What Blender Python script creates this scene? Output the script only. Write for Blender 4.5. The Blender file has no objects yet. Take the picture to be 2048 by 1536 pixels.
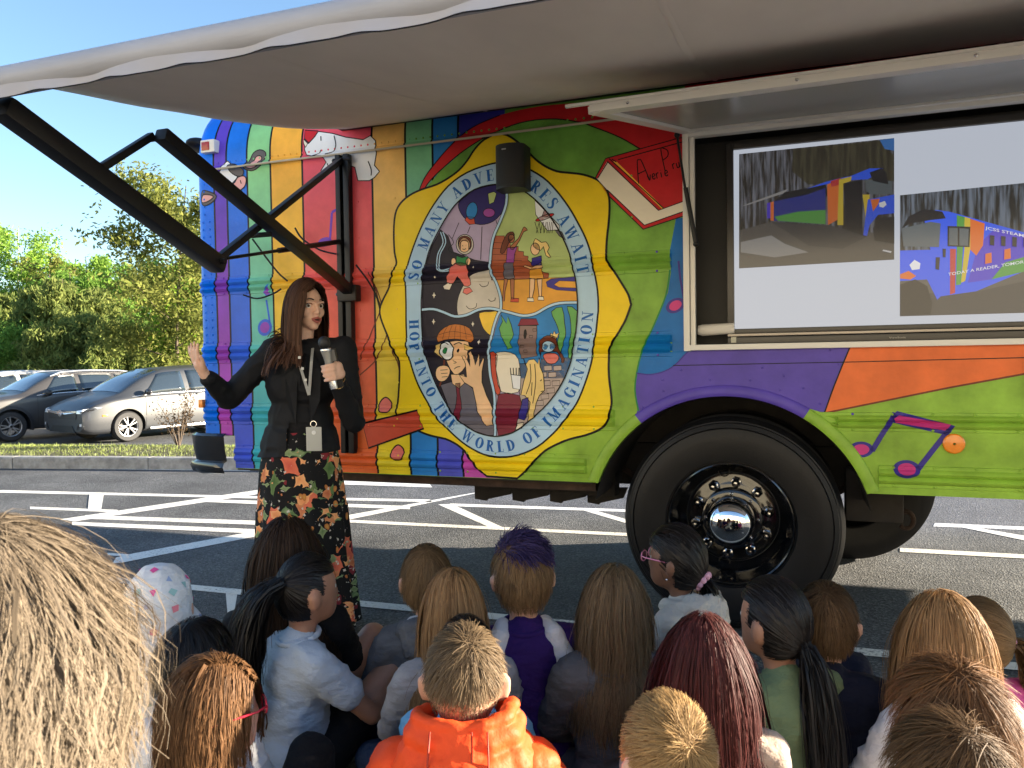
import bpy, bmesh, math, random
import numpy as np
from mathutils import Vector, Matrix, Euler, noise, geometry
random.seed(7); RNG = np.random.default_rng(11)
scene = bpy.context.scene; COL = scene.collection
# ------------------------------------------------------------------ camera
FPX = 1538.0; CAM_H = 1.31; PITCH = math.radians(1.75); ROLL = 0.015
FW = np.array([0, math.cos(PITCH), -math.sin(PITCH)]); R0 = np.array([1.0, 0, 0]); U0 = np.array([0, math.sin(PITCH), math.cos(PITCH)])
UP = U0*math.cos(ROLL)+R0*math.sin(ROLL); RT = R0*math.cos(ROLL)-U0*math.sin(ROLL); CAM = np.array([0, 0, CAM_H])
cam = bpy.data.cameras.new('camera'); cam_o = bpy.data.objects.new('camera', cam); COL.objects.link(cam_o)
cam.sensor_width = 36; cam.lens = FPX/2048*36; cam.clip_start = .05; cam.clip_end = 3000
cam_o.matrix_world = Matrix(((RT[0], UP[0], -FW[0], 0), (RT[1], UP[1], -FW[1], 0), (RT[2], UP[2], -FW[2], CAM_H), (0, 0, 0, 1)))
scene.camera = cam_o; cam.dof.use_dof = True; cam.dof.focus_distance = 3.6; cam.dof.aperture_fstop = 14.0
# ------------------------------------------------------------------ light
SUN_AZ = (.9943, .1063); SUN_EL = math.radians(12.0)
world = bpy.data.worlds.new('World'); scene.world = world; world.use_nodes = True
wn = world.node_tree.nodes; wl = world.node_tree.links
sky = wn.new('ShaderNodeTexSky'); sky.sky_type = 'NISHITA'; sky.sun_disc = False
sky.sun_elevation = SUN_EL; sky.sun_rotation = math.atan2(SUN_AZ[0], SUN_AZ[1]); sky.air_density = 1.0; sky.dust_density = .2; sky.ozone_density = 2.4
wl.new(sky.outputs[0], wn['Background'].inputs[0]); wn['Background'].inputs[1].default_value = .072
sun = bpy.data.lights.new('sun', 'SUN'); sun.energy = 5.0; sun.angle = math.radians(.55); sun.color = (1, .86, .66)
sun_o = bpy.data.objects.new('sun', sun); COL.objects.link(sun_o)
_d = Vector((SUN_AZ[0]*math.cos(SUN_EL), SUN_AZ[1]*math.cos(SUN_EL), math.sin(SUN_EL)))
sun_o.rotation_euler = _d.to_track_quat('Z', 'Y').to_euler(); sun_o.location = (30, 0, 20)
scene.view_settings.view_transform = 'Standard'; scene.view_settings.look = 'None'; scene.view_settings.exposure = 2.45; scene.view_settings.gamma = 1
scene.cycles.use_denoising = True; scene.cycles.max_bounces = 6; scene.cycles.transparent_max_bounces = 8
scene.cycles.sample_clamp_indirect = 6
# ------------------------------------------------------------------ pixel -> place
def ray(x, y): return FW+RT*(x-1024)/FPX-UP*(y-768)/FPX
def on_ground(x, y, z=0.0):
    d = ray(x, y); return CAM+d*((z-CAM_H)/d[2])
def at_depth(x, y, D):
    d = ray(x, y); return CAM+d*(D/d[1])
YAW = math.radians(19.6)
BU = np.array([math.cos(YAW), -math.sin(YAW), 0]); BN = np.array([-math.sin(YAW), -math.cos(YAW), 0]); B0 = np.array([1.0209, 3.6217, 0])
def bu(x, y, n=0.0):
    d = ray(x, y); p0 = B0+BN*n; t = ((p0-CAM)@BN)/(d@BN); p = CAM+d*t
    return ((p-B0)@BU, p[2])
def at_u(x, y, u):          # (n, z) where the pixel's ray meets the cross plane u = const of the bus
    d = ray(x, y); p0 = B0+BU*u; t = ((p0-CAM)@BU)/(d@BU); p = CAM+d*t
    return ((p-B0)@BN, p[2])
def busw(u, n, z): return B0+BU*u+BN*n+np.array([0, 0, z])
# ------------------------------------------------------------------ materials
def lin(c):
    return tuple(((v/255)/12.92 if v/255 <= .04045 else ((v/255+.055)/1.055)**2.4) for v in c)
_M = {}
def mat(name, col, rough=.5, metal=0, var=.0, vscale=8, bump=0, bscale=60, spec=.5, col2=None, zr=None, coat=0, emit=0, detail=4, sss=0, stretch=None, bdist=.01):
    if name in _M: return _M[name]
    m = bpy.data.materials.new(name); m.use_nodes = True; nt = m.node_tree; N = nt.nodes; L = nt.links; b = N['Principled BSDF']
    b.inputs['Base Color'].default_value = (*col, 1); b.inputs['Roughness'].default_value = rough; b.inputs['Metallic'].default_value = metal
    b.inputs['Specular IOR Level'].default_value = spec; b.inputs['Coat Weight'].default_value = coat; b.inputs['Coat Roughness'].default_value = .08
    if sss: b.inputs['Subsurface Weight'].default_value = sss; b.inputs['Subsurface Radius'].default_value = (.012, .005, .003); b.inputs['Subsurface Scale'].default_value = 1
    tc = N.new('ShaderNodeTexCoord'); src = tc.outputs['Object']
    if stretch:
        mp = N.new('ShaderNodeMapping'); mp.inputs['Scale'].default_value = stretch; L.new(src, mp.inputs[0]); src = mp.outputs[0]
    out = None
    if col2:
        sx = N.new('ShaderNodeSeparateXYZ'); L.new(tc.outputs['Object'], sx.inputs[0]); mr = N.new('ShaderNodeMapRange'); mr.inputs[1].default_value = zr[0]; mr.inputs[2].default_value = zr[1]
        L.new(sx.outputs[2], mr.inputs[0]); mx = N.new('ShaderNodeMix'); mx.data_type = 'RGBA'; mx.inputs[6].default_value = (*col, 1); mx.inputs[7].default_value = (*col2, 1)
        L.new(mr.outputs[0], mx.inputs[0]); out = mx.outputs[2]
    if var:
        nz = N.new('ShaderNodeTexNoise'); nz.inputs['Scale'].default_value = vscale; nz.inputs['Detail'].default_value = detail; nz.inputs['Roughness'].default_value = .6; L.new(src, nz.inputs['Vector'])
        mr = N.new('ShaderNodeMapRange'); mr.inputs[1].default_value = .3; mr.inputs[2].default_value = .7; mr.inputs[3].default_value = 1-var; mr.inputs[4].default_value = 1+var; L.new(nz.outputs[0], mr.inputs[0])
        mu = N.new('ShaderNodeVectorMath'); mu.operation = 'SCALE'
        if out: L.new(out, mu.inputs[0])
        else: mu.inputs[0].default_value = col
        L.new(mr.outputs[0], mu.inputs['Scale']); out = mu.outputs[0]
    if out: L.new(out, b.inputs['Base Color'])
    if bump:
        nb = N.new('ShaderNodeTexNoise'); nb.inputs['Scale'].default_value = bscale; nb.inputs['Detail'].default_value = 3; L.new(src, nb.inputs['Vector'])
        bp = N.new('ShaderNodeBump'); bp.inputs['Strength'].default_value = bump; bp.inputs['Distance'].default_value = bdist; L.new(nb.outputs[0], bp.inputs['Height']); L.new(bp.outputs[0], b.inputs['Normal'])
    if emit:
        b.inputs['Emission Color'].default_value = (*col, 1); b.inputs['Emission Strength'].default_value = emit
    _M[name] = m; return m
# ------------------------------------------------------------------ mesh helpers
class MB:
    def __init__(s): s.v = []; s.f = []; s.m = []; s.mi = 0
    def add(s, vs, fs):
        o = len(s.v); s.v += [tuple(map(float, v)) for v in vs]; s.f += [tuple(o+i for i in f) for f in fs]; s.m += [s.mi]*len(fs); return s
    def box(s, c, d, M=None, bev=0):
        x, y, z = d[0]/2, d[1]/2, d[2]/2
        if bev <= 0:
            vs = [(i*x, j*y, k*z) for i in (-1, 1) for j in (-1, 1) for k in (-1, 1)]
            fs = [(0, 1, 3, 2), (4, 6, 7, 5), (0, 4, 5, 1), (2, 3, 7, 6), (0, 2, 6, 4), (1, 5, 7, 3)]
        else:
            bm = bmesh.new(); bmesh.ops.create_cube(bm, size=1)
            for v in bm.verts: v.co = Vector((v.co.x*2*x, v.co.y*2*y, v.co.z*2*z))
            bmesh.ops.bevel(bm, geom=bm.edges[:], offset=bev, segments=2, profile=.7, affect='EDGES')
            bm.verts.index_update(); vs = [v.co[:] for v in bm.verts]; fs = [[v.index for v in f.verts] for f in bm.faces]; bm.free()
        if M is not None: vs = [tuple(M @ Vector(v)) for v in vs]
        s.add([(a+c[0], b+c[1], e+c[2]) for a, b, e in vs], fs); return s
    def bar(s, p, q, w, h, upv=(0, 0, 1), bev=0):
        p = Vector(p); q = Vector(q); t = (q-p); L = t.length; t.normalize(); sd = t.cross(Vector(upv)); sd.normalize(); up = sd.cross(t)
        M = Matrix((t, sd, up)).transposed(); s.box((p+q)/2, (L, w, h), M, bev); return s
    def tube(s, path, r, seg=8, caps=True):
        P = [Vector(p) for p in path]; n = len(P); rr = r if isinstance(r, (list, tuple)) else [r]*n; rings = []; ref = None
        for i in range(n):
            t = (P[min(i+1, n-1)]-P[max(i-1, 0)]).normalized()
            if ref is None: ref = Vector((0, 0, 1)) if abs(t.z) < .9 else Vector((1, 0, 0))
            sd = t.cross(ref).normalized(); up = sd.cross(t).normalized(); ref = up
            rings.append([P[i]+(sd*math.cos(2*math.pi*k/seg)+up*math.sin(2*math.pi*k/seg))*rr[i] for k in range(seg)])
        return s.loft(rings, True, caps)
    def loft(s, rings, closed=True, caps=False):
        n = len(rings[0]); vs = [v for r in rings for v in r]; fs = []
        for i in range(len(rings)-1):
            for k in range(n if closed else n-1):
                a = i*n+k; b = i*n+(k+1) % n; fs.append((a, b, b+n, a+n))
        if caps: fs.append(tuple(range(n-1, -1, -1))); fs.append(tuple(range((len(rings)-1)*n, len(rings)*n)))
        return s.add(vs, fs)
    def lathe(s, prof, c=(0, 0, 0), axis=(0, 0, 1), seg=24, caps=False):
        a = Vector(axis).normalized(); x = a.orthogonal().normalized(); y = a.cross(x)
        rings = [[Vector(c)+a*h+(x*math.cos(2*math.pi*k/seg)+y*math.sin(2*math.pi*k/seg))*max(r, 1e-4) for k in range(seg)] for r, h in prof]
        return s.loft(rings, True, caps)
    def sphere(s, c, r, M=None, u=16, v=10):
        if not isinstance(r, (tuple, list)): r = (r, r, r)
        vs = [(0, 0, r[2])]
        for i in range(1, v):
            a = math.pi*i/v
            for k in range(u): b = 2*math.pi*k/u; vs.append((r[0]*math.sin(a)*math.cos(b), r[1]*math.sin(a)*math.sin(b), r[2]*math.cos(a)))
        vs.append((0, 0, -r[2])); fs = []
        for k in range(u): fs.append((0, 1+k, 1+(k+1) % u))
        for i in range(v-2):
            for k in range(u): a = 1+i*u+k; b = 1+i*u+(k+1) % u; fs.append((a, a+u, b+u, b))
        e = len(vs)-1; o = 1+(v-2)*u
        for k in range(u): fs.append((e, o+(k+1) % u, o+k))
        if M is not None: vs = [tuple(M @ Vector(p)) for p in vs]
        return s.add([(p[0]+c[0], p[1]+c[1], p[2]+c[2]) for p in vs], fs)
    def prism(s, pts, a, b, f):   # pts 2-D polygon, extruded from a to b; f(x, y, t) -> 3-D
        n = len(pts); vs = [f(x, y, a) for x, y in pts]+[f(x, y, b) for x, y in pts]
        fs = [tuple(range(n-1, -1, -1)), tuple(range(n, 2*n))]+[(i, (i+1) % n, n+(i+1) % n, n+i) for i in range(n)]
        return s.add(vs, fs)
    def mesh(s, name):
        me = bpy.data.meshes.new(name); me.from_pydata(s.v, [], s.f); me.polygons.foreach_set('material_index', s.m); me.update(); return me
    def build(s, name, mt, parent=None, smooth=35, fix=True):
        me = s.mesh(name)
        if fix:
            bm = bmesh.new(); bm.from_mesh(me); bmesh.ops.recalc_face_normals(bm, faces=bm.faces); bm.to_mesh(me); bm.free()
        return obj(name, me, mt, parent, smooth)
def obj(name, me, mt, parent=None, smooth=35):
    for m in (mt if isinstance(mt, (list, tuple)) else [mt]): me.materials.append(m)
    if smooth:
        me.polygons.foreach_set('use_smooth', [True]*len(me.polygons))
        if smooth < 180: me.set_sharp_from_angle(angle=math.radians(smooth))
    o = bpy.data.objects.new(name, me); COL.objects.link(o)
    if parent is not None: o.parent = parent
    return o
def thing(name, label, cat, loc=(0, 0, 0), rz=0, group=None):
    o = bpy.data.objects.new(name, None); COL.objects.link(o); o.location = loc; o.rotation_euler = (0, 0, rz); o.empty_display_size = .1
    return tag(o, label, cat, group)
def tag(o, label=None, cat=None, group=None, kind=None):
    if label: o['label'] = label
    if cat: o['category'] = cat
    if group: o['group'] = group
    if kind: o['kind'] = kind
    return o
def catmull(pts, n=6, closed=False):
    P = [np.array(p, float) for p in pts]; out = []; m = len(P)
    for i in range(m if closed else m-1):
        p0 = P[(i-1) % m] if closed or i > 0 else P[i]; p1 = P[i]; p2 = P[(i+1) % m]; p3 = P[(i+2) % m] if closed or i+2 < m else p2
        for k in range(n):
            t = k/n; out.append(.5*((2*p1)+(-p0+p2)*t+(2*p0-5*p1+4*p2-p3)*t*t+(-p0+3*p1-3*p2+p3)*t**3))
    if not closed: out.append(P[-1])
    return [tuple(p) for p in out]
def npmesh(name, V, Fq, attr=None):
    me = bpy.data.meshes.new(name); k = Fq.shape[1]
    me.vertices.add(len(V)); me.vertices.foreach_set('co', np.ascontiguousarray(V, np.float32).ravel())
    me.loops.add(Fq.size); me.loops.foreach_set('vertex_index', np.ascontiguousarray(Fq, np.int32).ravel())
    me.polygons.add(len(Fq)); me.polygons.foreach_set('loop_start', np.arange(0, Fq.size, k, dtype=np.int32))
    me.update(calc_edges=True)
    if attr is not None:
        a = me.attributes.new('hv', 'FLOAT', 'POINT'); a.data.foreach_set('value', np.ascontiguousarray(attr, np.float32))
    return me
# ------------------------------------------------------------------ the setting
def asphalt(name, base):
    m = bpy.data.materials.new(name); m.use_nodes = True; N = m.node_tree.nodes; L = m.node_tree.links; b = N['Principled BSDF']
    tc = N.new('ShaderNodeTexCoord'); v = N.new('ShaderNodeTexVoronoi'); v.inputs['Scale'].default_value = 95; L.new(tc.outputs['Object'], v.inputs['Vector'])
    n1 = N.new('ShaderNodeTexNoise'); n1.inputs['Scale'].default_value = 1.3; n1.inputs['Detail'].default_value = 6; L.new(tc.outputs['Object'], n1.inputs['Vector'])
    n2 = N.new('ShaderNodeTexNoise'); n2.inputs['Scale'].default_value = 160; n2.inputs['Detail'].default_value = 2; L.new(tc.outputs['Object'], n2.inputs['Vector'])
    cr = N.new('ShaderNodeValToRGB'); e = cr.color_ramp.elements; e[0].position = .15; e[0].color = (base*.45, base*.46, base*.5, 1); e[1].position = .95; e[1].color = (base*1.95, base*1.95, base*1.95, 1)
    k = cr.color_ramp.elements.new(.6); k.color = (base*.96, base*1.0, base*1.07, 1)
    L.new(v.outputs['Color'], cr.inputs[0])
    mr = N.new('ShaderNodeMapRange'); mr.inputs[1].default_value = .3; mr.inputs[2].default_value = .7; mr.inputs[3].default_value = .62; mr.inputs[4].default_value = 1.35; L.new(n1.outputs[0], mr.inputs[0])
    mu = N.new('ShaderNodeVectorMath'); mu.operation = 'SCALE'; L.new(cr.outputs[0], mu.inputs[0]); L.new(mr.outputs[0], mu.inputs['Scale']); L.new(mu.outputs[0], b.inputs['Base Color'])
    ad = N.new('ShaderNodeMath'); ad.operation = 'ADD'; L.new(v.outputs['Distance'], ad.inputs[0]); L.new(n2.outputs[0], ad.inputs[1])
    bp = N.new('ShaderNodeBump'); bp.inputs['Strength'].default_value = .75; bp.inputs['Distance'].default_value = .012; L.new(ad.outputs[0], bp.inputs['Height']); L.new(bp.outputs[0], b.inputs['Normal'])
    b.inputs['Roughness'].default_value = .78; b.inputs['Specular IOR Level'].default_value = .45
    return m
M_ASPH = asphalt('asphalt', .088); M_LOT = asphalt('asphalt_lot', .09)
def worn_paint():
    m = mat('road_paint', (.78, .77, .70), .7, bump=.5, bscale=180, bdist=.006); N = m.node_tree.nodes; L = m.node_tree.links; b = N['Principled BSDF']; tc = N.new('ShaderNodeTexCoord')
    n1 = N.new('ShaderNodeTexNoise'); n1.inputs['Scale'].default_value = 55; n1.inputs['Detail'].default_value = 5; n1.inputs['Roughness'].default_value = .75; L.new(tc.outputs['Object'], n1.inputs[0]); n2 = N.new('ShaderNodeTexNoise'); n2.inputs['Scale'].default_value = 2.2; n2.inputs['Detail'].default_value = 3; L.new(tc.outputs['Object'], n2.inputs[0])
    ad = N.new('ShaderNodeMath'); ad.operation = 'MULTIPLY_ADD'; L.new(n2.outputs[0], ad.inputs[0]); ad.inputs[1].default_value = .35; L.new(n1.outputs[0], ad.inputs[2]); cr = N.new('ShaderNodeValToRGB'); e = cr.color_ramp.elements; e[0].position = .70; e[0].color = (.80, .78, .71, 1); e[1].position = .86; e[1].color = (.13, .128, .12, 1); L.new(ad.outputs[0], cr.inputs[0]); L.new(cr.outputs[0], b.inputs['Base Color']); return m
M_PAINT = worn_paint()
M_CONC = mat('kerb_concrete', (.30, .29, .27), .85, var=.35, vscale=9, bump=.5, bscale=90)
M_GRASS = mat('grass_blades', (.15, .19, .035), .6, var=.5, vscale=3)
M_EARTH = mat('earth', (.09, .075, .04), .95, var=.4, vscale=2, bump=.5, bscale=30)
def sheet(name, pts, z, mt, kind='structure', parent=None):
    mb = MB(); mb.add([(p[0], p[1], z) for p in pts], [tuple(range(len(pts)))]); o = mb.build(name, mt, parent, 0, fix=False)
    if kind: o['kind'] = kind
    return o
KD = Vector((.988, -.153, 0)); KN = Vector((.153, .988, 0)); K0 = Vector((-6.7, 10.01, 0))
def kp(a, b, z=0): p = K0+KD*a+KN*b; return Vector((p.x, p.y, z))
sheet('ground', [(-900, -900), (900, -900), (900, 1500), (-900, 1500)], -.62, M_EARTH)
# road: a slab whose far edge is the kerb line
road = sheet('road', [kp(-60, .02), (-66, -40), (60, -40), kp(70, .02)][::-1], 0, M_ASPH)
lot = sheet('parking_lot', [kp(-60, 2.3), kp(70, 2.3), kp(70, 19), kp(-60, 19)], -.42, M_LOT)
def bank():      # the verge: flat top behind the kerb, then a slope down to the lot
    mb = MB(); prof = [(.14, .135), (.5, .16), (1.1, .165), (1.5, .13), (2.0, -.2), (2.5, -.47)]; rings = []
    for a in np.linspace(-40, 50, 181):
        rings.append([kp(a, b, z+.012*noise.noise((a*2, b*2, 0))) for b, z in prof])
    mb.loft(rings, False); o = mb.build('verge', M_EARTH, None, 180); o['kind'] = 'structure'
bank()
kerb_bed = MB().box((0, 0, -.06), (90, .12, .09)).build('kerb', M_CONC, None, 0); kerb_bed.location = kp(5, .08, 0); kerb_bed.rotation_euler = (0, 0, math.atan2(KD.y, KD.x)); kerb_bed['kind'] = 'structure'
def kerb_stones():
    L = 1.93; mb = MB(); pr = [(-.075, -.1), (.075, -.1), (.075, .15), (-.052, .15), (-.068, .138), (-.072, .12)]
    mb.prism(pr, -L/2+.006, L/2-.006, lambda x, y, t: (t, x, y)); me = mb.mesh('kerb_stone'); me.materials.append(M_CONC)
    a0 = (Vector(on_ground(26, 937))-K0).dot(KD)
    for i in range(-9, 16):
        o = bpy.data.objects.new('kerb_stone', me); COL.objects.link(o); o.parent = kerb_bed; o.location = (a0+L*(i+.5)-5, -.0+random.uniform(-.003, .003), 0)
kerb_stones()
MARKS = [[(-40, 932), (500, 938), (500, 942), (-40, 936)], [(560, 957), (860, 969), (864, 975), (560, 965)], [(-40, 979.5), (500, 992.5), (860, 999.5), (864, 1004.5), (500, 997), (-40, 984.5)],
 [(392, 998.6), (500, 1001.5), (820, 1012.5), (820, 1019), (500, 1008), (380, 1003)], [(901, 1007.6), (1270, 1020), (1270, 1025), (890, 1012.6)], [(179, 988), (207.5, 989), (202.6, 1019.6), (175.8, 1019)],
 [(60, 1013.5), (235, 1020), (235, 1024.8), (60, 1018.2)], [(120, 1039), (500, 982.5), (560, 974), (570, 979), (500, 991), (150, 1043)], [(171, 1030.6), (560, 1043.5), (560, 1051.5), (171, 1038)], [(144, 1044), (560, 1061), (560, 1069.5), (144, 1051)],
 [(620, 1036.5), (695.6, 1040), (1260, 1067), (1260, 1073), (695.6, 1045.6), (620, 1042)], [(232, 1116), (268, 1107.5), (510, 1063), (540, 1058), (545, 1066), (510, 1074), (245, 1126), (225, 1128)], [(215, 1106), (275, 1110), (270, 1114), (215, 1111)],
 [(451, 1181), (476, 1180.5), (464, 1250), (457, 1250)], [(1870, 1046.5), (2100, 1056), (2100, 1062.5), (1866, 1053.5)], [(1915, 1053.6), (1940, 1053.4), (2100, 1081), (2100, 1092)], [(1800, 1096.5), (2100, 1112.5), (2100, 1120.5), (1800, 1104.5)],
 [(1732, 1368), (1780, 1389), (1744, 1405), (1722, 1394)], [(876, 1009), (904, 1008.4), (1006, 1055), (979.5, 1055)], [(1163, 1020), (1191, 1021.5), (1260, 1041), (1260, 1049)], [(640, 1042), (697, 1030.5), (956, 984.5), (963, 984.5), (698, 1039.6), (640, 1050)]]
def markings():
    for i, q in enumerate(MARKS):
        pts = [on_ground(*p) for p in q]; a = sum(pts[k][0]*pts[(k+1) % len(pts)][1]-pts[(k+1) % len(pts)][0]*pts[k][1] for k in range(len(pts)))
        if a < 0: pts = pts[::-1]
        sheet('painted_line', pts, .0016+.0004*(i % 6), M_PAINT, None, road)
    a = Vector(on_ground(342, 1172)); b = Vector(on_ground(2040, 1335)); d = (b-a).normalized(); s = Vector((-d.y, d.x, 0))*.045; a -= d*3; b += d*3
    sheet('painted_line', [a-s, b-s, b+s, a+s], .0045, M_PAINT, None, road)
markings()
def grass():
    n = 26000; a = RNG.uniform(-3.5, 9, n); b = RNG.uniform(.17, 1.75, n)
    z = np.interp(b, [.14, .5, 1.1, 1.5, 2.0], [.135, .16, .165, .13, -.2])-.01
    base = np.stack([K0.x+KD.x*a+KN.x*b, K0.y+KD.y*a+KN.y*b, z], 1); h = RNG.uniform(.022, .055, n)*(1+.6*(RNG.random(n) > .97)); th = RNG.uniform(0, 6.28, n); w = RNG.uniform(.003, .006, n)
    sd = np.stack([np.cos(th), np.sin(th), 0*th], 1)*w[:, None]; lean = np.stack([RNG.normal(0, .3, n), RNG.normal(0, .3, n), np.ones(n)], 1)*h[:, None]
    V = np.stack([base-sd, base+sd, base+lean], 1).reshape(-1, 3); Fq = np.arange(3*n).reshape(-1, 3)
    o = obj('grass', npmesh('grass', V, Fq), M_GRASS, None, 0); tag(o, 'short sunlit grass on the verge behind the kerb', 'grass', kind='stuff')
grass()
# ------------------------------------------------------------------ the bus
bus = thing('school_bus', 'rainbow coloured school bus with an emblem of children on its side', 'bus', tuple(B0), -YAW)
UR = -3.11; UF = 3.9                    # rear end, windscreen end
RAILS = [(1.832, 1.724, UR, -.27), (1.442, 1.318, UR, -.27), (bu(420, 806)[1], bu(420, 848)[1], UR, bu(1226, 830)[0]), (bu(490, 890)[1], bu(490, 929)[1], bu(472, 910)[0], bu(1170, 930)[0]),
         (bu(1676, 824)[1], bu(1676, 862)[1], bu(1676, 845)[0], UF), (bu(1757, 930)[1], bu(1757, 974)[1], bu(1757, 950)[0], UF)]
RS = [(0, 0), (.02, .005), (.15, .005), (.17, .006), (.22, .016), (.34, .022), (.44, .015), (.5, .006), (.56, .015), (.66, .022), (.78, .016), (.83, .006), (.85, .005), (.98, .005), (1, 0)]
RX = [r[0] for r in RS]; RY = [r[1] for r in RS]
def prof(u, z):
    n = 0.0
    for zt, zb, u0, u1 in RAILS:
        if zb <= z <= zt and u0-.001 <= u <= u1+.012:
            k = 1.0
            if u > u1: k = max(0, 1-(u-u1)/.01)
            n = max(n, k*float(np.interp((zt-z)/(zt-zb), RX, RY)))
    if 2.462 < z < 2.492: n += .012*math.sin((z-2.462)/.03*math.pi)
    if z > 2.52:
        d = min(z-2.52, .43); n -= .45-math.sqrt(max(.45*.45-d*d, 0))
    if u < UR+.10:
        d = UR+.10-u; n -= .10-math.sqrt(max(.0101-d*d, 0))
    return n
ZB = sorted({round(z, 4) for zt, zb, _, _ in RAILS for z in [zt-(zt-zb)*x for x in RX]} | {2.462, 2.47, 2.477, 2.484, 2.492} | {2.52+.043*i for i in range(11)})
UB = [UR+.10*x for x in (.03, .1, .2, .35, .5, .75, 1.0)]+[x for r in RAILS[:4] for x in (r[3], r[3]+.010)]+[RAILS[4][2], RAILS[4][2]-.001, RAILS[5][2], RAILS[5][2]-.001, RAILS[3][2], RAILS[3][2]-.001]
def surf(name, polys, mt, parent, layer=0, smooth=40):
    """flat print or panel: 2-D polygons in (u, z) laid onto the profiled side wall"""
    bm = bmesh.new()
    for pts in polys:
        tri = geometry.tessellate_polygon([[Vector((p[0], p[1], 0)) for p in pts]])
        vs = [bm.verts.new((p[0], 0, p[1])) for p in pts]
        for t in tri:
            try: bm.faces.new([vs[i] for i in t])
            except ValueError: pass
    if not bm.faces: bm.free(); return None
    bmesh.ops.dissolve_limit(bm, angle_limit=.01, verts=bm.verts, edges=bm.edges)
    z0 = min(v.co.z for v in bm.verts); z1 = max(v.co.z for v in bm.verts); u0 = min(v.co.x for v in bm.verts); u1 = max(v.co.x for v in bm.verts)
    for z in ZB:
        if z0 < z < z1: bmesh.ops.bisect_plane(bm, geom=bm.verts[:]+bm.edges[:]+bm.faces[:], plane_co=(0, 0, z), plane_no=(0, 0, 1), dist=1e-5)
    for u in UB:
        if u0 < u < u1: bmesh.ops.bisect_plane(bm, geom=bm.verts[:]+bm.edges[:]+bm.faces[:], plane_co=(u, 0, 0), plane_no=(1, 0, 0), dist=1e-5)
    bmesh.ops.triangulate(bm, faces=[f for f in bm.faces if len(f.verts) > 4])
    for v in bm.verts: v.co.y = -(prof(v.co.x, v.co.z)+layer*.0005)
    bm.normal_update()
    for f in bm.faces:
        if f.normal.y > 0: f.normal_flip()
    me = bpy.data.meshes.new(name); bm.to_mesh(me); bm.free()
    return obj(name, me, mt, parent, smooth)
def px(pts): return [bu(*p) for p in pts]
def c3(pts): return [bu(750+.2637*x, 240+.2637*y) for x, y in pts]     # two enlarged crops the emblem was traced in
def c4(pts): return [bu(750+.2637*x, 580+.2637*y) for x, y in pts]
def ribbon(pts, w):
    P = [np.array(p, float) for p in pts]; n = len(P); L = []; Rr = []
    for i in range(n):
        t = P[min(i+1, n-1)]-P[max(i-1, 0)]; t = t/(np.linalg.norm(t)+1e-9); s = np.array([-t[1], t[0]])*w/2; L.append(P[i]+s); Rr.append(P[i]-s)
    return [[tuple(L[i]), tuple(L[i+1]), tuple(Rr[i+1]), tuple(Rr[i])] for i in range(n-1)]
def stroke(name, pts, w, mt, parent, layer, closed=False):
    pts = list(pts)
    if closed: pts = pts+[pts[0], pts[1]]
    return surf(name, ribbon(pts, w), mt, parent, layer)
def vinyl(name, c, c2=None, var=.16, zr=(.9, 2.4)):
    return mat('vinyl_'+name, lin(c2) if c2 else lin(c), .36, var=var, vscale=5, bump=.10, bscale=26, col2=lin(c) if c2 else None, zr=zr, coat=.0, spec=.22, stretch=(1, 1, 1.0), bdist=.02)
V = dict(blue=vinyl('blue', (2, 112, 238), (2, 100, 215)), purple=vinyl('purple', (92, 66, 196), (164, 66, 170)), indigo=vinyl('indigo', (26, 116, 228), (62, 84, 200)), teal=vinyl('teal', (138, 205, 142), (58, 168, 186)),
         orange=vinyl('orange', (244, 178, 62), (232, 206, 66)), red=vinyl('red', (226, 84, 104), (226, 104, 50)), gold=vinyl('gold', (240, 190, 108), (230, 208, 44)), seag=vinyl('seag', (118, 186, 140), (44, 128, 206)),
         sky=vinyl('sky', (44, 124, 190), (82, 88, 200)), navy=vinyl('navy', (52, 52, 150), (196, 80, 176)), green=vinyl('green', (104, 158, 66), (138, 176, 62), .3), crimson=vinyl('crimson', (196, 34, 40)), yellow=vinyl('yellow', (236, 202, 30), (240, 208, 28), .08),
         pale=vinyl('pale', (176, 208, 232), None, .08), ink=vinyl('ink', (14, 12, 16)), letter=vinyl('letter', (24, 96, 176), None, .1), cream=vinyl('cream', (236, 226, 206), None, .06), sea=vinyl('sea', (16, 104, 178)), violet=vinyl('violet', (86, 70, 168)), coral=vinyl('coral', (226, 112, 58)),
         white=vinyl('white', (232, 234, 238), None, .05), pink=vinyl('pink', (228, 168, 164)), grey=vinyl('grey', (92, 88, 92)), magenta=vinyl('magenta', (196, 60, 130)), noteblue=vinyl('noteblue', (60, 52, 140)), brick=vinyl('brick', (200, 78, 56)),
         lav=vinyl('lav', (176, 160, 190)), space=vinyl('space', (38, 34, 48)), bubble=vinyl('bubble', (48, 40, 104)), moon=vinyl('moon', (206, 198, 186)), skin=vinyl('skin', (240, 196, 150)), tan=vinyl('tan', (176, 112, 76)), hair=vinyl('hair', (110, 56, 38)), wood=vinyl('wood', (170, 92, 64)), court=vinyl('court', (224, 160, 60)), lime=vinyl('lime', (178, 196, 126)),
         tweed=vinyl('tweed', (196, 116, 52)), slate=vinyl('slate', (108, 104, 116)), maroon=vinyl('maroon', (124, 38, 58)), stone=vinyl('stone', (186, 168, 160)), rock=vinyl('rock', (134, 112, 108)), leaf=vinyl('leaf', (104, 170, 92)), cyan=vinyl('cyan', (44, 128, 196)), blond=vinyl('blond', (238, 206, 132)), kelly=vinyl('kelly', (40, 128, 70)), rose=vinyl('rose', (226, 120, 110)), plum=vinyl('plum', (150, 70, 150)))
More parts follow.
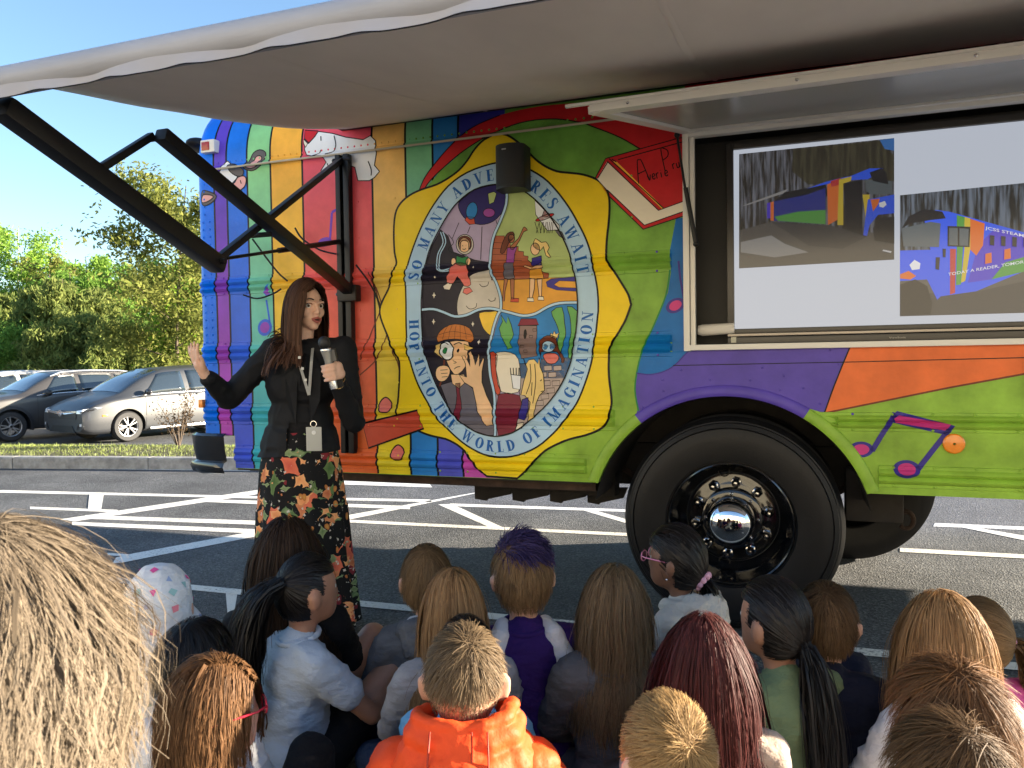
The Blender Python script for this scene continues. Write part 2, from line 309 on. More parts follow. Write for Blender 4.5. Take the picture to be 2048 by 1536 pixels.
M_BLACKM = mat('black_metal', (.009, .009, .011), .42, spec=.32, bump=.05, bscale=30)
M_FRAME = mat('underframe', (.02, .016, .014), .8, var=.4, vscale=9)
M_RUBBER = mat('rubber', (.006, .006, .007), .5, spec=.3, bump=.08, bscale=120, var=.2, vscale=20)
M_CHROME = mat('chrome', (.85, .85, .86), .06, 1)
M_ALU = mat('white_aluminium', (.72, .70, .66), .42, bump=.05, bscale=40)
ARC = (-.02, .476, .656)
def arch(a0, a1, r=ARC[2], n=24): return [(ARC[0]+r*math.cos(math.radians(a0+(a1-a0)*i/n)), ARC[1]+r*math.sin(math.radians(a0+(a1-a0)*i/n))) for i in range(n+1)]
ZS = .692; aL = 180-math.degrees(math.asin((ZS-ARC[1])/ARC[2])); aR = 180-aL; OU0, OU1, OZ0, OZ1 = -.192, 1.72, 1.352, 2.368
a19 = math.degrees(math.acos((OU0-ARC[0])/ARC[2])); ZT = 2.95
surf('side_panel', [[(UR, .885), (bu(471, 870)[0], .885), (bu(471, 930)[0], ZS)]+arch(aL, a19)+[(OU0, OZ1+.0), (OU0, ZT), (UR+.06, ZT), (UR, 2.5)]], V['green'], bus)
surf('side_panel', [[(OU0, OZ0)]+arch(a19, aR)+[(OU1, ZS), (OU1, OZ0)]], V['green'], bus)
surf('side_panel', [[(OU0, OZ1), (OU1, OZ1), (OU1, ZT), (OU0, ZT)]], V['crimson'], bus)
surf('side_panel', [[(OU1, ZS), (UF, ZS), (UF, ZT), (OU1, ZT)]], V['sea'], bus)
# --- the rest of the shell: roof, far side, rear, floor
def shell():
    W = 2.42; mb = MB(); sec = []
    top = [(-.45+.45*math.cos(a), 2.52+.43*math.sin(a)) for a in np.linspace(math.radians(80), math.radians(100), 2)]
    ring = [(.37, 2.95), (.7, 3.0), (W/2, 3.03), (W-.7, 3.0), (W-.36, 2.945), (W-.13, 2.8), (W-.02, 2.6), (W, 2.4), (W, .70), (W-.05, .69)]
    for u in (UR+.06, UF): sec.append([(u, y, z) for y, z in ring])
    mb.loft(sec, False); mb.build('roof_and_far_side', V['blue'], bus)
    r = [(UR+.045, y, z) for y, z in [(.06, .885), (.06, 2.5), (.10, 2.7), (.2, 2.86), (.37, 2.945)]+ring[1:-2]+[(W, .885)]]
    MB().add(r, [tuple(range(len(r)))]).build('rear_panel', V['blue'], bus, 0)
    f = [(UF-.01, y, z) for y, z in [(.02, .7), (.02, 2.5), (.10, 2.7), (.2, 2.86), (.37, 2.945)]+ring[1:-1]]
    MB().add(f, [tuple(range(len(f)))]).build('windscreen_panel', V['blue'], bus, 0)
    mb = MB(); mb.box(((UR-.9)/2, 1.21, .93), (-UR-.9+.1-.1, 2.3, .03)); mb.box(((.85+UF)/2, 1.21, .93), (UF-.85, 2.3, .03)); mb.box((0, 1.21, 1.16), (1.75, 2.36, .03)); mb.box((-.86, 1.21, 1.05), (.03, 2.3, .22)); mb.box((.86, 1.21, 1.05), (.03, 2.3, .22))
    mb.box((0, .66, 1.0), (1.5, .02, .34)); mb.build('floor_pan', M_FRAME, bus, 0)
    mb = MB()
    for y in (.72, 1.66): mb.box(((UR+UF)/2+.1, y, .70), (UF-UR-.1, .08, .24))
    for u in np.arange(-2.7, 3.7, .75): mb.box((u, 1.19, .84), (.06, .9, .1))
    mb.build('chassis_rail', M_FRAME, bus, 0)
    # hood beyond the windscreen (out of the picture to the right)
    mb = MB(); rings = []
    for u, zt, wy in [(UF-.01, 1.55, .95), (UF+.4, 1.5, .93), (UF+.85, 1.4, .88), (UF+1.05, 1.25, .84)]:
        rings.append([(u, 1.21-wy, .75), (u, 1.21-wy, zt-.25), (u, 1.21-wy*.8, zt-.05), (u, 1.21, zt), (u, 1.21+wy*.8, zt-.05), (u, 1.21+wy, zt-.25), (u, 1.21+wy, .75)])
    mb.loft(rings, True, True); mb.build('hood', V['blue'], bus)
shell()
# skirt lip, lower side sill in dark steel
MB().bar((bu(471, 940)[0], .03, ZS+.0), (ARC[0]-ARC[2]*1.02+.02, .03, ZS), .02, .025).build('skirt_lip', M_FRAME, bus, 0)
mb = MB()
for k in range(4):
    mb.prism([bu(x+75*k, y+2.5*k, -.56) for x, y in ((950, 968), (951, 997), (974, 1001), (975, 998), (1022, 988), (1030, 968))], .55, .58, lambda x, z, t: (x, t, z))
mb.box((-1.2, .6, .70), (1.1, .1, .06)); mb.build('exhaust_hanger', M_FRAME, bus, 0)
mb = MB(); mb.box((-1.62, .45, .665), (1.9, .7, .07)); mb.build('under_tray', mat('rust_steel', (.045, .025, .018), .85, var=.5, vscale=14), bus, 0)
# arch flare
def flare():
    mb = MB(); rings = []
    for a in np.linspace(aL, aR, 60):
        c, s = math.cos(math.radians(a)), math.sin(math.radians(a)); rr = []
        for dr, n in [(-.006, -.10), (-.006, .006), (0, .011), (.012, .012), (.040, .010), (.046, .006), (.048, -.004)]:
            rr.append((ARC[0]+(ARC[2]+dr)*c, -n, ARC[1]+(ARC[2]+dr)*s))
        rings.append(rr)
    mb.loft(rings, False); me = mb.mesh('arch_flare')
    bm = bmesh.new(); bm.from_mesh(me); bmesh.ops.recalc_face_normals(bm, faces=bm.faces); bm.to_mesh(me); bm.free()
    o = obj('arch_flare', me, [V['green'], V['violet']], bus, 50)
    a0 = math.degrees(math.atan2(bu(1280, 838)[1]-ARC[1], bu(1280, 838)[0]-ARC[0])); a1 = math.degrees(math.atan2(bu(1605, 830)[1]-ARC[1], bu(1605, 830)[0]-ARC[0]))
    for p in me.polygons:
        an = math.degrees(math.atan2(p.center[2]-ARC[1], p.center[0]-ARC[0]))
        if a1 < an < a0: p.material_index = 1
    return a0, a1
A_VL, A_VR = flare()
mb = MB(); rings = []
for a in np.linspace(aL+8, aR-8, 40):
    c, s = math.cos(math.radians(a)), math.sin(math.radians(a)); rings.append([(ARC[0]+.645*c, .02, ARC[1]+.645*s), (ARC[0]+.645*c, .75, ARC[1]+.645*s)])
mb.loft(rings, False); mb.build('wheel_well', M_FRAME, bus)
# --- wheels
def wheel(u, y, side, name='rear_wheel', dual=True, near=True):
    R = .515; ax = (0, side, 0); w = bpy.data.objects.new(name, None); COL.objects.link(w); w.parent = bus; w.location = (u, y, R)
    def tyre(off):
        mb = MB(); s = side
        pr = [(.295, .00), (.305, .022), (.34, .030), (.40, .036), (.43, .034), (.455, .028), (.459, .024), (.462, .030), (.482, .022), (.486, .014), (.492, .012), (.508, -.012), (.512, -.03)]
        for g in (-.06, -.115, -.17): pr += [(.513, g+.012), (.502, g+.008), (.502, g-.008), (.513, g-.012)]
        pr += [(.512, -.20), (.505, -.23), (.46, -.262), (.40, -.268), (.305, -.25), (.295, -.24)]
        mb.lathe([(r, h-off) for r, h in pr], (0, 0, 0), (0, -s if s > 0 else -s, 0) if False else (0, -1 if side < 0 else 1, 0), 72)
        mb.build('tyre', M_RUBBER, w, 30)
    tyre(0)
    if dual: tyre(.33)
    dd = (0, -1 if side < 0 else 1, 0)
    if near:
        g = mat('black_gloss', (.008, .008, .009), .10, coat=.6)
        mb = MB(); mb.lathe([(.297, -.02), (.297, .006), (.289, .010), (.283, .004), (.277, -.05), (.262, -.09), (.255, -.15), (.225, -.178), (.205, -.18), (.17, -.165), (.12, -.16), (.118, -.15)], (0, 0, 0), dd, 64); mb.build('rim', g, w, 30)
        mb = MB(); mb.lathe([(.150, -.165), (.148, -.125), (.135, -.118), (.110, -.116), (.108, -.09)], (0, 0, 0), dd, 48); mb.build('axle_flange', g, w, 30)
        hc = MB(); hc.lathe([(.112, -.10), (.111, -.05), (.108, .0)]+[(.105*math.cos(a), .0+.055*math.sin(a)) for a in np.linspace(.1, 1.57, 9)], (0, 0, 0), dd, 56); hc.build('hub_cap', M_CHROME, w, 30)
        for k in range(10):
            a = 2*math.pi*k/10+.2; c = (.178*math.cos(a), 0, .178*math.sin(a)); mb = MB()
            mb.lathe([(.027, -.175), (.026, -.140), (.020, -.137), (.0195, -.105), (.015, -.100), (.010, -.088), (.001, -.086)], c, dd, 6); mb.build('lug_nut', mat('lug_steel', (.30, .30, .31), .14, 1), w, 30)
        for k in range(8):
            a = 2*math.pi*k/8; c = (.125*math.cos(a), 0, .125*math.sin(a)); mb = MB(); mb.lathe([(.009, -.118), (.009, -.108), (.004, -.105)], c, dd, 8); mb.build('flange_bolt', _M['lug_steel'], w, 30)
        # hand holes: dark discs recessed between the nuts
        for k in range(2):
            a = math.radians(100+160*k); mb = MB(); mb.lathe([(.030, -.172), (.030, -.168), (.024, -.166)], (.232*math.cos(a), 0, .232*math.sin(a)), dd, 16); mb.build('hand_hole', M_FRAME, w, 30)
    return w
wheel(0, .035, -1)
wheel(.62, 2.12, 1, near=False)
MB().tube([(0, .3, .52), (0, 2.1, .52)], .07, 12).build('axle', M_FRAME, bus)
mb = MB()
for i in range(5): mb.tube([(-.75+.06*i, .62, .74-.03*i), (-.3, .62, .50-.012*i), (.3, .62, .50-.012*i), (.72-.06*i, .62, .70-.03*i)], .018, 6)
mb.build('leaf_spring', mat('rusty', (.03, .017, .012), .9, var=.5, vscale=25), bus)
MB().box((.66, .42, .62), (.26, .12, .26), None, .02).build('spring_hanger', M_FRAME, bus); MB().box((-.78, .46, .66), (.3, .12, .22), None, .02).build('spring_hanger', M_FRAME, bus); a = bu(1812, 1040, -.62); mb = MB(); mb.tube([(a[0]+.035*math.cos(t), .62, a[1]+.045*math.sin(t)) for t in np.linspace(-2.4, 2.4, 12)], .012, 8); mb.build('spring_shackle', _M['rusty'], bus)
# --- rear bumper, marker lamp, mirror-like vent, side reflectors
mb = MB(); b0 = bu(392, 850); b1 = bu(470, 936)
pts = [(.0, .90), (-.03, .885), (-.02, .80), (0, .735), (-.035, .725), (-.05, .70), (-.03, .665), (.02, .655)]
ring = []
for yy, off in [(.14, 0), (.02, .0), (-.015, .06), (-.02, .2), (-.02, bu(469, 890)[0]-UR)]:
    ring.append([(UR-.04+off+(dx if off < .1 else 0), yy+(0 if off < .1 else dx*.8), z) for dx, z in pts])
mb.loft(ring, False); bp = mb.build('rear_bumper', mat('bumper_black', (.012, .012, .014), .18, coat=.5), bus, 40)
mb = MB(); c = bu(423, 295); mb.box((c[0], -.012, c[1]), (.10, .05, .075), None, .008); lamp = mb.build('marker_lamp', M_ALU, bus); MB().box((c[0]-.012, -.034, c[1]), (.055, .016, .05), None, .005).build('lens', mat('red_lens', (.35, .02, .015), .15), lamp)
c = bu(395, 280); MB().sphere((UR-.02, .12, c[1]+.0), (.07, .12, .045)).build('roof_vent', M_BLACKM, bus)
c = bu(1907, 887); mb = MB(); mb.lathe([(.043, 0), (.043, .012), (.038, .016), (.006, .018), (.005, .02)], (c[0], 0, c[1]), (0, -1, 0), 28); mb.build('side_reflector', mat('amber', (.85, .25, .01), .25, var=.1, vscale=60, coat=.5), bus)
c = bu(391, 807); MB().box((UR+.03, -.0, c[1]), (.03, .03, .05), None, .006).build('side_reflector', _M['amber'], bus)
c = bu(2060, 745); MB().box((c[0]+.05, -.012, c[1]), (.12, .03, .2), None, .01).build('latch_plate', M_BLACKM, bus)
# rivets
# ------------------------------------------------------------------ printed wrap on the bus side
SB = [UR]+[bu(*q)[0] for q in ((435.5, 650), (461, 650), (502, 650), (548.5, 650), (606, 400), (745.5, 400), (812.5, 400), (865, 300), (916.5, 290))]+[bu(1010, 290)[0]]
SN = ['blue', 'purple', 'indigo', 'teal', 'orange', 'red', 'gold', 'seag', 'sky', 'navy']
rb = bu(471, 900)[0]
for i, nm in enumerate(SN):
    a, b = SB[i], SB[i+1]; zb = .887 if b <= rb else ZS+.002
    if a < rb < b: surf('wrap_stripe', [[(a, .887), (rb, .887), (rb, ZS+.002), (b, ZS+.002), (b, ZT-.002), (a, ZT-.002)]], V[nm], bus, 1)
    else: surf('wrap_stripe', [[(a+(.0 if i else .001), zb), (b, zb), (b, ZT-.002), (a+(.062 if i == 0 else 0), ZT-.002)]+([(a+.001, 2.5)] if i == 0 else [])], V[nm], bus, 1)
    if i: stroke('wrap_outline', [(a, .887 if a < rb else ZS+.003), (a, ZT-.004)], .012, V['ink'], bus, 2)
# right side: blue swash, violet band, coral band, right-hand field already green
surf('wrap_band', [px([(1340, 500), (1342, 545), (1336, 585), (1318, 628), (1298, 672), (1282, 710), (1274, 738), (1273, 746), (1300, 749), (1330, 742), (1352, 728), (1372, 707), (1390, 698)])+[(OU0+.0, OZ0), (OU0, bu(1371, 435)[1])]+px([(1352, 437)])], V['sea'], bus, 1)
arcv = [(ARC[0]+.70*math.cos(math.radians(t)), ARC[1]+.70*math.sin(math.radians(t))) for t in np.linspace(A_VL, A_VR, 24)]
surf('wrap_band', [px([(1273, 746), (1300, 749), (1330, 742), (1352, 728), (1372, 707), (1388, 700), (1540, 697), (1700, 693), (1684, 732), (1665, 780), (1648, 826)])+[arcv[-1]]+arcv[::-1]+px([(1276, 815), (1270, 790)])], V['violet'], bus, 1)
surf('wrap_band', [px([(1700, 693.5), (2048, 687.5)])+[(OU1, OZ0-.002)]+[(OU1, bu(2048, 748)[1]+.09)]+px([(2048, 748), (1900, 775), (1750, 805), (1650, 826), (1665, 780), (1684, 732)])], V['coral'], bus, 1)
stroke('wrap_outline', px(catmull([(1340, 540), (1332, 590), (1308, 650), (1285, 702), (1275, 738), (1270, 780), (1277, 822)], 4)), .008, V['kelly'], bus, 2)
stroke('wrap_outline', px([(1278, 838), (1650, 826), (1900, 775), (2048, 748), (2150, 728)][1:]), .008, V['hair'], bus, 3)
stroke('wrap_outline', px([(1700, 694), (1684, 732), (1665, 780), (1648, 828)]), .006, V['ink'], bus, 3)
stroke('wrap_outline', px(catmull([(1273, 746), (1300, 749), (1330, 742), (1352, 728), (1372, 707), (1384, 699)], 4)), .006, V['noteblue'], bus, 3)
stroke('panel_seam', px([(1346, 731), (1700, 724), (2100, 714)]), .004, V['ink'], bus, 4)
# crimson swash over the top
sw = catmull([(839, 380), (850, 355), (872, 325), (905, 288), (945, 255), (1000, 230), (1080, 212), (1180, 204)], 4)+[(1372, 262), (1371, 306)]+catmull([(1282, 299), (1240, 275), (1190, 255), (1150, 243), (1100, 238), (1040, 246), (980, 270), (930, 300), (890, 333), (862, 360), (847, 381)], 4)
GREENTOP = [(839, 382), (847, 381), (862, 360), (890, 333), (930, 300), (980, 270), (1040, 246), (1100, 238), (1150, 243), (1190, 255), (1240, 275), (1282, 299)]
surf('wrap_field', [px([(850, 380), (878, 345), (930, 300), (980, 270), (1040, 246), (1100, 238), (1150, 243), (1060, 330), (960, 350), (880, 372)])], V['green'], bus, 3)
surf('wrap_field', [px([(812.5, 395), (839, 381), (905, 353), (880, 372), (830, 392)])], V['seag'], bus, 2)
surf('wrap_swash', [px(sw)], V['crimson'], bus, 4)
stroke('wrap_outline', px(catmull([(839, 380), (850, 355), (872, 325), (905, 288), (945, 255), (1000, 230)], 4)), .006, V['ink'], bus, 5)
stroke('wrap_outline', px(catmull([(847, 381), (862, 360), (890, 333), (930, 300), (980, 270), (1040, 246), (1100, 238), (1150, 243), (1190, 255), (1240, 275), (1282, 299)], 4)), .006, V['ink'], bus, 5)
# music notes
def note(heads, stems, beam, lay, w=.022, inner='magenta', outer='noteblue'):
    nt = None
    for cx, cy, rx, ry, rot in heads:
        def el(k): return [(cx+k*rx*math.cos(t)*math.cos(rot)-k*ry*math.sin(t)*math.sin(rot), cy+k*rx*math.cos(t)*math.sin(rot)+k*ry*math.sin(t)*math.cos(rot)) for t in np.linspace(0, 6.283, 25)[:-1]]
        o = surf('music_note', [px(el(1))], V[outer], bus, lay)
        if nt is None: nt = o
        else: o.parent = nt
        surf('note_head', [px(el(.66))], V[inner], nt, lay+1)
    for s in stems: stroke('note_stem', px(s), w, V[outer], nt, lay)
    if beam:
        surf('note_beam', [px(beam)], V[outer], nt, lay); c = np.mean(beam, 0)
        surf('note_beam', [px([(x+(c[0]-x)*.10, y+(c[1]-y)*.38) for x, y in beam])], V[inner], nt, lay+1)
note([(1722, 899, 25, 16, 0), (1813, 938, 27, 18, .05)], [[(1744, 902), (1790, 826)], [(1836, 938), (1899, 858)]], [(1782, 832), (1794, 822), (1908, 851), (1896, 871), (1786, 845)], 3)
note([(1351, 611, 20, 14, -.5)], [[(1369, 603), (1361, 560), (1357, 522)]], None, 5, .010)
note([(530, 655, 14, 17, .2)], [[(540, 645), (533, 600)]], [(527, 585), (540, 567), (540, 590), (533, 594)], 3, .012, 'purple', 'indigo')
note([(650, 484, 14, 9, -.3)], [[(660, 480), (664, 425)], [(664, 425), (680, 415)]], None, 3, .014, 'purple', 'purple')
# block of wood with rivet dots, and hanging lines
def blob(c, rx, ry, nm, lay, line=True):
    p = [(c[0]+rx*math.cos(t), c[1]+ry*math.sin(t)*(1+.1*math.sin(3*t))) for t in np.linspace(0, 6.283, 21)[:-1]]; o = surf('wrap_dot', [px(p)], V[nm], bus, lay)
    if line: stroke('dot_outline', px(p), .007, V['ink'], o, lay+1, True)
# ---- emblem
YEL = [(750+.2637*x, 240+.2637*y) for x, y in [(920, 108), (1000, 115), (1080, 165), (1150, 230), (1220, 300), (1290, 350), (1380, 390), (1480, 402), (1580, 415), (1680, 450), (1740, 500), (1770, 560), (1780, 640), (1775, 760), (1760, 900), (1755, 1020), (1770, 1080), (1810, 1140), (1860, 1220), (1920, 1320), (1940, 1390)]]
YEL += [(750+.2637*x, 580+.2637*y) for x, y in [(1940, 120), (1900, 230), (1850, 320), (1790, 430), (1775, 520), (1775, 650), (1790, 780), (1795, 860), (1780, 950), (1760, 1010), (1700, 1060), (1600, 1100), (1480, 1130), (1380, 1170), (1290, 1220), (1220, 1290), (1150, 1370)]]
YB = [(750+.2637*x, 580+.2637*y) for x, y in [(1080, 1428), (850, 1412)]]
YEL2 = [(750+.2637*x, 580+.2637*y) for x, y in [(790, 1360), (740, 1290), (680, 1220), (620, 1170), (540, 1130), (450, 1110), (370, 1085), (280, 1040), (200, 980), (172, 920), (180, 800), (188, 640), (185, 540), (165, 480), (130, 420), (90, 330), (45, 210)]]
YEL2 += [(750+.2637*x, 240+.2637*y) for x, y in [(40, 1430), (60, 1370), (100, 1290), (130, 1210), (150, 1130), (165, 1080), (150, 1000), (145, 850), (155, 720), (190, 640), (260, 575), (350, 530), (470, 490), (560, 440), (640, 380), (700, 310), (760, 220), (830, 150), (920, 108)]]
ypts = catmull(YEL, 3)+YB+catmull(YEL2, 3)[:-1]
emb = surf('emblem', [px(ypts)], V['yellow'], bus, 6); emb['label'] = 'yellow emblem with a lettered ring and four pictures'
stroke('emblem_outline', px(ypts[:-1]), .011, V['ink'], emb, 7, True)
ROUT = c3([(1010, 322), (880, 335), (700, 400), (560, 500), (450, 640), (370, 780), (310, 920), (265, 1050), (240, 1150), (235, 1250), (238, 1400)])+c4([(238, 180), (240, 300), (250, 450), (280, 580), (330, 720), (400, 850), (480, 970), (580, 1080), (700, 1180), (830, 1245), (960, 1265), (1090, 1250), (1230, 1190), (1350, 1090), (1450, 980), (1530, 860), (1590, 720), (1640, 560), (1670, 380), (1690, 200)])+c3([(1695, 1430), (1690, 1300), (1665, 1150), (1640, 1020), (1600, 900), (1540, 780), (1470, 660), (1380, 540), (1280, 440), (1130, 355)])
RIN = c3([(1000, 500), (900, 493), (760, 530), (640, 620), (560, 720), (490, 840), (430, 960), (395, 1070), (370, 1200), (360, 1330)])+c4([(357, 120), (365, 350), (390, 480), (430, 620), (490, 760), (560, 880), (650, 990), (760, 1070), (860, 1102), (940, 1108), (1050, 1080), (1170, 1000), (1270, 910), (1370, 790), (1440, 670), (1490, 540), (1520, 380), (1537, 200)])+c3([(1540, 1400), (1530, 1250), (1510, 1130), (1480, 1020), (1430, 900), (1370, 790), (1290, 680), (1200, 590), (1110, 530)])
ro = catmull(ROUT, 3, True); ri = catmull(RIN, 3, True)
surf('emblem_ring', [ro], V['pale'], emb, 8); stroke('ring_outline', ro, .009, V['ink'], emb, 9, True)
surf('picture_ground', [ri], V['lav'], emb, 10)
RC = np.mean(np.array(ri), 0)
def polar(pts):
    A = np.array(pts)-RC; th = np.arctan2(A[:, 1], A[:, 0]); r = np.hypot(A[:, 0], A[:, 1]); o = np.argsort(th); return np.r_[th[o]-2*np.pi, th[o], th[o]+2*np.pi], np.r_[r[o], r[o], r[o]]
TO, RO_ = polar(ro); TI, RI_ = polar(ri)
def mid(th, k=.5): r = np.interp(th, TI, RI_)*(1-k)+np.interp(th, TO, RO_)*k; return (RC[0]+r*math.cos(th), RC[1]+r*math.sin(th))
# -- letters with thick stems, hairlines and flat serifs
T_, H_, S_ = .245, .085, .075
def rect(x0, y0, x1, y1): return [(x0, y0), (x1, y0), (x1, y1), (x0, y1)]
def dia(x0, x1, w, y0=0, y1=1): return [(x0-w/2, y0), (x0+w/2, y0), (x1+w/2, y1), (x1-w/2, y1)]
def serif(x, y, w=.34): return rect(x-w/2, y, x+w/2, y+.05) if y < .5 else rect(x-w/2, y-.05, x+w/2, y)
def stem(x, w=T_): return [rect(x-w/2, 0, x+w/2, 1), serif(x, 0, w+.17), serif(x, 1, w+.17)]
def band(cx, cy, rx, ry, a0, a1, tx=T_, ty=H_, n=14):
    o = []; A = np.radians(np.linspace(a0, a1, n+1))
    for i in range(n): o.append([(cx+rx*math.cos(A[i]), cy+ry*math.sin(A[i])), (cx+rx*math.cos(A[i+1]), cy+ry*math.sin(A[i+1])), (cx+(rx-tx)*math.cos(A[i+1]), cy+(ry-ty)*math.sin(A[i+1])), (cx+(rx-tx)*math.cos(A[i]), cy+(ry-ty)*math.sin(A[i]))])
    return o
def vstroke(pts, w): 
    P = catmull(pts, 5); o = []; n = len(P)
    for i in range(n-1):
        def wd(k): return float(np.interp(k/(n-1), np.linspace(0, 1, len(w)), w))
        def off(k):
            t = np.array(P[min(k+1, n-1)])-np.array(P[max(k-1, 0)]); t /= np.linalg.norm(t)+1e-9; return np.array([-t[1], t[0]])*wd(k)/2
        a, b = np.array(P[i]), np.array(P[i+1]); o.append([tuple(a+off(i)), tuple(b+off(i+1)), tuple(b-off(i+1)), tuple(a-off(i))])
    return o
GL = {'I': (.42, stem(.21)), 'H': (.86, stem(.2)+stem(.66)+[rect(.2, .47, .66, .54)]), 'N': (.86, [rect(.15, 0, .21, 1), rect(.68, 0, .74, 1), dia(.70, .20, .2), serif(.18, 0), serif(.15, 1, .3), serif(.71, 1)]),
 'M': (1.02, [rect(.15, 0, .21, 1), dia(.5, .2, .18), dia(.5, .78, .07), rect(.70, 0, .90, 1), serif(.18, 0), serif(.8, 0, .4), serif(.15, 1, .25), serif(.85, 1, .3)]), 'A': (.84, [dia(.12, .40, .07), dia(.66, .40, .2), rect(.22, .3, .6, .36), serif(.13, 0, .28), serif(.66, 0, .4)]),
 'V': (.82, [dia(.42, .16, .2), dia(.42, .68, .07), serif(.16, 1, .4), serif(.68, 1, .28)]), 'W': (1.16, [dia(.36, .16, .18), dia(.36, .56, .07), dia(.78, .56, .18), dia(.78, 1.0, .07), serif(.16, 1, .36), serif(.56, 1, .36), serif(1.0, 1, .26)]),
 'Y': (.8, [rect(.32, 0, .5, .5), dia(.41, .14, .19, .44, 1), dia(.42, .68, .07, .44, 1), serif(.41, 0, .38), serif(.14, 1, .36), serif(.68, 1, .26)]), 'E': (.68, stem(.2)+[rect(.2, .95, .62, 1), rect(.2, 0, .64, .05), rect(.2, .48, .48, .54), rect(.58, .76, .62, 1), rect(.6, 0, .64, .24), rect(.45, .40, .49, .62)]),
 'F': (.64, stem(.2)+[rect(.2, .95, .60, 1), rect(.2, .48, .46, .54), rect(.56, .76, .60, 1), rect(.43, .40, .47, .62)]), 'L': (.64, stem(.2)+[rect(.2, 0, .60, .05), rect(.56, 0, .60, .27)]), 'T': (.72, [rect(.26, 0, .46, 1), serif(.36, 0, .4), rect(.04, .95, .68, 1), rect(.04, .74, .08, 1), rect(.64, .74, .68, 1)]),
 'D': (.84, stem(.2)+band(.3, .5, .48, .5, -90, 90)+[rect(.2, 0, .32, .06), rect(.2, .94, .32, 1)]), 'P': (.70, stem(.2)+band(.3, .73, .34, .27, -90, 90, .18)+[rect(.2, .46, .32, .52), rect(.2, .94, .32, 1)]), 'R': (.80, stem(.2)+band(.3, .74, .33, .26, -90, 90, .18)+[rect(.2, .48, .36, .54), rect(.2, .94, .32, 1), dia(.64, .40, .19, 0, .5), serif(.68, 0, .26)]),
 'O': (.86, band(.43, .5, .40, .52, 0, 360, T_, H_, 28)), 'G': (.88, band(.45, .5, .42, .52, 35, 330, T_, H_, 22)+[rect(.62, .02, .80, .44), serif(.70, .46, .34), rect(.74, .7, .78, 1)]), 'U': (.84, [rect(.12, .28, .32, 1), rect(.66, .28, .72, 1), serif(.22, 1, .4), serif(.69, 1, .28)]+band(.42, .3, .30, .32, 180, 360, .14, H_)),
 'S': (.64, vstroke([(.56, .78), (.44, .95), (.28, .97), (.14, .82), (.22, .62), (.42, .46), (.54, .26), (.42, .05), (.24, .02), (.10, .2)], [.05, .07, .12, .19, .21, .21, .19, .13, .08, .05])+[rect(.54, .7, .58, 1), rect(.07, 0, .11, .3)])}
def ring_text(txt, th0, th1, k0, size, fill=1.0):
    n = 240; th = np.linspace(th0, th1, n); P = np.array([mid(t, k0) for t in th]); s = np.r_[0, np.cumsum(np.hypot(*np.diff(P, axis=0).T))]
    adv = [(GL[c][0]*size if c != ' ' else .36*size) for c in txt]; tot = sum(adv); ex = (s[-1]-tot)/(len(txt)-1); x = 0
    for c, a in zip(txt, adv):
        m = x+a/2; x += a+ex
        if c == ' ': continue
        i = min(n-2, max(1, int(np.searchsorted(s, m)))); t = P[min(i+3, n-1)]-P[max(i-3, 0)]; t /= np.linalg.norm(t); up = np.array([-t[1], t[0]]); o = np.array([np.interp(m, s, P[:, 0]), np.interp(m, s, P[:, 1])])
        polys = [[tuple(o+t*(q[0]-GL[c][0]/2)*size+up*(q[1]-.5)*size) for q in pl] for pl in GL[c][1]]
        surf('letter', polys, V['letter'], emb, 10)
def ang(p): return math.atan2(p[1]-RC[1], p[0]-RC[0])
aS = ang(c3([(300, 1215)])[0]); aT = ang(c3([(1590, 1165)])[0]); aS = aS if aS > 0 else aS+2*math.pi
ring_text('SO MANY ADVENTURES AWAIT', aS, aT, .48, .060)
aH = ang(c4([(300, 225)])[0]); aN = ang(c4([(1620, 165)])[0]); aH = aH-2*math.pi if aH > 0 else aH
ring_text('HOP INTO THE WORLD OF IMAGINATION', aH, aN, .5, .058)
# -- the four pictures
LAY = [11]
def art(nm, pts, crop=c3, line=.0035, lay=None, sm=0):
    if lay is None: lay = LAY[0]
    p = catmull(pts, sm, True) if sm else pts
    o = surf('picture_shape', [crop(p)], V[nm], emb, lay)
    if line: stroke('picture_line', crop(p), line, V['ink'], emb, lay+.5, True)
    return o
def line(pts, crop=c3, w=.0035, nm='ink', lay=None, sm=4): stroke('picture_line', crop(catmull(pts, sm)), w, V[nm], emb, lay or LAY[0]+1)
def oval(cx, cy, rx, ry, n=18, rot=0): return [(cx+rx*math.cos(t)*math.cos(rot)-ry*math.sin(t)*math.sin(rot), cy+rx*math.cos(t)*math.sin(rot)+ry*math.sin(t)*math.cos(rot)) for t in np.linspace(0, 2*math.pi, n+1)[:-1]]
# top left: reader in space
art('space', [(500, 830), (430, 960), (395, 1070), (370, 1200), (360, 1330), (360, 1440), (450, 1435), (530, 1460), (610, 1490), (640, 1490), (880, 1400), (880, 1080), (760, 1060), (600, 1000), (560, 880)], line=0)
LAY[0] = 12
art('bubble', [(640, 625), (700, 575), (760, 532), (900, 497), (1005, 505), (1003, 600), (975, 690), (900, 770), (800, 795), (700, 760), (645, 690)], sm=3)
art('moon', [(640, 1490), (625, 1420), (640, 1330), (690, 1230), (760, 1170), (860, 1140), (890, 1150), (930, 1250), (958, 1350), (960, 1430), (880, 1430), (790, 1440), (700, 1480)], sm=3)
for pts in ([(560, 870), (600, 930), (560, 980), (600, 1010), (700, 1030)], [(640, 780), (590, 900)], [(725, 810), (705, 860)], [(815, 810), (805, 1060)], [(920, 760), (935, 810)]): line(pts)
for r in (0, 1): line([(500+18*r, 850), (520+20*r, 930), (480+18*r, 1020), (475+18*r, 1110), (510+10*r, 1150-6*r), (590, 1145-18*r)], nm='pale', w=.006)
LAY[0] = 13
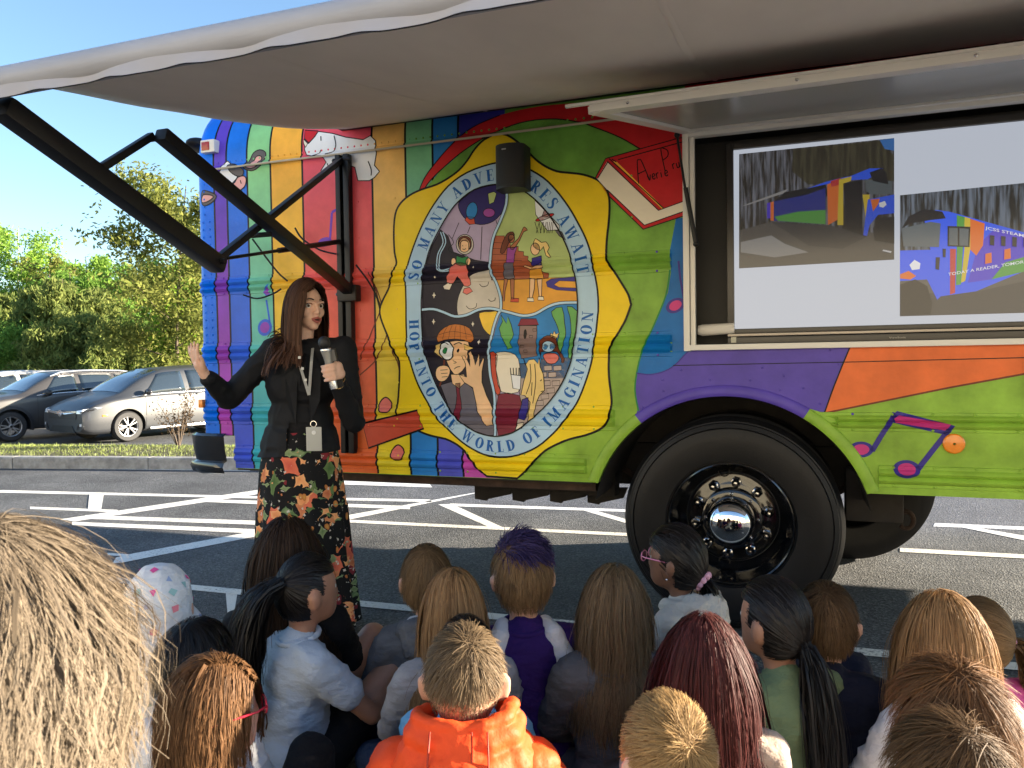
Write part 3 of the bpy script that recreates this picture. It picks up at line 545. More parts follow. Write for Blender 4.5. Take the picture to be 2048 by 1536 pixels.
art('cyan', oval(738, 690, 42, 66, rot=.2)); art('brick', [(685, 760), (700, 735), (755, 740), (762, 790), (720, 795)]); art('lime', [(860, 560), (905, 545), (925, 560), (905, 625), (870, 640)]); art('plum', oval(868, 705, 45, 34))
art('moon', oval(685, 945, 66, 76), line=.004); LAY[0] = 14; art('skin', oval(682, 950, 44, 55)); art('hair', [(635, 950), (640, 900), (682, 880), (728, 900), (735, 960), (715, 985), (712, 930), (680, 915), (655, 930), (652, 985)], sm=2)
art('rose', [(610, 1090), (700, 1095), (720, 1180), (730, 1250), (680, 1260), (640, 1190), (600, 1240), (550, 1230), (575, 1150)], sm=2); art('kelly', [(622, 1030), (664, 1045), (710, 1035), (708, 1100), (664, 1110), (620, 1095)])
art('cream', [(520, 1260), (560, 1235), (590, 1245), (570, 1290), (530, 1285)]); art('rose', [(680, 1280), (720, 1270), (745, 1300), (700, 1325), (670, 1310)]); art('skin', oval(600, 1075, 18, 28)); art('skin', oval(712, 1075, 18, 28))
for cx, cy, s in ((452, 1330, 26), (470, 1195, 14), (760, 1120, 12)): art('cream', [(cx, cy-s), (cx+s*.25, cy-s*.25), (cx+s*.6, cy), (cx+s*.25, cy+s*.25), (cx, cy+s), (cx-s*.25, cy+s*.25), (cx-s*.6, cy), (cx-s*.25, cy-s*.25)], line=.001)
for cx, cy, a in ((830, 1245, 34), (890, 1360, 26), (735, 1410, 40)): line([(cx-a, cy), (cx-a*.3, cy+a*.6), (cx+a*.8, cy+a*.3), (cx+a, cy-a*.5)], lay=15)
for q in ((670, 955), (695, 952)): art('ink', oval(q[0], q[1], 4, 6), line=0)
line([(668, 978), (680, 984), (694, 976)], lay=15)
# top right: basketball
LAY[0] = 11
art('lime', [(1010, 505), (1110, 532), (1200, 592), (1290, 682), (1370, 792), (1430, 902), (1480, 1022), (1510, 1132), (1525, 1200), (890, 1200), (880, 1050), (900, 900), (950, 780), (1000, 650)], line=0)
art('court', [(900, 1200), (1525, 1195), (1540, 1385), (1400, 1390), (1310, 1420), (1220, 1470), (1130, 1485), (1040, 1465), (960, 1445), (958, 1350), (930, 1250)], line=0)
LAY[0] = 12
art('wood', [(890, 1215), (880, 1050), (915, 880), (985, 880), (985, 930), (1030, 930), (1030, 960), (1090, 960), (1090, 995), (1130, 1000), (1130, 1030), (1165, 1035), (1165, 1065), (1290, 1160), (1325, 1165), (1320, 1200)])
for y in (930, 975, 1020, 1065, 1110, 1160): line([(895, y), (985+(y-930)*1.0, y+4)], w=.002, sm=1)
art('white', [(1215, 610), (1400, 800), (1400, 835), (1310, 840), (1222, 720)]); art('slate', [(1365, 835), (1420, 850), (1450, 915), (1400, 880)])
for k in range(5): line([(1215+32*k, 775), (1240+22*k, 860)], w=.003, sm=1); line([(1225+30*k, 860), (1250+26*k, 775)], w=.003, sm=1)
art('crimson', oval(1290, 740, 74, 16, rot=-.35)); art('brick', [(1268, 735), (1290, 680), (1330, 720), (1310, 735)])
LAY[0] = 14
art('noteblue', [(1300, 1230), (1340, 1205), (1525, 1190), (1530, 1225), (1400, 1220), (1360, 1250), (1400, 1270), (1530, 1275), (1530, 1300), (1380, 1290), (1310, 1265)], line=.002)
art('tan', [(1030, 960), (1090, 900), (1120, 835), (1135, 812), (1160, 838), (1130, 850), (1100, 915), (1050, 985)], sm=2); art('hair', [(985, 900), (1010, 860), (1050, 850), (1060, 890), (1020, 930), (985, 1005), (955, 1010), (965, 950)], sm=2); art('tan', oval(1038, 900, 24, 32)); art('plum', [(1008, 970), (1080, 965), (1062, 1020), (1060, 1085), (1000, 1085), (1002, 1020)]); art('slate', [(990, 1085), (1060, 1085), (1065, 1200), (1020, 1210), (985, 1200)]); art('tan', [(985, 1205), (1012, 1208), (990, 1300), (985, 1375), (968, 1375)]); art('tan', [(1030, 1208), (1060, 1205), (1058, 1290), (1056, 1360), (1036, 1360)]); art('brick', [(1035, 1350), (1095, 1355), (1092, 1382), (1030, 1380)])
art('blond', [(1205, 960), (1220, 900), (1265, 930), (1300, 925), (1325, 970), (1310, 1000), (1340, 1045), (1300, 1030), (1280, 960), (1260, 990)], sm=2); art('skin', oval(1218, 980, 34, 46)); art('noteblue', [(1195, 1050), (1265, 1030), (1275, 1105), (1200, 1110)]); art('skin', [(1150, 1105), (1200, 1120), (1275, 1085), (1280, 1120), (1200, 1140), (1135, 1115)]); art('court', [(1190, 1130), (1275, 1130), (1285, 1205), (1230, 1210), (1175, 1200)]); art('skin', [(1178, 1205), (1215, 1205), (1212, 1280), (1195, 1350), (1175, 1350)]); art('skin', [(1232, 1205), (1270, 1205), (1268, 1280), (1265, 1340), (1248, 1340)]); art('cream', [(1160, 1350), (1205, 1350), (1208, 1378), (1158, 1376)]); art('cream', [(1242, 1340), (1280, 1340), (1284, 1368), (1238, 1366)])
# bottom left: detective with a lens
LAY[0] = 11
art('space', [(357, 160), (450, 155), (530, 180), (610, 210), (700, 200), (790, 160), (880, 150), (945, 165), (900, 300), (880, 420), (870, 520), (880, 650), (910, 780), (915, 900), (920, 1000), (915, 1105), (860, 1102), (760, 1070), (650, 990), (560, 880), (490, 760), (430, 620), (390, 480), (365, 350)], c4, 0)
LAY[0] = 12
art('orange', [(795, 175), (880, 165), (940, 172), (900, 300), (880, 345), (830, 300), (805, 240)], c4, sm=2)
for cx, cy, s in ((448, 240, 24), (745, 258, 22), (800, 395, 22)): art('cream', [(cx, cy-s), (cx+s*.25, cy-s*.25), (cx+s*.6, cy), (cx+s*.25, cy+s*.25), (cx, cy+s), (cx-s*.25, cy+s*.25), (cx-s*.6, cy), (cx-s*.25, cy-s*.25)], c4, .001)
art('slate', [(500, 720), (600, 690), (690, 700), (760, 760), (860, 900), (905, 1000), (915, 1100), (860, 1102), (760, 1070), (650, 990), (560, 880)], c4, sm=0); LAY[0] = 13
art('maroon', [(615, 710), (650, 705), (645, 770), (665, 900), (650, 985), (610, 945), (625, 800)], c4); art('skin', [(580, 640), (680, 640), (690, 700), (640, 745), (590, 710)], c4)
art('skin', [(530, 400), (720, 390), (715, 480), (690, 580), (640, 635), (600, 635), (555, 560), (530, 480)], c4, sm=2); LAY[0] = 14
art('blond', [(690, 410), (755, 440), (720, 460), (690, 450)], c4); art('blond', [(475, 420), (465, 470), (520, 520), (530, 400)], c4)
art('tweed', [(475, 360), (500, 310), (570, 265), (650, 262), (720, 290), (755, 360), (740, 400), (680, 380), (600, 372), (530, 380), (490, 395)], c4, sm=2)
for k in range(5): line([(520+45*k, 375), (530+40*k, 320), (560+30*k, 268)], c4, .002, lay=15.5)
line([(485, 340), (600, 315), (745, 345)], c4, .002, lay=15.5)
art('white', oval(556, 460, 52, 72), c4, .007, 15); art('kelly', oval(545, 460, 16, 24), c4, .002, 16); line([(520, 410), (545, 400), (575, 415)], c4, .005, lay=17); art('ink', oval(645, 460, 9, 15), c4, 0, 16); line([(615, 415), (650, 400), (675, 410)], c4, .005, lay=16); line([(595, 535), (622, 550), (600, 556)], c4, .003, lay=16); line([(605, 600), (625, 585), (650, 580)], c4, .004, lay=16)
line([(530, 530), (525, 590), (505, 690), (495, 730)], c4, .010, 'hair', 15)
art('skin', [(470, 600), (500, 575), (550, 575), (575, 610), (560, 660), (530, 690), (490, 690), (465, 650)], c4, .0035, 16, 2)
for k in range(3): line([(500+6*k, 608+26*k), (555, 604+26*k)], c4, .003, lay=17)
art('skin', [(640, 640), (700, 660), (690, 560), (665, 500), (690, 500), (725, 580), (722, 480), (745, 465), (765, 570), (790, 500), (800, 480), (795, 580), (825, 515), (832, 525), (815, 620), (815, 700), (850, 800), (900, 900), (905, 1020), (850, 1030), (780, 900), (745, 740), (680, 700)], c4, .004, 15)
# bottom right: castle, dragon, horse
LAY[0] = 11
art('cyan', [(960, 165), (1040, 185), (1130, 205), (1220, 190), (1310, 140), (1400, 110), (1540, 105), (1535, 200), (1520, 380), (1490, 540), (1440, 670), (900, 670), (880, 520), (890, 420), (915, 300)], c4, 0)
art('stone', [(1100, 560), (1260, 555), (1265, 525), (1300, 525), (1300, 555), (1345, 555), (1350, 520), (1400, 520), (1410, 550), (1440, 515), (1495, 512), (1440, 670), (1370, 790), (1270, 910), (1170, 1000), (1060, 1075), (1100, 800)], c4)
LAY[0] = 12
for j, y in enumerate((575, 625, 690, 745, 790, 840, 890)):
    for k in range(5):
        x = 1285+k*72-(j % 2)*34-j*6
        if x+60 > 1480-(y-560)*.52: continue
        art('stone', [(x, y), (x+58, y-4), (x+60, y+34), (x+2, y+38)], c4, .003)
art('leaf', [(1340, 165), (1420, 130), (1440, 250), (1450, 340), (1430, 430), (1410, 500), (1390, 450), (1400, 330), (1370, 240)], c4, sm=2); art('leaf', [(1460, 125), (1535, 160), (1525, 330), (1500, 500), (1470, 510), (1490, 330), (1480, 200)], c4, sm=2)
art('leaf', [(945, 290), (970, 240), (960, 190), (1000, 255), (1010, 200), (1035, 260), (1055, 340), (1035, 400), (1050, 440), (1015, 450), (995, 400), (960, 350)], c4, sm=0)
art('rock', [(1100, 270), (1230, 270), (1235, 500), (1115, 520), (1095, 400)], c4); art('maroon', [(1110, 218), (1225, 218), (1245, 265), (1085, 272)], c4); art('ink', oval(1143, 335, 11, 36), c4, .002, 13.5)
for q in ((1200, 295), (1175, 345), (1110, 420), (1140, 455)): line([(q[0], q[1]), (q[0]+26, q[1]), (q[0]+26, q[1]+18), (q[0], q[1]+18), q], c4, .0025, sm=1)
LAY[0] = 13
art('hair', [(1255, 450), (1260, 385), (1310, 345), (1380, 360), (1395, 430), (1440, 520), (1420, 555), (1390, 470), (1270, 470), (1265, 520)], c4, sm=2); art('blond', [(1335, 355), (1335, 325), (1352, 338), (1362, 310), (1376, 336), (1398, 326), (1385, 372)], c4); LAY[0] = 14; art('pale', oval(1325, 430, 50, 42), c4); art('cyan', oval(1302, 432, 15, 20), c4, .002); art('cyan', oval(1352, 430, 17, 21), c4, .002); art('rose', [(1280, 500), (1310, 480), (1370, 480), (1400, 510), (1370, 555), (1310, 555)], c4, sm=2)
LAY[0] = 13
art('brick', [(885, 475), (935, 490), (920, 600), (955, 760), (935, 800), (905, 740), (885, 620)], c4, sm=2); art('cream', [(920, 500), (960, 470), (1040, 475), (1090, 520), (1105, 650), (1090, 775), (960, 770), (925, 640)], c4, sm=2); art('white', [(1035, 640), (1110, 650), (1105, 755), (1050, 745)], c4, .004, 14)
for k in range(4): line([(1030+22*k, 590), (1035+20*k, 645)], c4, .005, lay=15, sm=1)
art('maroon', [(940, 790), (1010, 780), (1100, 800), (1115, 860), (1090, 1000), (1060, 1075), (940, 1105), (920, 1000), (925, 880)], c4, sm=0); LAY[0] = 15
art('blond', [(1130, 520), (1145, 570), (1170, 530), (1210, 525), (1240, 560), (1250, 510), (1255, 580), (1280, 640), (1290, 760), (1250, 800), (1225, 860), (1215, 960), (1170, 1000), (1180, 850), (1140, 800), (1110, 795), (1130, 700), (1160, 600)], c4, .004)
for pts in ([(1180, 560), (1185, 680), (1150, 790)], [(1215, 560), (1222, 700), (1200, 860)], [(1195, 700), (1190, 800)], [(1255, 690), (1270, 680)], [(1260, 770), (1280, 765)]): line(pts, c4, .004, lay=16.5)
art('noteblue', [(1120, 830), (1165, 815), (1170, 920), (1145, 985), (1095, 970), (1110, 900)], c4, .004, 16); art('cream', [(1090, 1010), (1140, 1000), (1120, 1045), (1070, 1060)], c4, .004, 16)
# dividers
for w, nm, l in ((.018, 'ink', 20), (.012, 'pale', 21)):
    stroke('picture_divider', catmull(c3([(1003, 505), (1000, 640), (950, 780), (900, 900), (880, 1050), (890, 1150), (930, 1250), (958, 1350), (958, 1440)])+c4([(935, 190), (900, 300), (880, 420), (870, 520), (880, 650), (908, 780), (915, 900), (920, 1000), (915, 1105)]), 3), w, V[nm], emb, l)
    stroke('picture_divider', catmull(c3([(360, 1440), (450, 1435), (530, 1460), (610, 1490), (700, 1480), (790, 1440), (880, 1430), (960, 1445), (1040, 1465), (1130, 1485), (1220, 1470), (1310, 1420), (1400, 1390), (1540, 1385)]), 3), w, V[nm], emb, l)
stroke('ring_outline', ri, .007, V['ink'], emb, 22, True)
# plank and dots left of the emblem, hanging strings
pl = surf('wrap_plank', [px([(726, 847), (838, 820), (848, 857), (738, 896)])], V['brick'], bus, 8); stroke('plank_outline', px([(726, 847), (838, 820), (848, 857), (738, 896)]), .010, V['ink'], pl, 9, True)
blob((772, 811), 13, 15, 'rose', 6); blob((797, 906), 13, 15, 'rose', 6)
for pts in ([(740, 545), (758, 590), (762, 616), (745, 660), (722, 720)], [(748, 560), (757, 600), (764, 612)], [(775, 664), (765, 700), (748, 725), (720, 750)], [(764, 622), (782, 685), (798, 735), (800, 780), (796, 822)]): stroke('wrap_string', px(catmull(pts, 4)), .007, V['hair'], bus, 4)
# sleeping cow and grazing rhino drawings on the stripes
def fig(shapes, nm, lay=4):
    root = None
    for i, (c, pts, sm) in enumerate(shapes):
        q = [(380+.2051*x, 220+.2051*y) for x, y in pts]; q = catmull(q, 3, True) if sm else q; q = [(max(x, 401), y) for x, y in q]
        o = surf(nm if root is None else 'drawing_shape', [px(q)], V[c], root or bus, lay+i*.8); root = root or o
        stroke('drawing_line', px(q), .006, V['ink'], root, lay+i*.8+.4, True)
    return root
cow = fig([('grey', [(520, 560), (580, 500), (620, 420), (680, 388), (735, 410), (738, 460), (690, 540), (620, 590), (560, 585)], 1), ('pink', [(545, 555), (610, 520), (650, 455), (690, 450), (700, 480), (650, 545), (590, 570)], 1), ('grey', [(105, 880), (120, 790), (200, 800), (260, 840), (220, 900), (140, 935)], 1), ('pink', [(112, 890), (130, 830), (200, 830), (230, 850), (190, 885), (140, 905)], 1), ('white', [(285, 620), (330, 540), (370, 500), (400, 525), (470, 560), (470, 640), (440, 690), (380, 740), (320, 720), (290, 670)], 1), ('grey', [(385, 540), (440, 530), (520, 580), (515, 640), (460, 645), (410, 615), (380, 580)], 1), ('pink', [(380, 750), (440, 710), (470, 660), (530, 645), (552, 680), (540, 740), (500, 780), (440, 815), (390, 800)], 1)], 'cow_drawing')
rhino = fig([('crimson', [(1108, 190), (1240, 200), (1210, 260), (1160, 320), (1115, 280)], 0), ('white', [(1120, 330), (1160, 325), (1215, 260), (1245, 205), (1380, 225), (1520, 265), (1690, 290), (1760, 250), (1810, 300), (1820, 420), (1800, 540), (1850, 600), (1800, 660), (1750, 690), (1640, 690), (1610, 560), (1500, 520), (1420, 480), (1350, 560), (1320, 620), (1275, 640), (1280, 590), (1330, 510), (1290, 450), (1200, 455), (1140, 440), (1120, 390)], 0), ('cream', [(1108, 285), (1150, 325), (1130, 365), (1110, 330)], 0)], 'rhino_drawing')
for pts in ([(1405, 250), (1425, 340), (1400, 410), (1330, 435)], [(1275, 255), (1280, 300)], [(1190, 460), (1260, 430), (1280, 390)], [(1740, 500), (1770, 580), (1770, 640)], [(1340, 520), (1360, 570)]): stroke('drawing_line', px([(380+.2051*x, 220+.2051*y) for x, y in catmull(pts, 4)]), .006, V['ink'], rhino, 9)
for pts in ([(345, 665), (350, 695)], [(495, 685), (505, 720)]): stroke('drawing_line', px([(380+.2051*x, 220+.2051*y) for x, y in pts]), .006, V['ink'], cow, 10)
# red book
def bk(pts): return px([(1150+.22786*x, 150+.22786*y) for x, y in pts])
def bkq(pts): return [(1150+.22786*x, 150+.22786*y) for x, y in pts]
ZL = (OU0-.002)
def clipu(pts): return [(min(u, ZL), z) for u, z in pts]
book = surf('book_drawing', [clipu(bk([(180, 905), (270, 735), (880, 565), (965, 540), (965, 1235), (600, 1355), (285, 1050)]))], V['crimson'], bus, 6)
surf('book_pages', [clipu(bk([(195, 910), (285, 760), (735, 1190), (965, 1105), (965, 1190), (610, 1320), (285, 1010)]))], V['cream'], book, 8)
surf('book_band', [clipu(bk([(335, 760), (365, 760), (780, 1168), (762, 1175)]))], V['orange'], book, 8)
for pts in ([(180, 905), (270, 735), (880, 565), (965, 545)], [(285, 760), (735, 1190), (965, 1105)], [(285, 1050), (600, 1355), (965, 1235)], [(285, 1010), (610, 1320), (965, 1195)], [(380, 745), (960, 585)], [(300, 735), (340, 770), (780, 1172)], [(325, 740), (365, 765)], [(200, 910), (290, 765)]): stroke('book_line', clipu(bk(pts)), .005, V['ink'], book, 9)
SCR = {'A': [[(0, 0), (.18, .95), (.3, 1.0), (.42, .9), (.62, 0)], [(.1, .42), (.5, .45)]], 'P': [[(.1, 0), (.12, 1), (.3, 1.02), (.48, .85), (.42, .62), (.12, .52)]], 'v': [[(0, .5), (.18, 0), (.36, .5)]], 'e': [[(.02, .28), (.34, .3), (.3, .5), (.12, .48), (.04, .2), (.2, 0), (.36, .1)]], 'r': [[(.05, .5), (.06, 0)], [(.06, .35), (.2, .5), (.32, .45)]], 'i': [[(.1, .48), (.1, 0)], [(.1, .66), (.1, .70)]], 'u': [[(.03, .5), (.06, .08), (.2, 0), (.32, .12), (.34, .5)], [(.34, .5), (.36, 0)]], 's': [[(.32, .44), (.16, .5), (.06, .38), (.3, .16), (.18, 0), (.02, .06)]], 't': [[(.14, .8), (.14, .05), (.28, .02)], [(0, .5), (.3, .52)]]}
def script(txt, x, y, dx, dy, size, big):
    for c in txt:
        sc = big if c.isupper() else size; polys = []
        for s in SCR[c]: polys += ribbon(clipu(bk([(x+q[0]*sc*.8+q[1]*dx*0-q[1]*sc*.22, y-q[1]*sc+q[0]*sc*.0+q[0]*dy*sc) for q in (catmull(s, 4) if len(s) > 2 else s)])), .005)
        surf('book_letter', polys, V['ink'], book, 10)
        w = .52*sc*.8 if c.isupper() else .42*sc*.8; x += w+6; y += dy*w
script('Averie', 560, 955, 1, -.30, 92, 190); script('Prust', 778, 852, 1, -.30, 88, 185)
def stripe_mat(u, z):
    for i in range(10):
        if SB[i] <= u < SB[i+1] and u < bu(830, 400)[0]: return V[SN[i]]
    return V['green'] if u < -.42 or z < 1.0 or u > .62 else V['violet']
def rivet_fields():
    R = []
    for zt, zb, u0, u1 in RAILS:
        for u in np.arange(u0+.06, min(u1, 2.2), .16): R += [(u, zt-.008), (u, zb+.008)]
    for u in np.arange(UR+.2, OU0, .042): R += [(u, 2.505)]
    for z in np.arange(.95, 2.45, .045): R += [(UR+.075, z), (UR+.125, z)] if z < 2.2 else [(UR+.09, z)]
    for u in (-.45, bu(790, 400)[0], bu(716, 400)[0]):
        for z in np.arange(.8, 2.4, .2): R.append((u, z))
    for q in [(1285, 815), (1325, 760), (1327, 782), (1420, 760), (1500, 760), (1568, 752), (1606, 776), (1640, 808), (1660, 700), (1678, 728), (1560, 780), (1525, 735), (1362, 740)]: R.append(bu(*q))
    by = {}
    for u, z in R:
        if OU0-.02 < u < OU1 and OZ0 < z < OZ1: continue
        if (u-ARC[0])**2+(z-ARC[1])**2 < .70**2: continue
        by.setdefault(stripe_mat(u, z).name, []).append((u, z))
    for k, L in by.items():
        mb = MB()
        for u, z in L: mb.sphere((u, -prof(u, z)-.002, z), (.006, .004, .006), None, 6, 4)
        mb.build('rivets', bpy.data.materials[k], bus)['kind'] = 'stuff'
rivet_fields()
# ------------------------------------------------------------------ screen bay in the bus side
M_DARK = mat('cabinet_black', (.012, .012, .013), .55)
D_ = .20
mb = MB(); mb.box(((OU0+OU1)/2, D_+.01, (OZ0+OZ1)/2), (OU1-OU0+.1, .02, OZ1-OZ0+.1)); mb.box((OU0-.01, D_/2+.01, (OZ0+OZ1)/2), (.02, D_-.02, OZ1-OZ0+.04)); mb.box((OU1+.01, D_/2+.01, (OZ0+OZ1)/2), (.02, D_-.02, OZ1-OZ0+.04)); mb.box(((OU0+OU1)/2, D_/2+.01, OZ0-.012), (OU1-OU0, D_-.02, .02)); mb.box(((OU0+OU1)/2, D_/2+.01, OZ1+.012), (OU1-OU0, D_-.02, .02))
mb.build('screen_cabinet', M_DARK, bus, 0)
fr = MB(); w = .05
for c, d in [((OU0+.004, -.012, (OZ0+OZ1)/2), (.028, .05, OZ1-OZ0+.02)), ((OU0+.032, -.002, (OZ0+OZ1)/2), (.022, .04, OZ1-OZ0-.03)), ((OU1+.0, -.012, (OZ0+OZ1)/2), (.05, .05, OZ1-OZ0+.02)), (((OU0+OU1)/2, -.012, OZ0+.006), (OU1-OU0-.03, .05, .026)), (((OU0+OU1)/2, -.012, OZ1-.006), (OU1-OU0-.03, .05, .03))]: fr.box(c, d, None, .004)
fr.build('bay_frame', M_ALU, bus, 30)
MB().bar((OU0+.052, -.004, OZ0+.03), (OU0+.052, -.004, OZ1-.03), .012, .012).build('bay_seal', M_BLACKM, bus)
# television
NTV = -.055
tv = thing('television', 'wide television showing two photos of a painted bus, set into the bus side', 'television', tuple(B0), -YAW)
def tvp(x, y, k=0): u, z = bu(x, y, NTV); return (u, -NTV-k*.0006, z)
T0 = bu(1467, 299, NTV); T1 = bu(1469, 658, NTV); tu0, tz1, tz0 = T0[0], T0[1]-.004, T1[1]; tu1 = tu0+(tz1-tz0)*16/9
M_BEZ = mat('tv_bezel', (.02, .018, .018), .3); mb = MB()
mb.box(((tu0+tu1)/2, .10, (tz0+tz1)/2), (tu1-tu0+.05, .07, tz1-tz0+.05), None, .004); mb.build('housing', M_BEZ, tv)
mb = MB(); mb.box((tu0-.016, .052, (tz0+tz1)/2), (.030, .02, tz1-tz0+.06), None, .003); mb.box((tu1+.016, .052, (tz0+tz1)/2), (.030, .02, tz1-tz0+.06), None, .003); mb.box(((tu0+tu1)/2, .052, tz1+.016), (tu1-tu0+.002, .02, .030), None, .003); mb.box(((tu0+tu1)/2, .052, tz0-.012), (tu1-tu0+.002, .02, .022), None, .003); mb.build('bezel', M_BEZ, tv)
MB().box(((tu0+tu1)/2, .044, tz0-.030), (tu1-tu0+.06, .03, .012), None, .003).build('trim_strip', mat('tv_trim', (.36, .32, .28), .35, .3), tv)
MB().box(((tu0+tu1)/2, .048, tz0-.058), (tu1-tu0+.06, .03, .036), None, .004).build('speaker_bar', M_BEZ, tv)
MB().box((bu(1468, 680, NTV)[0], .03, bu(1468, 680, NTV)[1]), (.024, .004, .028)).build('sticker', mat('sticker', (.45, .44, .36), .6), tv)
def scr(name, c, e=.155):
    m = mat('screen_'+name, lin(c), .16, spec=.5); b = m.node_tree.nodes['Principled BSDF']; b.inputs['Emission Color'].default_value = (*lin(c), 1); b.inputs['Emission Strength'].default_value = e; b.inputs['Base Color'].default_value = (.02, .02, .022, 1); return m
def tpoly(name, pts, m, k, parent):
    P = [tvp(x, y, k) for x, y in pts]; P = [(min(p[0], tu1), p[1], max(tz0, min(p[2], tz1))) for p in P]
    return MB().add(P, [tuple(range(len(P)))]).build(name, m, parent, 0)
S_WH = scr('white', (188, 194, 206)); P4 = [(tu0, tz0), (tu1, tz0), (tu1, tz1), (tu0, tz1)]
panel = MB().add([(u, -NTV, z) for u, z in P4], [(0, 1, 2, 3)]).build('screen', S_WH, tv, 0)
def tz(x, y): return (1380+.33857*x, 200+.33857*y)
def tq(pts): return [tz(*p) for p in pts]
def woods(nm, c1, c2, e=.13):
    m = bpy.data.materials.new(nm); m.use_nodes = True; N = m.node_tree.nodes; L = m.node_tree.links; b = N['Principled BSDF']; tc = N.new('ShaderNodeTexCoord'); mp = N.new('ShaderNodeMapping'); mp.inputs['Scale'].default_value = (60, 1, 5); L.new(tc.outputs['Object'], mp.inputs[0]); n = N.new('ShaderNodeTexNoise'); n.inputs['Scale'].default_value = 1.2; n.inputs['Detail'].default_value = 5; L.new(mp.outputs[0], n.inputs[0]); cr = N.new('ShaderNodeValToRGB'); cr.color_ramp.elements[0].position = .42; cr.color_ramp.elements[0].color = (*lin(c1), 1); cr.color_ramp.elements[1].position = .62; cr.color_ramp.elements[1].color = (*lin(c2), 1); L.new(n.outputs[0], cr.inputs[0]); L.new(cr.outputs[0], b.inputs['Emission Color']); b.inputs['Emission Strength'].default_value = e; b.inputs['Base Color'].default_value = (.02, .02, .02, 1); b.inputs['Roughness'].default_value = .16; return m
W1 = woods('screen_woods', (52, 48, 44), (128, 130, 140)); W2 = woods('screen_woods_far', (44, 44, 42), (112, 122, 136)); CAN = woods('screen_canopy', (60, 56, 46), (84, 80, 62))
GR = scr('gravel', (88, 84, 80)); GD = scr('gravel_dark', (66, 64, 64)); SBL = scr('blue', (52, 92, 226)); SBD = scr('blue_dark', (44, 52, 130)); SOR = scr('orange', (214, 110, 50)); SYE = scr('yellow', (200, 176, 60)); SRD = scr('red', (186, 60, 60)); SGR = scr('green', (84, 150, 70)); STE = scr('teal', (66, 120, 190)); SPU = scr('violet', (78, 60, 190)); SDK = scr('dark', (34, 34, 38)); SMG = scr('glass', (92, 100, 104)); SWT = scr('print', (222, 222, 226)); SLT = scr('light', (150, 148, 146))
def dim(m):
    if m.name+'_dim' in bpy.data.materials: return bpy.data.materials[m.name+'_dim']
    d = m.copy(); d.name = m.name+'_dim'; d.node_tree.nodes['Principled BSDF'].inputs['Emission Strength'].default_value *= .55; return d
ph = tpoly('photo', tq([(290, 320), (1206, 225), (1206, 943), (290, 995)]), dim(W1), 1, tv); ph['label'] = 'photo of the bus with its awning out among trees'
for k, (m, pts) in enumerate([(CAN, [(610, 290), (1120, 240), (1206, 330), (1206, 480), (1000, 470), (700, 500), (600, 420)]), (STE, [(1120, 236), (1206, 227), (1206, 300), (1150, 290)]), (GR, [(290, 770), (480, 720), (900, 760), (1206, 800), (1206, 943), (290, 995)]), (SLT, [(300, 840), (480, 800), (560, 850), (700, 900), (500, 930), (300, 900)]), (GD, [(480, 720), (820, 740), (1060, 800), (900, 880), (700, 860)]),
        (SLT, [(310, 625), (580, 525), (560, 550), (330, 625)]), (SDK, [(560, 545), (700, 520), (800, 500), (820, 560), (700, 640), (500, 600)]), (SPU, [(455, 610), (475, 605), (475, 700), (455, 700)]), (SOR, [(475, 605), (495, 600), (495, 715), (475, 712)]), (SBD, [(495, 600), (690, 560), (800, 520), (800, 735), (495, 715)]), (SGR, [(500, 690), (640, 660), (800, 650), (800, 735), (520, 715)]), (SBL, [(690, 525), (800, 485), (890, 462), (950, 450), (1060, 405), (1140, 405), (1100, 440), (1050, 470), (950, 475), (800, 500)]), (SOR, [(810, 500), (880, 470), (885, 700), (815, 740)]), (SRD, [(830, 480), (890, 462), (890, 500), (835, 515)]), (SYE, [(880, 470), (955, 452), (950, 480), (905, 495), (905, 740), (870, 740)]), (SDK, [(905, 495), (1015, 470), (1020, 800), (925, 770)]), (SYE, [(1018, 560), (1060, 560), (1060, 680), (1040, 720)]),
        (SMG, [(1035, 470), (1190, 480), (1195, 555), (1070, 560), (1040, 540)]), (SDK, [(1060, 430), (1130, 405), (1160, 430), (1170, 500), (1080, 480)]), (SBL, [(1050, 590), (1206, 560), (1206, 670), (1110, 680), (1060, 740), (1045, 805), (1022, 800)]), (SDK, [(1206, 690), (1130, 700), (1080, 760), (1090, 830), (1206, 850)]), (SWT, [(1115, 610), (1150, 598), (1160, 620), (1140, 638), (1118, 632)]), (SOR, [(1065, 590), (1120, 585), (1110, 620), (1080, 660)]), (SWT, [(1140, 885), (1190, 895), (1185, 905), (1135, 893)])]):
    tpoly('photo_shape', tq(pts), dim(m), 2+k*.5, ph)
ph2 = tpoly('photo', tq([(1240, 563), (2600, 430), (2600, 1240), (1240, 1278)]), W2, 1, tv); ph2['label'] = 'photo of the parked bus seen from its front corner'
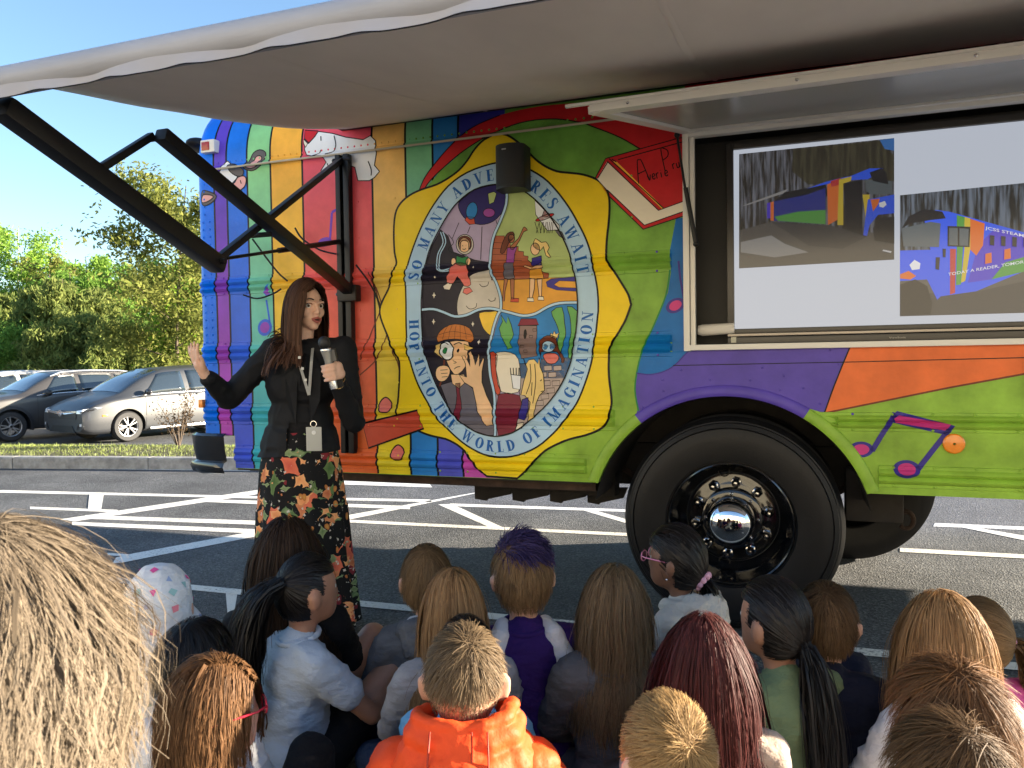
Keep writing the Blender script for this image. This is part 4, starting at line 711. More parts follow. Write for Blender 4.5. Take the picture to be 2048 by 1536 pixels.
for k, (m, pts) in enumerate([(GR, [(1240, 1000), (2600, 960), (2600, 1240), (1240, 1278)]), (GD, [(1240, 1150), (1700, 1130), (2300, 1000), (2600, 1000), (2600, 1240), (1240, 1278)]), (SBL, [(1380, 690), (1450, 650), (1530, 660), (1640, 690), (2000, 790), (2600, 930), (2600, 990), (2000, 1000), (1690, 1130), (1480, 1160), (1460, 1180), (1400, 1060), (1240, 1070), (1240, 890), (1420, 885)]),
        (SPU, [(1700, 860), (1800, 760), (2000, 800), (2600, 940), (2600, 985), (1990, 960), (1780, 1060), (1640, 1080)]), (SOR, [(1650, 700), (1740, 730), (1730, 860), (1690, 920), (1650, 880)]), (SYE, [(1620, 690), (1655, 700), (1655, 880), (1625, 1070), (1600, 1080), (1620, 880)]), (SGR, [(1575, 680), (1622, 692), (1600, 1090), (1570, 1095), (1575, 880)]), (SRD, [(1535, 880), (1570, 880), (1565, 1140), (1535, 1150)]), (SGR, [(1780, 1060), (1860, 960), (2000, 920), (2600, 960), (2600, 975), (1990, 1010)]),
        (SDK, [(1250, 760), (1290, 690), (1380, 645), (1490, 660), (1510, 700), (1420, 710), (1300, 730)]), (SMG, [(1250, 760), (1420, 720), (1480, 730), (1470, 870), (1260, 865)]), (SDK, [(1520, 745), (1655, 750), (1650, 870), (1520, 865)]), (SMG, [(1530, 755), (1580, 757), (1580, 860), (1530, 858)]), (SMG, [(1590, 758), (1645, 762), (1640, 862), (1590, 860)]), (SDK, [(1240, 1090), (1330, 1060), (1400, 1100), (1430, 1200), (1420, 1265), (1240, 1275)]), (SWT, [(1295, 975), (1325, 945), (1360, 965), (1355, 1000), (1310, 1005)]), (SOR, [(1240, 1030), (1290, 1010), (1335, 1040), (1300, 1062), (1240, 1055)]), (SDK, [(1450, 930), (1475, 930), (1470, 1005), (1448, 1000)]), (SDK, [(1490, 880), (1510, 880), (1508, 930), (1492, 930)])]):
    tpoly('photo_shape', tq(pts), m, 2+k*.5, ph2)
for k in range(9):
    x = 1768+66*k; tpoly('photo_window', tq([(x, 800+k*5), (x+28, 803+k*5), (x+26, 862+k*4), (x, 858+k*4)]), SDK, 14, ph2)
for q in ((1760, 940), (1872, 915)): tpoly('photo_shape', tq([(q[0]-20, q[1]+30), (q[0]-18, q[1]-30), (q[0]+18, q[1]-38), (q[0]+20, q[1]+22)]), SOR, 14, ph2)
def text3(name, body, p0, p1, h, m, parent, k=16, shear=0):
    cu = bpy.data.curves.new(name, 'FONT'); cu.body = body; cu.size = 1; cu.resolution_u = 3; cu.offset = .012; t = bpy.data.objects.new('tmp', cu); COL.objects.link(t); dg = bpy.context.evaluated_depsgraph_get(); me = bpy.data.meshes.new_from_object(t.evaluated_get(dg)); bpy.data.objects.remove(t)
    xs = [v.co.x for v in me.vertices]; L = max(xs)-min(xs); A = Vector(p0); B = Vector(p1); d = (B-A)/L; up = Vector((0, 0, 1))*h
    for v in me.vertices: x, y = v.co.x-min(xs), v.co.y; v.co = A+d*x+up*y+Vector((0, -k*.0006, 0))
    return obj(name, me, m, parent, 0)
a = tvp(*tz(1522, 1040)); b = tvp(*tz(2060, 950)); text3('printed_words', 'TODAY A READER, TOMORROW', a, b, .018, SWT, ph2); a = tvp(*tz(1740, 765)); b = tvp(*tz(2060, 832)); text3('printed_words', 'JCSS STEAM BUS', a, b, .018, SWT, ph2)
a = bu(1778, 677, -.03); text3('maker_name', 'ViewSonic', (a[0], .031, a[1]), (bu(1812, 676, -.03)[0], .031, a[1]), .011, mat('maker_ink', (.3, .28, .25), .4), tv, 1)
a = bu(1395, 660, -.02); b = bu(1455, 658, -.02)
mb = MB(); mb.tube([(a[0], .05, a[1]+.0), (a[0]+.02, .05, a[1]-.001), (b[0]+.03, .05, b[1]+.004)], [.022, .028, .026], 18); roll = mb.build('paper_roll', mat('paper', (.62, .60, .57), .7), None, 50); roll.location = tuple(B0); roll.rotation_euler = (0, 0, -YAW); tag(roll, 'white rolled sheet lying left of the television in the bay', 'paper roll')
# ------------------------------------------------------------------ lifted hatch over the screen
hL, hO = bu(1374, 266), None
h0 = (OU0, -.02, OZ1+.005); ho = bu(1178, 220, .98); hr = bu(2048, 97, .98)
slope = (hr[1]-ho[1])/(hr[0]-ho[0]); zo = ho[1]; PO = [(OU0, -.03, OZ1+.012), (OU1, -.03, OZ1+.012), (OU1+.23, -.98, zo+.02), (ho[0], -.98, zo)]
def bil(s, t):
    a = Vector(PO[0])*(1-s)+Vector(PO[1])*s; b = Vector(PO[3])*(1-s)+Vector(PO[2])*s; return a*(1-t)+b*t
mb = MB()
for s0, t0, s1, t1 in [(0, .985, 1, .985), (0, 0.01, 1, 0.01), (0.008, 0, .008, 1), (.992, 0, .992, 1)]: mb.bar(bil(s0, t0), bil(s1, t1), .05, .028, bev=.003)
mb.build('hatch_frame', M_ALU, bus, 30)
mb = MB(); mb.bar(bil(-.035, 1.01)+Vector((0, 0, .022)), bil(1, 1.01)+Vector((0, 0, .022)), .014, .010); mb.build('hatch_rail', M_ALU, bus)
gl = bpy.data.materials.new('hatch_panel'); gl.use_nodes = True; N = gl.node_tree.nodes; L = gl.node_tree.links; tb = N.new('ShaderNodeBsdfTransparent'); tb.inputs[0].default_value = (.80, .79, .76, 1); pb = N['Principled BSDF']; pb.inputs['Base Color'].default_value = (.46, .46, .43, 1); pb.inputs['Roughness'].default_value = .26; pb.inputs['Specular IOR Level'].default_value = .6; mx = N.new('ShaderNodeMixShader'); mx.inputs[0].default_value = .72; L.new(tb.outputs[0], mx.inputs[1]); L.new(pb.outputs[0], mx.inputs[2]); L.new(mx.outputs[0], N['Material Output'].inputs[0])
nrm = Vector((0, 0, .008)); P = [bil(.02, .03), bil(.98, .03), bil(.98, .97), bil(.02, .97)]; mb = MB(); mb.add([p for p in P]+[p+nrm for p in P], [(0, 1, 2, 3), (7, 6, 5, 4), (0, 4, 5, 1), (1, 5, 6, 2), (2, 6, 7, 3), (3, 7, 4, 0)]); mb.build('hatch_panel', gl, bus, 0)
for s in (.06, .3, .52, .8):
    p = bil(s, .985); MB().lathe([(.006, -.006), (.006, .006), (.003, .009)], p+Vector((0, -.025, 0)), (0, -1, 0), 8).build('hatch_bolt', M_CHROME, bus)
a0 = bu(1354, 270, .05); a1 = bu(1374, 385, .05); a2 = bu(1392, 488, .05)
mb = MB(); mb.tube([(a0[0], -.05, a0[1]), (a1[0]-.005, -.06, a1[1])], .006, 8); mb.tube([(a1[0]-.005, -.06, a1[1]+.02), (a2[0], -.05, a2[1])], .011, 10); mb.sphere((a0[0], -.05, a0[1]), .014); mb.sphere((a2[0], -.05, a2[1]), .014); mb.build('gas_strut', M_BLACKM, bus)
# drip cord along the top of the side wall
mb = MB(); g = [bu(*q) for q in ((423, 343), (560, 326), (680, 312), (860, 290), (1040, 267), (1250, 240))]
mb.tube([(u, -.035, z) for u, z in g], .006, 6); mb.build('drip_cord', mat('cord_beige', (.5, .44, .34), .6), bus)
# ------------------------------------------------------------------ awning
UA = bu(692, 450)[0]
aw = thing('awning', 'grey fabric awning pulled out from the bus on black scissor arms', 'awning', tuple(B0), -YAW)
M_FTOP = mat('awning_cover', (.36, .37, .42), .55, var=.08, vscale=3, bump=.12, bscale=9, stretch=(1, 6, 6))
M_FUND = mat('awning_cloth', (.74, .69, .65), .8, var=.10, vscale=1.6, bump=.25, bscale=4, stretch=(1.2, .5, 1))
AU1 = 3.7; N0, Z0, N1, Z1 = -.03, 2.615, 2.02, 2.205
mb = MB(); nu, nv = 70, 22; rows = []
for j in range(nv+1):
    t = j/nv; row = []
    for i in range(nu+1):
        u = UA+.02+(AU1-UA)*i/nu; sag = -.045*math.sin(math.pi*t)-.012*math.sin(math.pi*t)*math.sin(u*2.1+t*3)+.006*noise.noise((u*1.5, t*6, 3)); row.append((u, -(N0+(N1-N0)*t), Z0+(Z1-Z0)*t+sag))
    rows.append(row)
mb.loft(rows, False); me = mb.mesh('cloth'); cl = obj('cloth', me, [M_FUND, M_FTOP], aw, 180); md = cl.modifiers.new('thick', 'SOLIDIFY'); md.thickness = .004; md.offset = 0
# rolled front: tube cover, then hanging valance with wavy trim
mb = MB(); rings = []
for i in range(121):
    u = UA-.06+(AU1-UA+.1)*i/120; r = []
    for a in np.linspace(-1.5, 2.2, 14): r.append((u, -(N1+.012+.052*math.cos(a)), Z1-.026+.046*math.sin(a)))
    rings.append(r[::-1])
mb.loft(rings, False); mb.build('roller_cover', M_FTOP, aw, 60)
mb = MB(); rows = [[], [], [], []]; trim = MB(); tp = []
for i in range(241):
    u = UA-.06+(AU1-UA+.1)*i/240; ph_ = (u+2.05)/.27*2*math.pi; w = .030+.0032*math.sin(ph_+.6*math.sin(ph_))+.002*math.sin(ph_*.43+.7); nb = N1+.050+.006*math.sin(ph_*.5)
    for k, f in enumerate((0, .33, .66, 1)): rows[k].append((u, -(nb+.006*f*math.sin(ph_+1)), Z1-.055-w*f*1.25+.008))
    tp.append(rows[3][-1])
mb.loft(rows, False); mb.build('valance', mat('valance_cloth', (.38, .38, .43), .65, bump=.1, bscale=12), aw, 180); trim.tube([Vector(p)+Vector((0, 0, -.001)) for p in tp], .0020, 5); trim.build('valance_trim', M_BLACKM, aw)
MB().tube([(UA-.07, -N1-.005, Z1-.025), (AU1+.05, -N1-.005, Z1-.025)], .038, 20).build('roller_tube', M_BLACKM, aw)
# scissor arm in the cross plane u = UA
J = {k: at_u(*q, UA) for k, q in dict(Ae=(428, 524), At=(18, 224), Bb=(690, 588), Bt=(308, 277), Ct=(682, 320), Da=(200, 335), Db=(300, 272), G0=(436, 520), G1=(690, 482), X=(520, 470)).items()}
def jp(k, du=0): return (UA+du, -J[k][0], J[k][1])
at = Vector(jp('At')); ae = Vector(jp('Ae')); dirA = (at-ae).normalized()
MB().bar(ae-dirA*.04, at+dirA*.03, .07, .075, (1, 0, 0), .018).build('outer_arm', M_BLACKM, aw, 40)
b1 = Vector(jp('Bb', .05)); b2 = Vector(jp('Bt', .05)); d = (b2-b1).normalized(); arm = MB().bar(b1, b2+d*.02, .05, .058, (1, 0, 0), .008).build('inner_arm', M_BLACKM, aw, 40); MB().bar(b1+d*.05+Vector((-.026, 0, .0)), b2-d*.03+Vector((-.026, 0, 0)), .008, .004, (1, 0, 0)).build('arm_groove', mat('arm_grey', (.10, .10, .11), .3, .5), arm)
for k in range(6):
    p = b1.lerp(b2, .10+.055*k)+Vector((-.028, 0, .010*(-1)**k)); MB().sphere(p, .006, None, 8, 6).build('arm_rivet', M_CHROME, arm)
MB().bar(jp('Ct'), jp('Ae'), .030, .034, (1, 0, 0), .006).build('cross_link', M_BLACKM, aw, 40)
MB().bar(jp('Da', .01), jp('Db', .01), .028, .030, (1, 0, 0), .006).build('upper_link', M_BLACKM, aw, 40)
mb = MB(); g0, g1 = Vector(jp('G0', -.03)), Vector(jp('G1', -.02)); m_ = g0.lerp(g1, .45); mb.tube([g0, m_], .008, 8); mb.tube([m_, g1], .014, 10); mb.build('gas_strut', M_BLACKM, aw)
for k in ('Bt', 'Ct', 'X', 'Ae', 'Bb'):
    p = Vector(jp(k, -.02)); MB().tube([p+Vector((-.03, 0, 0)), p+Vector((.08, 0, 0))], .012, 10).build('pivot_bolt', M_BLACKM, aw); MB().sphere(p+Vector((-.032, 0, 0)), .008, None, 8, 6).build('bolt_head', M_CHROME, aw)
zt = bu(690, 312)[1]; zb = bu(703, 905)[1]
mb = MB(); mb.box((UA-.022, -.022, (zt+zb)/2), (.030, .045, zt-zb), None, .006); mb.box((UA+.030, -.022, (zt+zb)/2), (.034, .045, zt-zb), None, .006); mb.box((UA+.004, -.008, (zt+zb)/2), (.05, .016, zt-zb)); mb.build('wall_channel', M_BLACKM, aw, 30)
MB().box((UA+.04, -.05, J['Bb'][1]), (.12, .06, .09), None, .012).build('arm_bracket', M_BLACKM, aw)
MB().bar((UA-.02, -.005, Z0+.01), (AU1, -.005, Z0+.01), .05, .05, bev=.008).build('wall_rail', M_BLACKM, aw, 40)
# ------------------------------------------------------------------ loudspeaker
s0 = bu(987, 330, .14); s1 = bu(1046, 330, .14); st = bu(1016, 287, .14)[1]; sb = bu(1016, 376, .14)[1]; cu_ = (s0[0]+s1[0])/2; hw = (s1[0]-s0[0])/2
spk = thing('loudspeaker', 'black rounded loudspeaker hung on the bus over the emblem', 'loudspeaker', tuple(busw(cu_, 0, sb)), -YAW)
mb = MB(); pr = [(-hw, .02), (hw, .02), (hw, .10)]+[(hw*math.cos(a), .10+.055*math.sin(a)) for a in np.linspace(.25, math.pi-.25, 12)]+[(-hw, .10)]
mb.prism(pr, 0, st-sb, lambda x, y, t: (x, -y, t)); o = mb.build('cabinet', mat('speaker_black', (.013, .014, .016), .55, bump=.25, bscale=500, bdist=.002), spk, 40)
mb = MB(); mb.prism([(x*.96, (y-.09)*.99+.092) for x, y in pr if y > .05], .015, st-sb-.015, lambda x, y, t: (x, -y-.003, t)); mb.build('grille', mat('grille', (.02, .02, .022), .7, bump=.6, bscale=900, bdist=.002), spk, 40)
MB().box((-.015, -.158, st-sb-.03), (.022, .006, .006)).build('name_badge', mat('badge', (.4, .4, .42), .4, .6), spk)
MB().box((0, -.012, (st-sb)/2), (.06, .03, .1)).build('wall_bracket', M_BLACKM, spk)
for pts in ([(505, 478), (530, 512), (556, 545), (575, 562)], [(487, 590), (515, 597), (545, 588), (562, 578)], [(590, 456), (605, 478), (640, 500), (672, 508)], [(712, 530), (735, 560), (752, 590), (760, 618)]):
    q = [bu(x, y, .06) for x, y in catmull(pts, 4)]; MB().tube([(u, -.06, z) for u, z in q], .005, 6).build('cable', M_BLACKM, aw)
for u in (-1.2, -.05, 1.1, 2.3):
    pts = []
    for j in range(12):
        t = .02+.95*j/11; sag = -.045*math.sin(math.pi*t)-.012*math.sin(math.pi*t)*math.sin(u*2.1+t*3)+.006*noise.noise((u*1.5, t*6, 3)); pts.append((u, -(N0+(N1-N0)*t), Z0+(Z1-Z0)*t+sag-.0035))
    mb = MB(); mb.loft([[(p[0]-.012, p[1], p[2]) for p in pts], [(p[0], p[1], p[2]-.002) for p in pts], [(p[0]+.012, p[1], p[2]) for p in pts]], False); mb.build('cloth_seam', M_FUND, aw, 60)
# ------------------------------------------------------------------ trees
def leafmat(name, c, c2, trans=.35):
    m = bpy.data.materials.new(name); m.use_nodes = True; N = m.node_tree.nodes; L = m.node_tree.links; out = N['Material Output']; N.remove(N['Principled BSDF'])
    at = N.new('ShaderNodeAttribute'); at.attribute_name = 'hv'; mx = N.new('ShaderNodeMix'); mx.data_type = 'RGBA'; mx.inputs[6].default_value = (*c, 1); mx.inputs[7].default_value = (*c2, 1); L.new(at.outputs['Fac'], mx.inputs[0])
    d = N.new('ShaderNodeBsdfDiffuse'); t = N.new('ShaderNodeBsdfTranslucent'); s = N.new('ShaderNodeMixShader'); s.inputs[0].default_value = trans; L.new(mx.outputs[2], d.inputs[0]); L.new(mx.outputs[2], t.inputs[0]); L.new(d.outputs[0], s.inputs[1]); L.new(t.outputs[0], s.inputs[2]); L.new(s.outputs[0], out.inputs[0]); return m
LM = dict(fresh=leafmat('leaf_fresh', (0.156, 0.273, 0.046), (0.325, 0.500, 0.100), .45), mid=leafmat('leaf_mid', (0.104, 0.202, 0.039), (0.225, 0.375, 0.075), .45), pine=leafmat('needle_pine', (0.111, 0.156, 0.046), (0.263, 0.294, 0.088), .42), gold=leafmat('leaf_gold', (0.12, 0.15, 0.036), (0.28, 0.29, 0.08), .45), dark=leafmat('leaf_dark', (0.058, 0.111, 0.026), (0.138, 0.213, 0.050)), lime=leafmat('leaf_lime', (0.182, 0.325, 0.026), (0.350, 0.525, 0.062)))
M_BARK = mat('bark', (.11, .085, .065), .95, var=.4, vscale=9, bump=.6, bscale=20, stretch=(1, 1, .2)); M_PALEBARK = mat('bark_pale', (.45, .42, .36), .9, var=.3, vscale=6)
GZ = -.62
def leaves(C, n_per, spread, size, up=0.0, seed=0, elong=1.0):
    r = np.random.default_rng(seed); P = np.repeat(C, n_per, 0)+r.normal(0, 1, (len(C)*n_per, 3))*np.repeat(spread, n_per, 0)[:, None]; n = len(P)
    A = r.normal(0, 1, (n, 3)); A[:, 2] += up; A /= np.linalg.norm(A, axis=1)[:, None]; B = np.cross(A, r.normal(0, 1, (n, 3))); B /= np.linalg.norm(B, axis=1)[:, None]
    s = size*r.uniform(.6, 1.3, n)[:, None]; a = A*s*elong; b = B*s*.45/max(1, elong*.5)
    V = np.stack([P-a, P+b*.9, P+a, P-b*.9], 1).reshape(-1, 3); hv = np.repeat(np.clip(r.normal(.45, .28, n), 0, 1), 4); return V, np.arange(4*n).reshape(-1, 4), hv
def tree(label, x, y, h, rx, kind, mt, seed, trunk=.12, low=.2, group='trees behind the car park', n=420, size=.13, bark=None, name='tree', gaps=0):
    r = np.random.default_rng(seed); t = thing(name, label, 'tree', (x, y, GZ), r.uniform(0, 6.28), group)
    mb = MB(); top = h*(.92 if kind != 'round' else .86); bend = r.normal(0, .02*h, 2); path = [(bend[0]*k*k, bend[1]*k*k, top*k) for k in np.linspace(0, 1, 7)]
    mb.tube(path, [trunk*(1-.85*k) for k in np.linspace(0, 1, 7)], 7)
    C = []; S = []
    nl = 16 if kind != 'pine' else 26
    for i in range(nl):
        f = low+(1-low)*(i+.5)/nl*.92; a = i*2.4+r.uniform(-.4, .4)
        if kind == 'round': reach = rx*math.sin(math.pi*min(1, (f-low)/(1-low)*.86+.12))**.7; rise = .35
        elif kind == 'cone': reach = rx*(1.04-(f-low)/(1-low))**.8; rise = .25
        elif kind == 'pine': reach = rx*(1.05-(f-low)/(1-low))**.65; rise = .3
        else: reach = rx*(.55+.5*math.sin(math.pi*(f-low)/(1-low)))*r.uniform(.6, 1.15); rise = .5
        reach *= r.uniform(.75, 1.12); b = Vector((bend[0]*f*f, bend[1]*f*f, top*f)); e = b+Vector((math.cos(a)*reach, math.sin(a)*reach, reach*rise)); m = b.lerp(e, .5)+Vector((0, 0, -.06*reach))
        mb.tube([b, m, e], [trunk*.35*(1-f*.6), trunk*.2*(1-f*.6), .012], 5)
        k = max(3, int(n/nl)); q = r.uniform(.18, 1.05, k)**.75
        for s in q:
            p = b.lerp(e, min(1, s)); C.append((p.x+r.normal(0, .13*reach+.05), p.y+r.normal(0, .13*reach+.05), p.z+r.normal(0, .10*reach+.06))); S.append((.10+.10*rx*.4)*(1.15-.4*s))
    mb.build('trunk', bark or M_BARK, t, 60); C = np.array(C); S = np.array(S)
    if kind == 'pine': V_, F_, hv = leaves(C, 16, S*.8, size*1.1, 1.3, seed, 1.6)
    else: V_, F_, hv = leaves(C, 13 if not gaps else 9, S*(1.1 if not gaps else .8), size, .2, seed)
    obj('crown', npmesh('crown', V_, F_, hv), LM[mt], t, 0); return t
def tx(px_, D): return (px_-1024)/FPX*D
def hy(y, D, x): return CAM_H-(y-(721-.015*(x-1024)))/FPX*D-GZ
TL = [  # px x, px top y, depth, radius m, kind, leaf, extra
 (40, 455, 50, 2.9, 'round', 'fresh', 'tallest light green tree at the left edge of the woods', dict(bark=M_PALEBARK, low=.35)), (112, 502, 52, 2.4, 'round', 'lime', 'yellow green tree beside the tallest tree in the woods', {}), (98, 528, 45, 1.7, 'open', 'gold', 'brownish half bare tree between two light green trees', dict(n=260)), (185, 512, 50, 2.2, 'round', 'fresh', 'light green tree in the middle of the wood line', {}), (228, 508, 54, 2.0, 'round', 'mid', 'darker green tree right of the middle of the wood line', {}), (150, 545, 44, 1.8, 'round', 'mid', 'dull green tree below the dip in the wood line', {}), (-45, 480, 50, 2.8, 'round', 'mid', 'green tree cut by the left picture edge', {}), (270, 540, 46, 2.2, 'round', 'fresh', 'light green tree behind the tall golden tree', {}), (330, 520, 50, 2.6, 'round', 'mid', 'green tree in the woods just left of the bus', {}), (400, 500, 48, 2.6, 'round', 'fresh', 'light green tree mostly hidden behind the bus rear', {}), (470, 480, 50, 2.8, 'round', 'mid', 'green tree in the woods hidden behind the bus', {}),
 (20, 600, 36, 1.6, 'pine', 'pine', 'young pine with upright candles at the left edge', {}), (75, 590, 34, 1.5, 'pine', 'pine', 'young pine left of the tallest pine in the front row', {}), (128, 572, 33, 1.9, 'pine', 'pine', 'tallest young brown green pine in the front row', {}), (200, 590, 34, 1.7, 'pine', 'pine', 'young pine right of the tallest pine', {}), (165, 640, 31, 1.6, 'pine', 'pine', 'short bushy pine in front of the pines', {}), (245, 605, 35, 1.5, 'cone', 'mid', 'soft green conical tree with drooping branches', dict(n=520)), (290, 640, 33, 1.4, 'round', 'dark', 'dark green bushy tree above the minivan', {}), (345, 592, 31, 1.25, 'cone', 'lime', 'narrow bright lime green tree above the minivan roof', dict(n=520, size=.12)), (45, 660, 31, 1.3, 'round', 'mid', 'low green bushy tree above the left car', {}), (100, 665, 30, 1.3, 'pine', 'pine', 'low brown pine behind the car roofs', {}), (230, 665, 30, 1.4, 'pine', 'pine', 'low golden brown pine above the minivan windscreen', {}), (375, 640, 32, 1.4, 'round', 'dark', 'dark bush-like tree at the bus rear edge', {}), (-20, 640, 32, 1.5, 'round', 'dark', 'dark low tree at the left picture edge', {})]
for i, (x, y, D, rx, kind, lf, lab, ex) in enumerate(TL):
    tree(lab, tx(x, D), D, hy(y, D, x)*1.15, rx*1.12, kind, lf, 100+i, **{**dict(n=640, size=.125 if D > 40 else .08), **ex})
tree('tall thin golden leaved tree rising beside the bus rear', tx(352, 24), 24, hy(330, 24, 352), 2.5, 'open', 'gold', 77, .08, .16, n=2300, size=.085, gaps=1)
def wood_mass():   # the woods behind the first trees read as one green wall
    r = np.random.default_rng(5); n = 3800; x = r.uniform(-60, 45, n); y = r.uniform(56, 66, n); hmax = 8.2+1.4*np.sin(x*.7)+.9*np.sin(x*1.9+1); z = GZ+r.uniform(0, 1, n)**.8*hmax
    V_, F_, hv = leaves(np.stack([x, y, z], 1), 9, np.full(n, .5), .28, .2, 9); o = obj('woodland', npmesh('woodland', V_, F_, hv), LM['mid'], None, 0); tag(o, 'mass of green woodland behind the nearer trees', 'woodland', kind='stuff')
    n = 1500; x = r.uniform(-40, 20, n); y = r.uniform(29, 31, n); z = GZ+r.uniform(0, 1, n)*1.7
    V_, F_, hv = leaves(np.stack([x, y, z], 1), 9, np.full(n, .25), .12, .3, 10); o = obj('undergrowth', npmesh('undergrowth', V_, F_, hv), LM['mid'], None, 0); tag(o, 'dark undergrowth along the far side of the car park', 'undergrowth', kind='stuff')
wood_mass()
def shrub():
    r = np.random.default_rng(3); p = on_ground(396, 905); q = kp((Vector(p)-K0).dot(KD), 1.3); t = thing('shrub', 'thin brown leaved shrub beside the bus rear bumper', 'shrub', (q.x, q.y, .1)); mb = MB(); C = []
    for k in range(14):
        a = r.uniform(0, 6.28); e = Vector((math.cos(a)*r.uniform(.1, .38), math.sin(a)*r.uniform(.1, .3), r.uniform(.35, .85))); mb.tube([(0, 0, 0), e*.5+Vector((0, 0, .1)), e], [.010, .006, .002], 5)
        for s in r.uniform(.4, 1, 9): C.append(tuple(e*s+Vector((0, 0, .05))))
    mb.build('stem', M_BARK, t); V_, F_, hv = leaves(np.array(C), 5, np.full(len(C), .05), .022, .2, 4); obj('foliage', npmesh('foliage', V_, F_, hv), leafmat('leaf_brown', (.05, .035, .02), (.13, .08, .04)), t, 0)
shrub()
# ------------------------------------------------------------------ parked cars
M_GLASS = mat('car_glass', (.02, .028, .034), .04, spec=.8, coat=1); M_TYRE = mat('car_tyre', (.02, .02, .021), .7); M_TRIM = mat('car_trim', (.018, .018, .02), .5); M_ALLOY = mat('alloy', (.34, .34, .35), .35, .7); M_LAMP = mat('car_lamp', (.75, .78, .82), .08, spec=.8, coat=1); M_CHRD = mat('chrome_dull', (.80, .80, .82), .22, .75)
def car(name, label, cat, loc, heading, S, paint, suv=False, logo=False, decal=False):
    t = thing(name, label, cat, loc, heading, 'cars parked beyond the verge')
    L, W = S['L'], S['W']/2; xs = np.array(S['x'])*L; 
    def ip(k, x): return float(np.interp(x, xs_d, A[k]))
    xs_d = np.linspace(0, L, 61); A = {}
    for k in ('w', 'belt', 'top', 'tw', 'bot'):
        y = np.interp(xs_d, xs, S[k]); y2 = np.convolve(np.pad(y, 2, 'edge'), [.1, .2, .4, .2, .1], 'valid'); y2[0], y2[-1] = y[0], y[-1]; A[k] = y2
    def ringpt(x, tt):
        w = ip('w', x)*W; be = ip('belt', x); tp = ip('top', x); tw = ip('tw', x)*W; bo = ip('bot', x)
        cab = max(0, min(1, (tp-be-.14)/.25)); z6 = tp-(.035+.035*cab); y4, z4 = w*.955, be; y6, z6 = tw, max(z6, be+.01)
        pts = [(w*.86, bo), (w*.965, bo+.07), (w, bo+.36*(be-bo)+.05), (w*.985, be-.07), (y4, z4), ((y4+y6)/2+.02*cab, (z4+z6)/2), (y6, z6), (y6*.5, tp-.008), (0, tp)]
        i = min(7, int(tt)); f = tt-i; p0 = pts[max(0, i-1)]; p1 = pts[i]; p2 = pts[i+1]; p3 = pts[min(8, i+2)]
        def cr(a, b, c, d, f, k=.5): return b+f*(c-b)+k*f*(1-f)*((1-f)*((c-a)*.5-(c-b))*2*.5-f*((d-b)*.5-(c-b))*2*.5)
        return (cr(p0[0], p1[0], p2[0], p3[0], f), cr(p0[1], p1[1], p2[1], p3[1], f))
    T = np.linspace(0, 8, 33); mb = MB(); rings = []
    for x in xs_d:
        h = [(x, *ringpt(x, tt)) for tt in T]; rings.append([(-a, b, c) for a, b, c in h]+[(-a, -b, c) for a, b, c in h[-2::-1]])
    mb.loft(rings, True, True); me = mb.mesh('body'); bm = bmesh.new(); bm.from_mesh(me); bmesh.ops.recalc_face_normals(bm, faces=bm.faces); bm.to_mesh(me); bm.free()
    body = obj('body', me, [paint, M_TRIM], t, 40); R = S['R']; wx = S['wheels']; cut = MB()
    for x in wx: cut.tube([(-x, -1.3, R-.0), (-x, -W+.26, R)], R+.055, 32); cut.tube([(-x, 1.3, R), (-x, W-.26, R)], R+.055, 32)
    co = cut.build('cut', M_TRIM, None, 0); co.parent = t; md = body.modifiers.new('b', 'BOOLEAN'); md.object = co; md.operation = 'DIFFERENCE'; md.solver = 'EXACT'
    bpy.context.view_layer.update(); dg = bpy.context.evaluated_depsgraph_get(); m2 = bpy.data.meshes.new_from_object(body.evaluated_get(dg)); body.modifiers.clear(); body.data = m2; m2.name = 'body'; bpy.data.objects.remove(co); m2.set_sharp_from_angle(angle=math.radians(40))
    def patch(nm, xf, t0, t1, mtl, nx=8, nt=5, off=.004, both=True, parent=None):
        """panel following the body skin; xf(t) -> (x0, x1) at ring parameter t"""
        for sd in ((1, -1) if both else (1,)):
            rows = []
            for tt in np.linspace(t0, t1, nt+1):
                a, b = xf(tt); row = []
                for x in np.linspace(a, b, nx+1):
                    y, z = ringpt(x, min(tt, 8)); row.append((-x-(off if tt > 6.2 else 0), sd*(y+off*.9), z+(off if tt > 6 else 0)))
                rows.append(row)
            m_ = MB(); m_.loft(rows, False); me_ = m_.mesh(nm); o = obj(nm, me_, mtl, parent or t, 60); md_ = o.modifiers.new('s', 'SOLIDIFY'); md_.thickness = .004; md_.offset = -1
    for (nm, x0b, x1b, x0t, x1t) in S['windows']: patch('side_window', lambda tt, q=(x0b, x1b, x0t, x1t): (q[0]+(q[2]-q[0])*(tt-4.15)/1.7, q[1]+(q[3]-q[1])*(tt-4.15)/1.7), 4.15, 5.85, M_GLASS)
    x0, x1 = S['ws']; rows = []
    for f in np.linspace(.04, .97, 9):
        x = x0+(x1-x0)*f; h = [ringpt(x, tt) for tt in np.linspace(5.75, 8, 8)]; q = [(-x-.006, y*.985, z+.010) for y, z in h]; rows.append([(a, -b, c) for a, b, c in q]+q[-2::-1])
    m_ = MB(); m_.loft(rows, False); m_.build('windscreen', M_GLASS, t, 60)
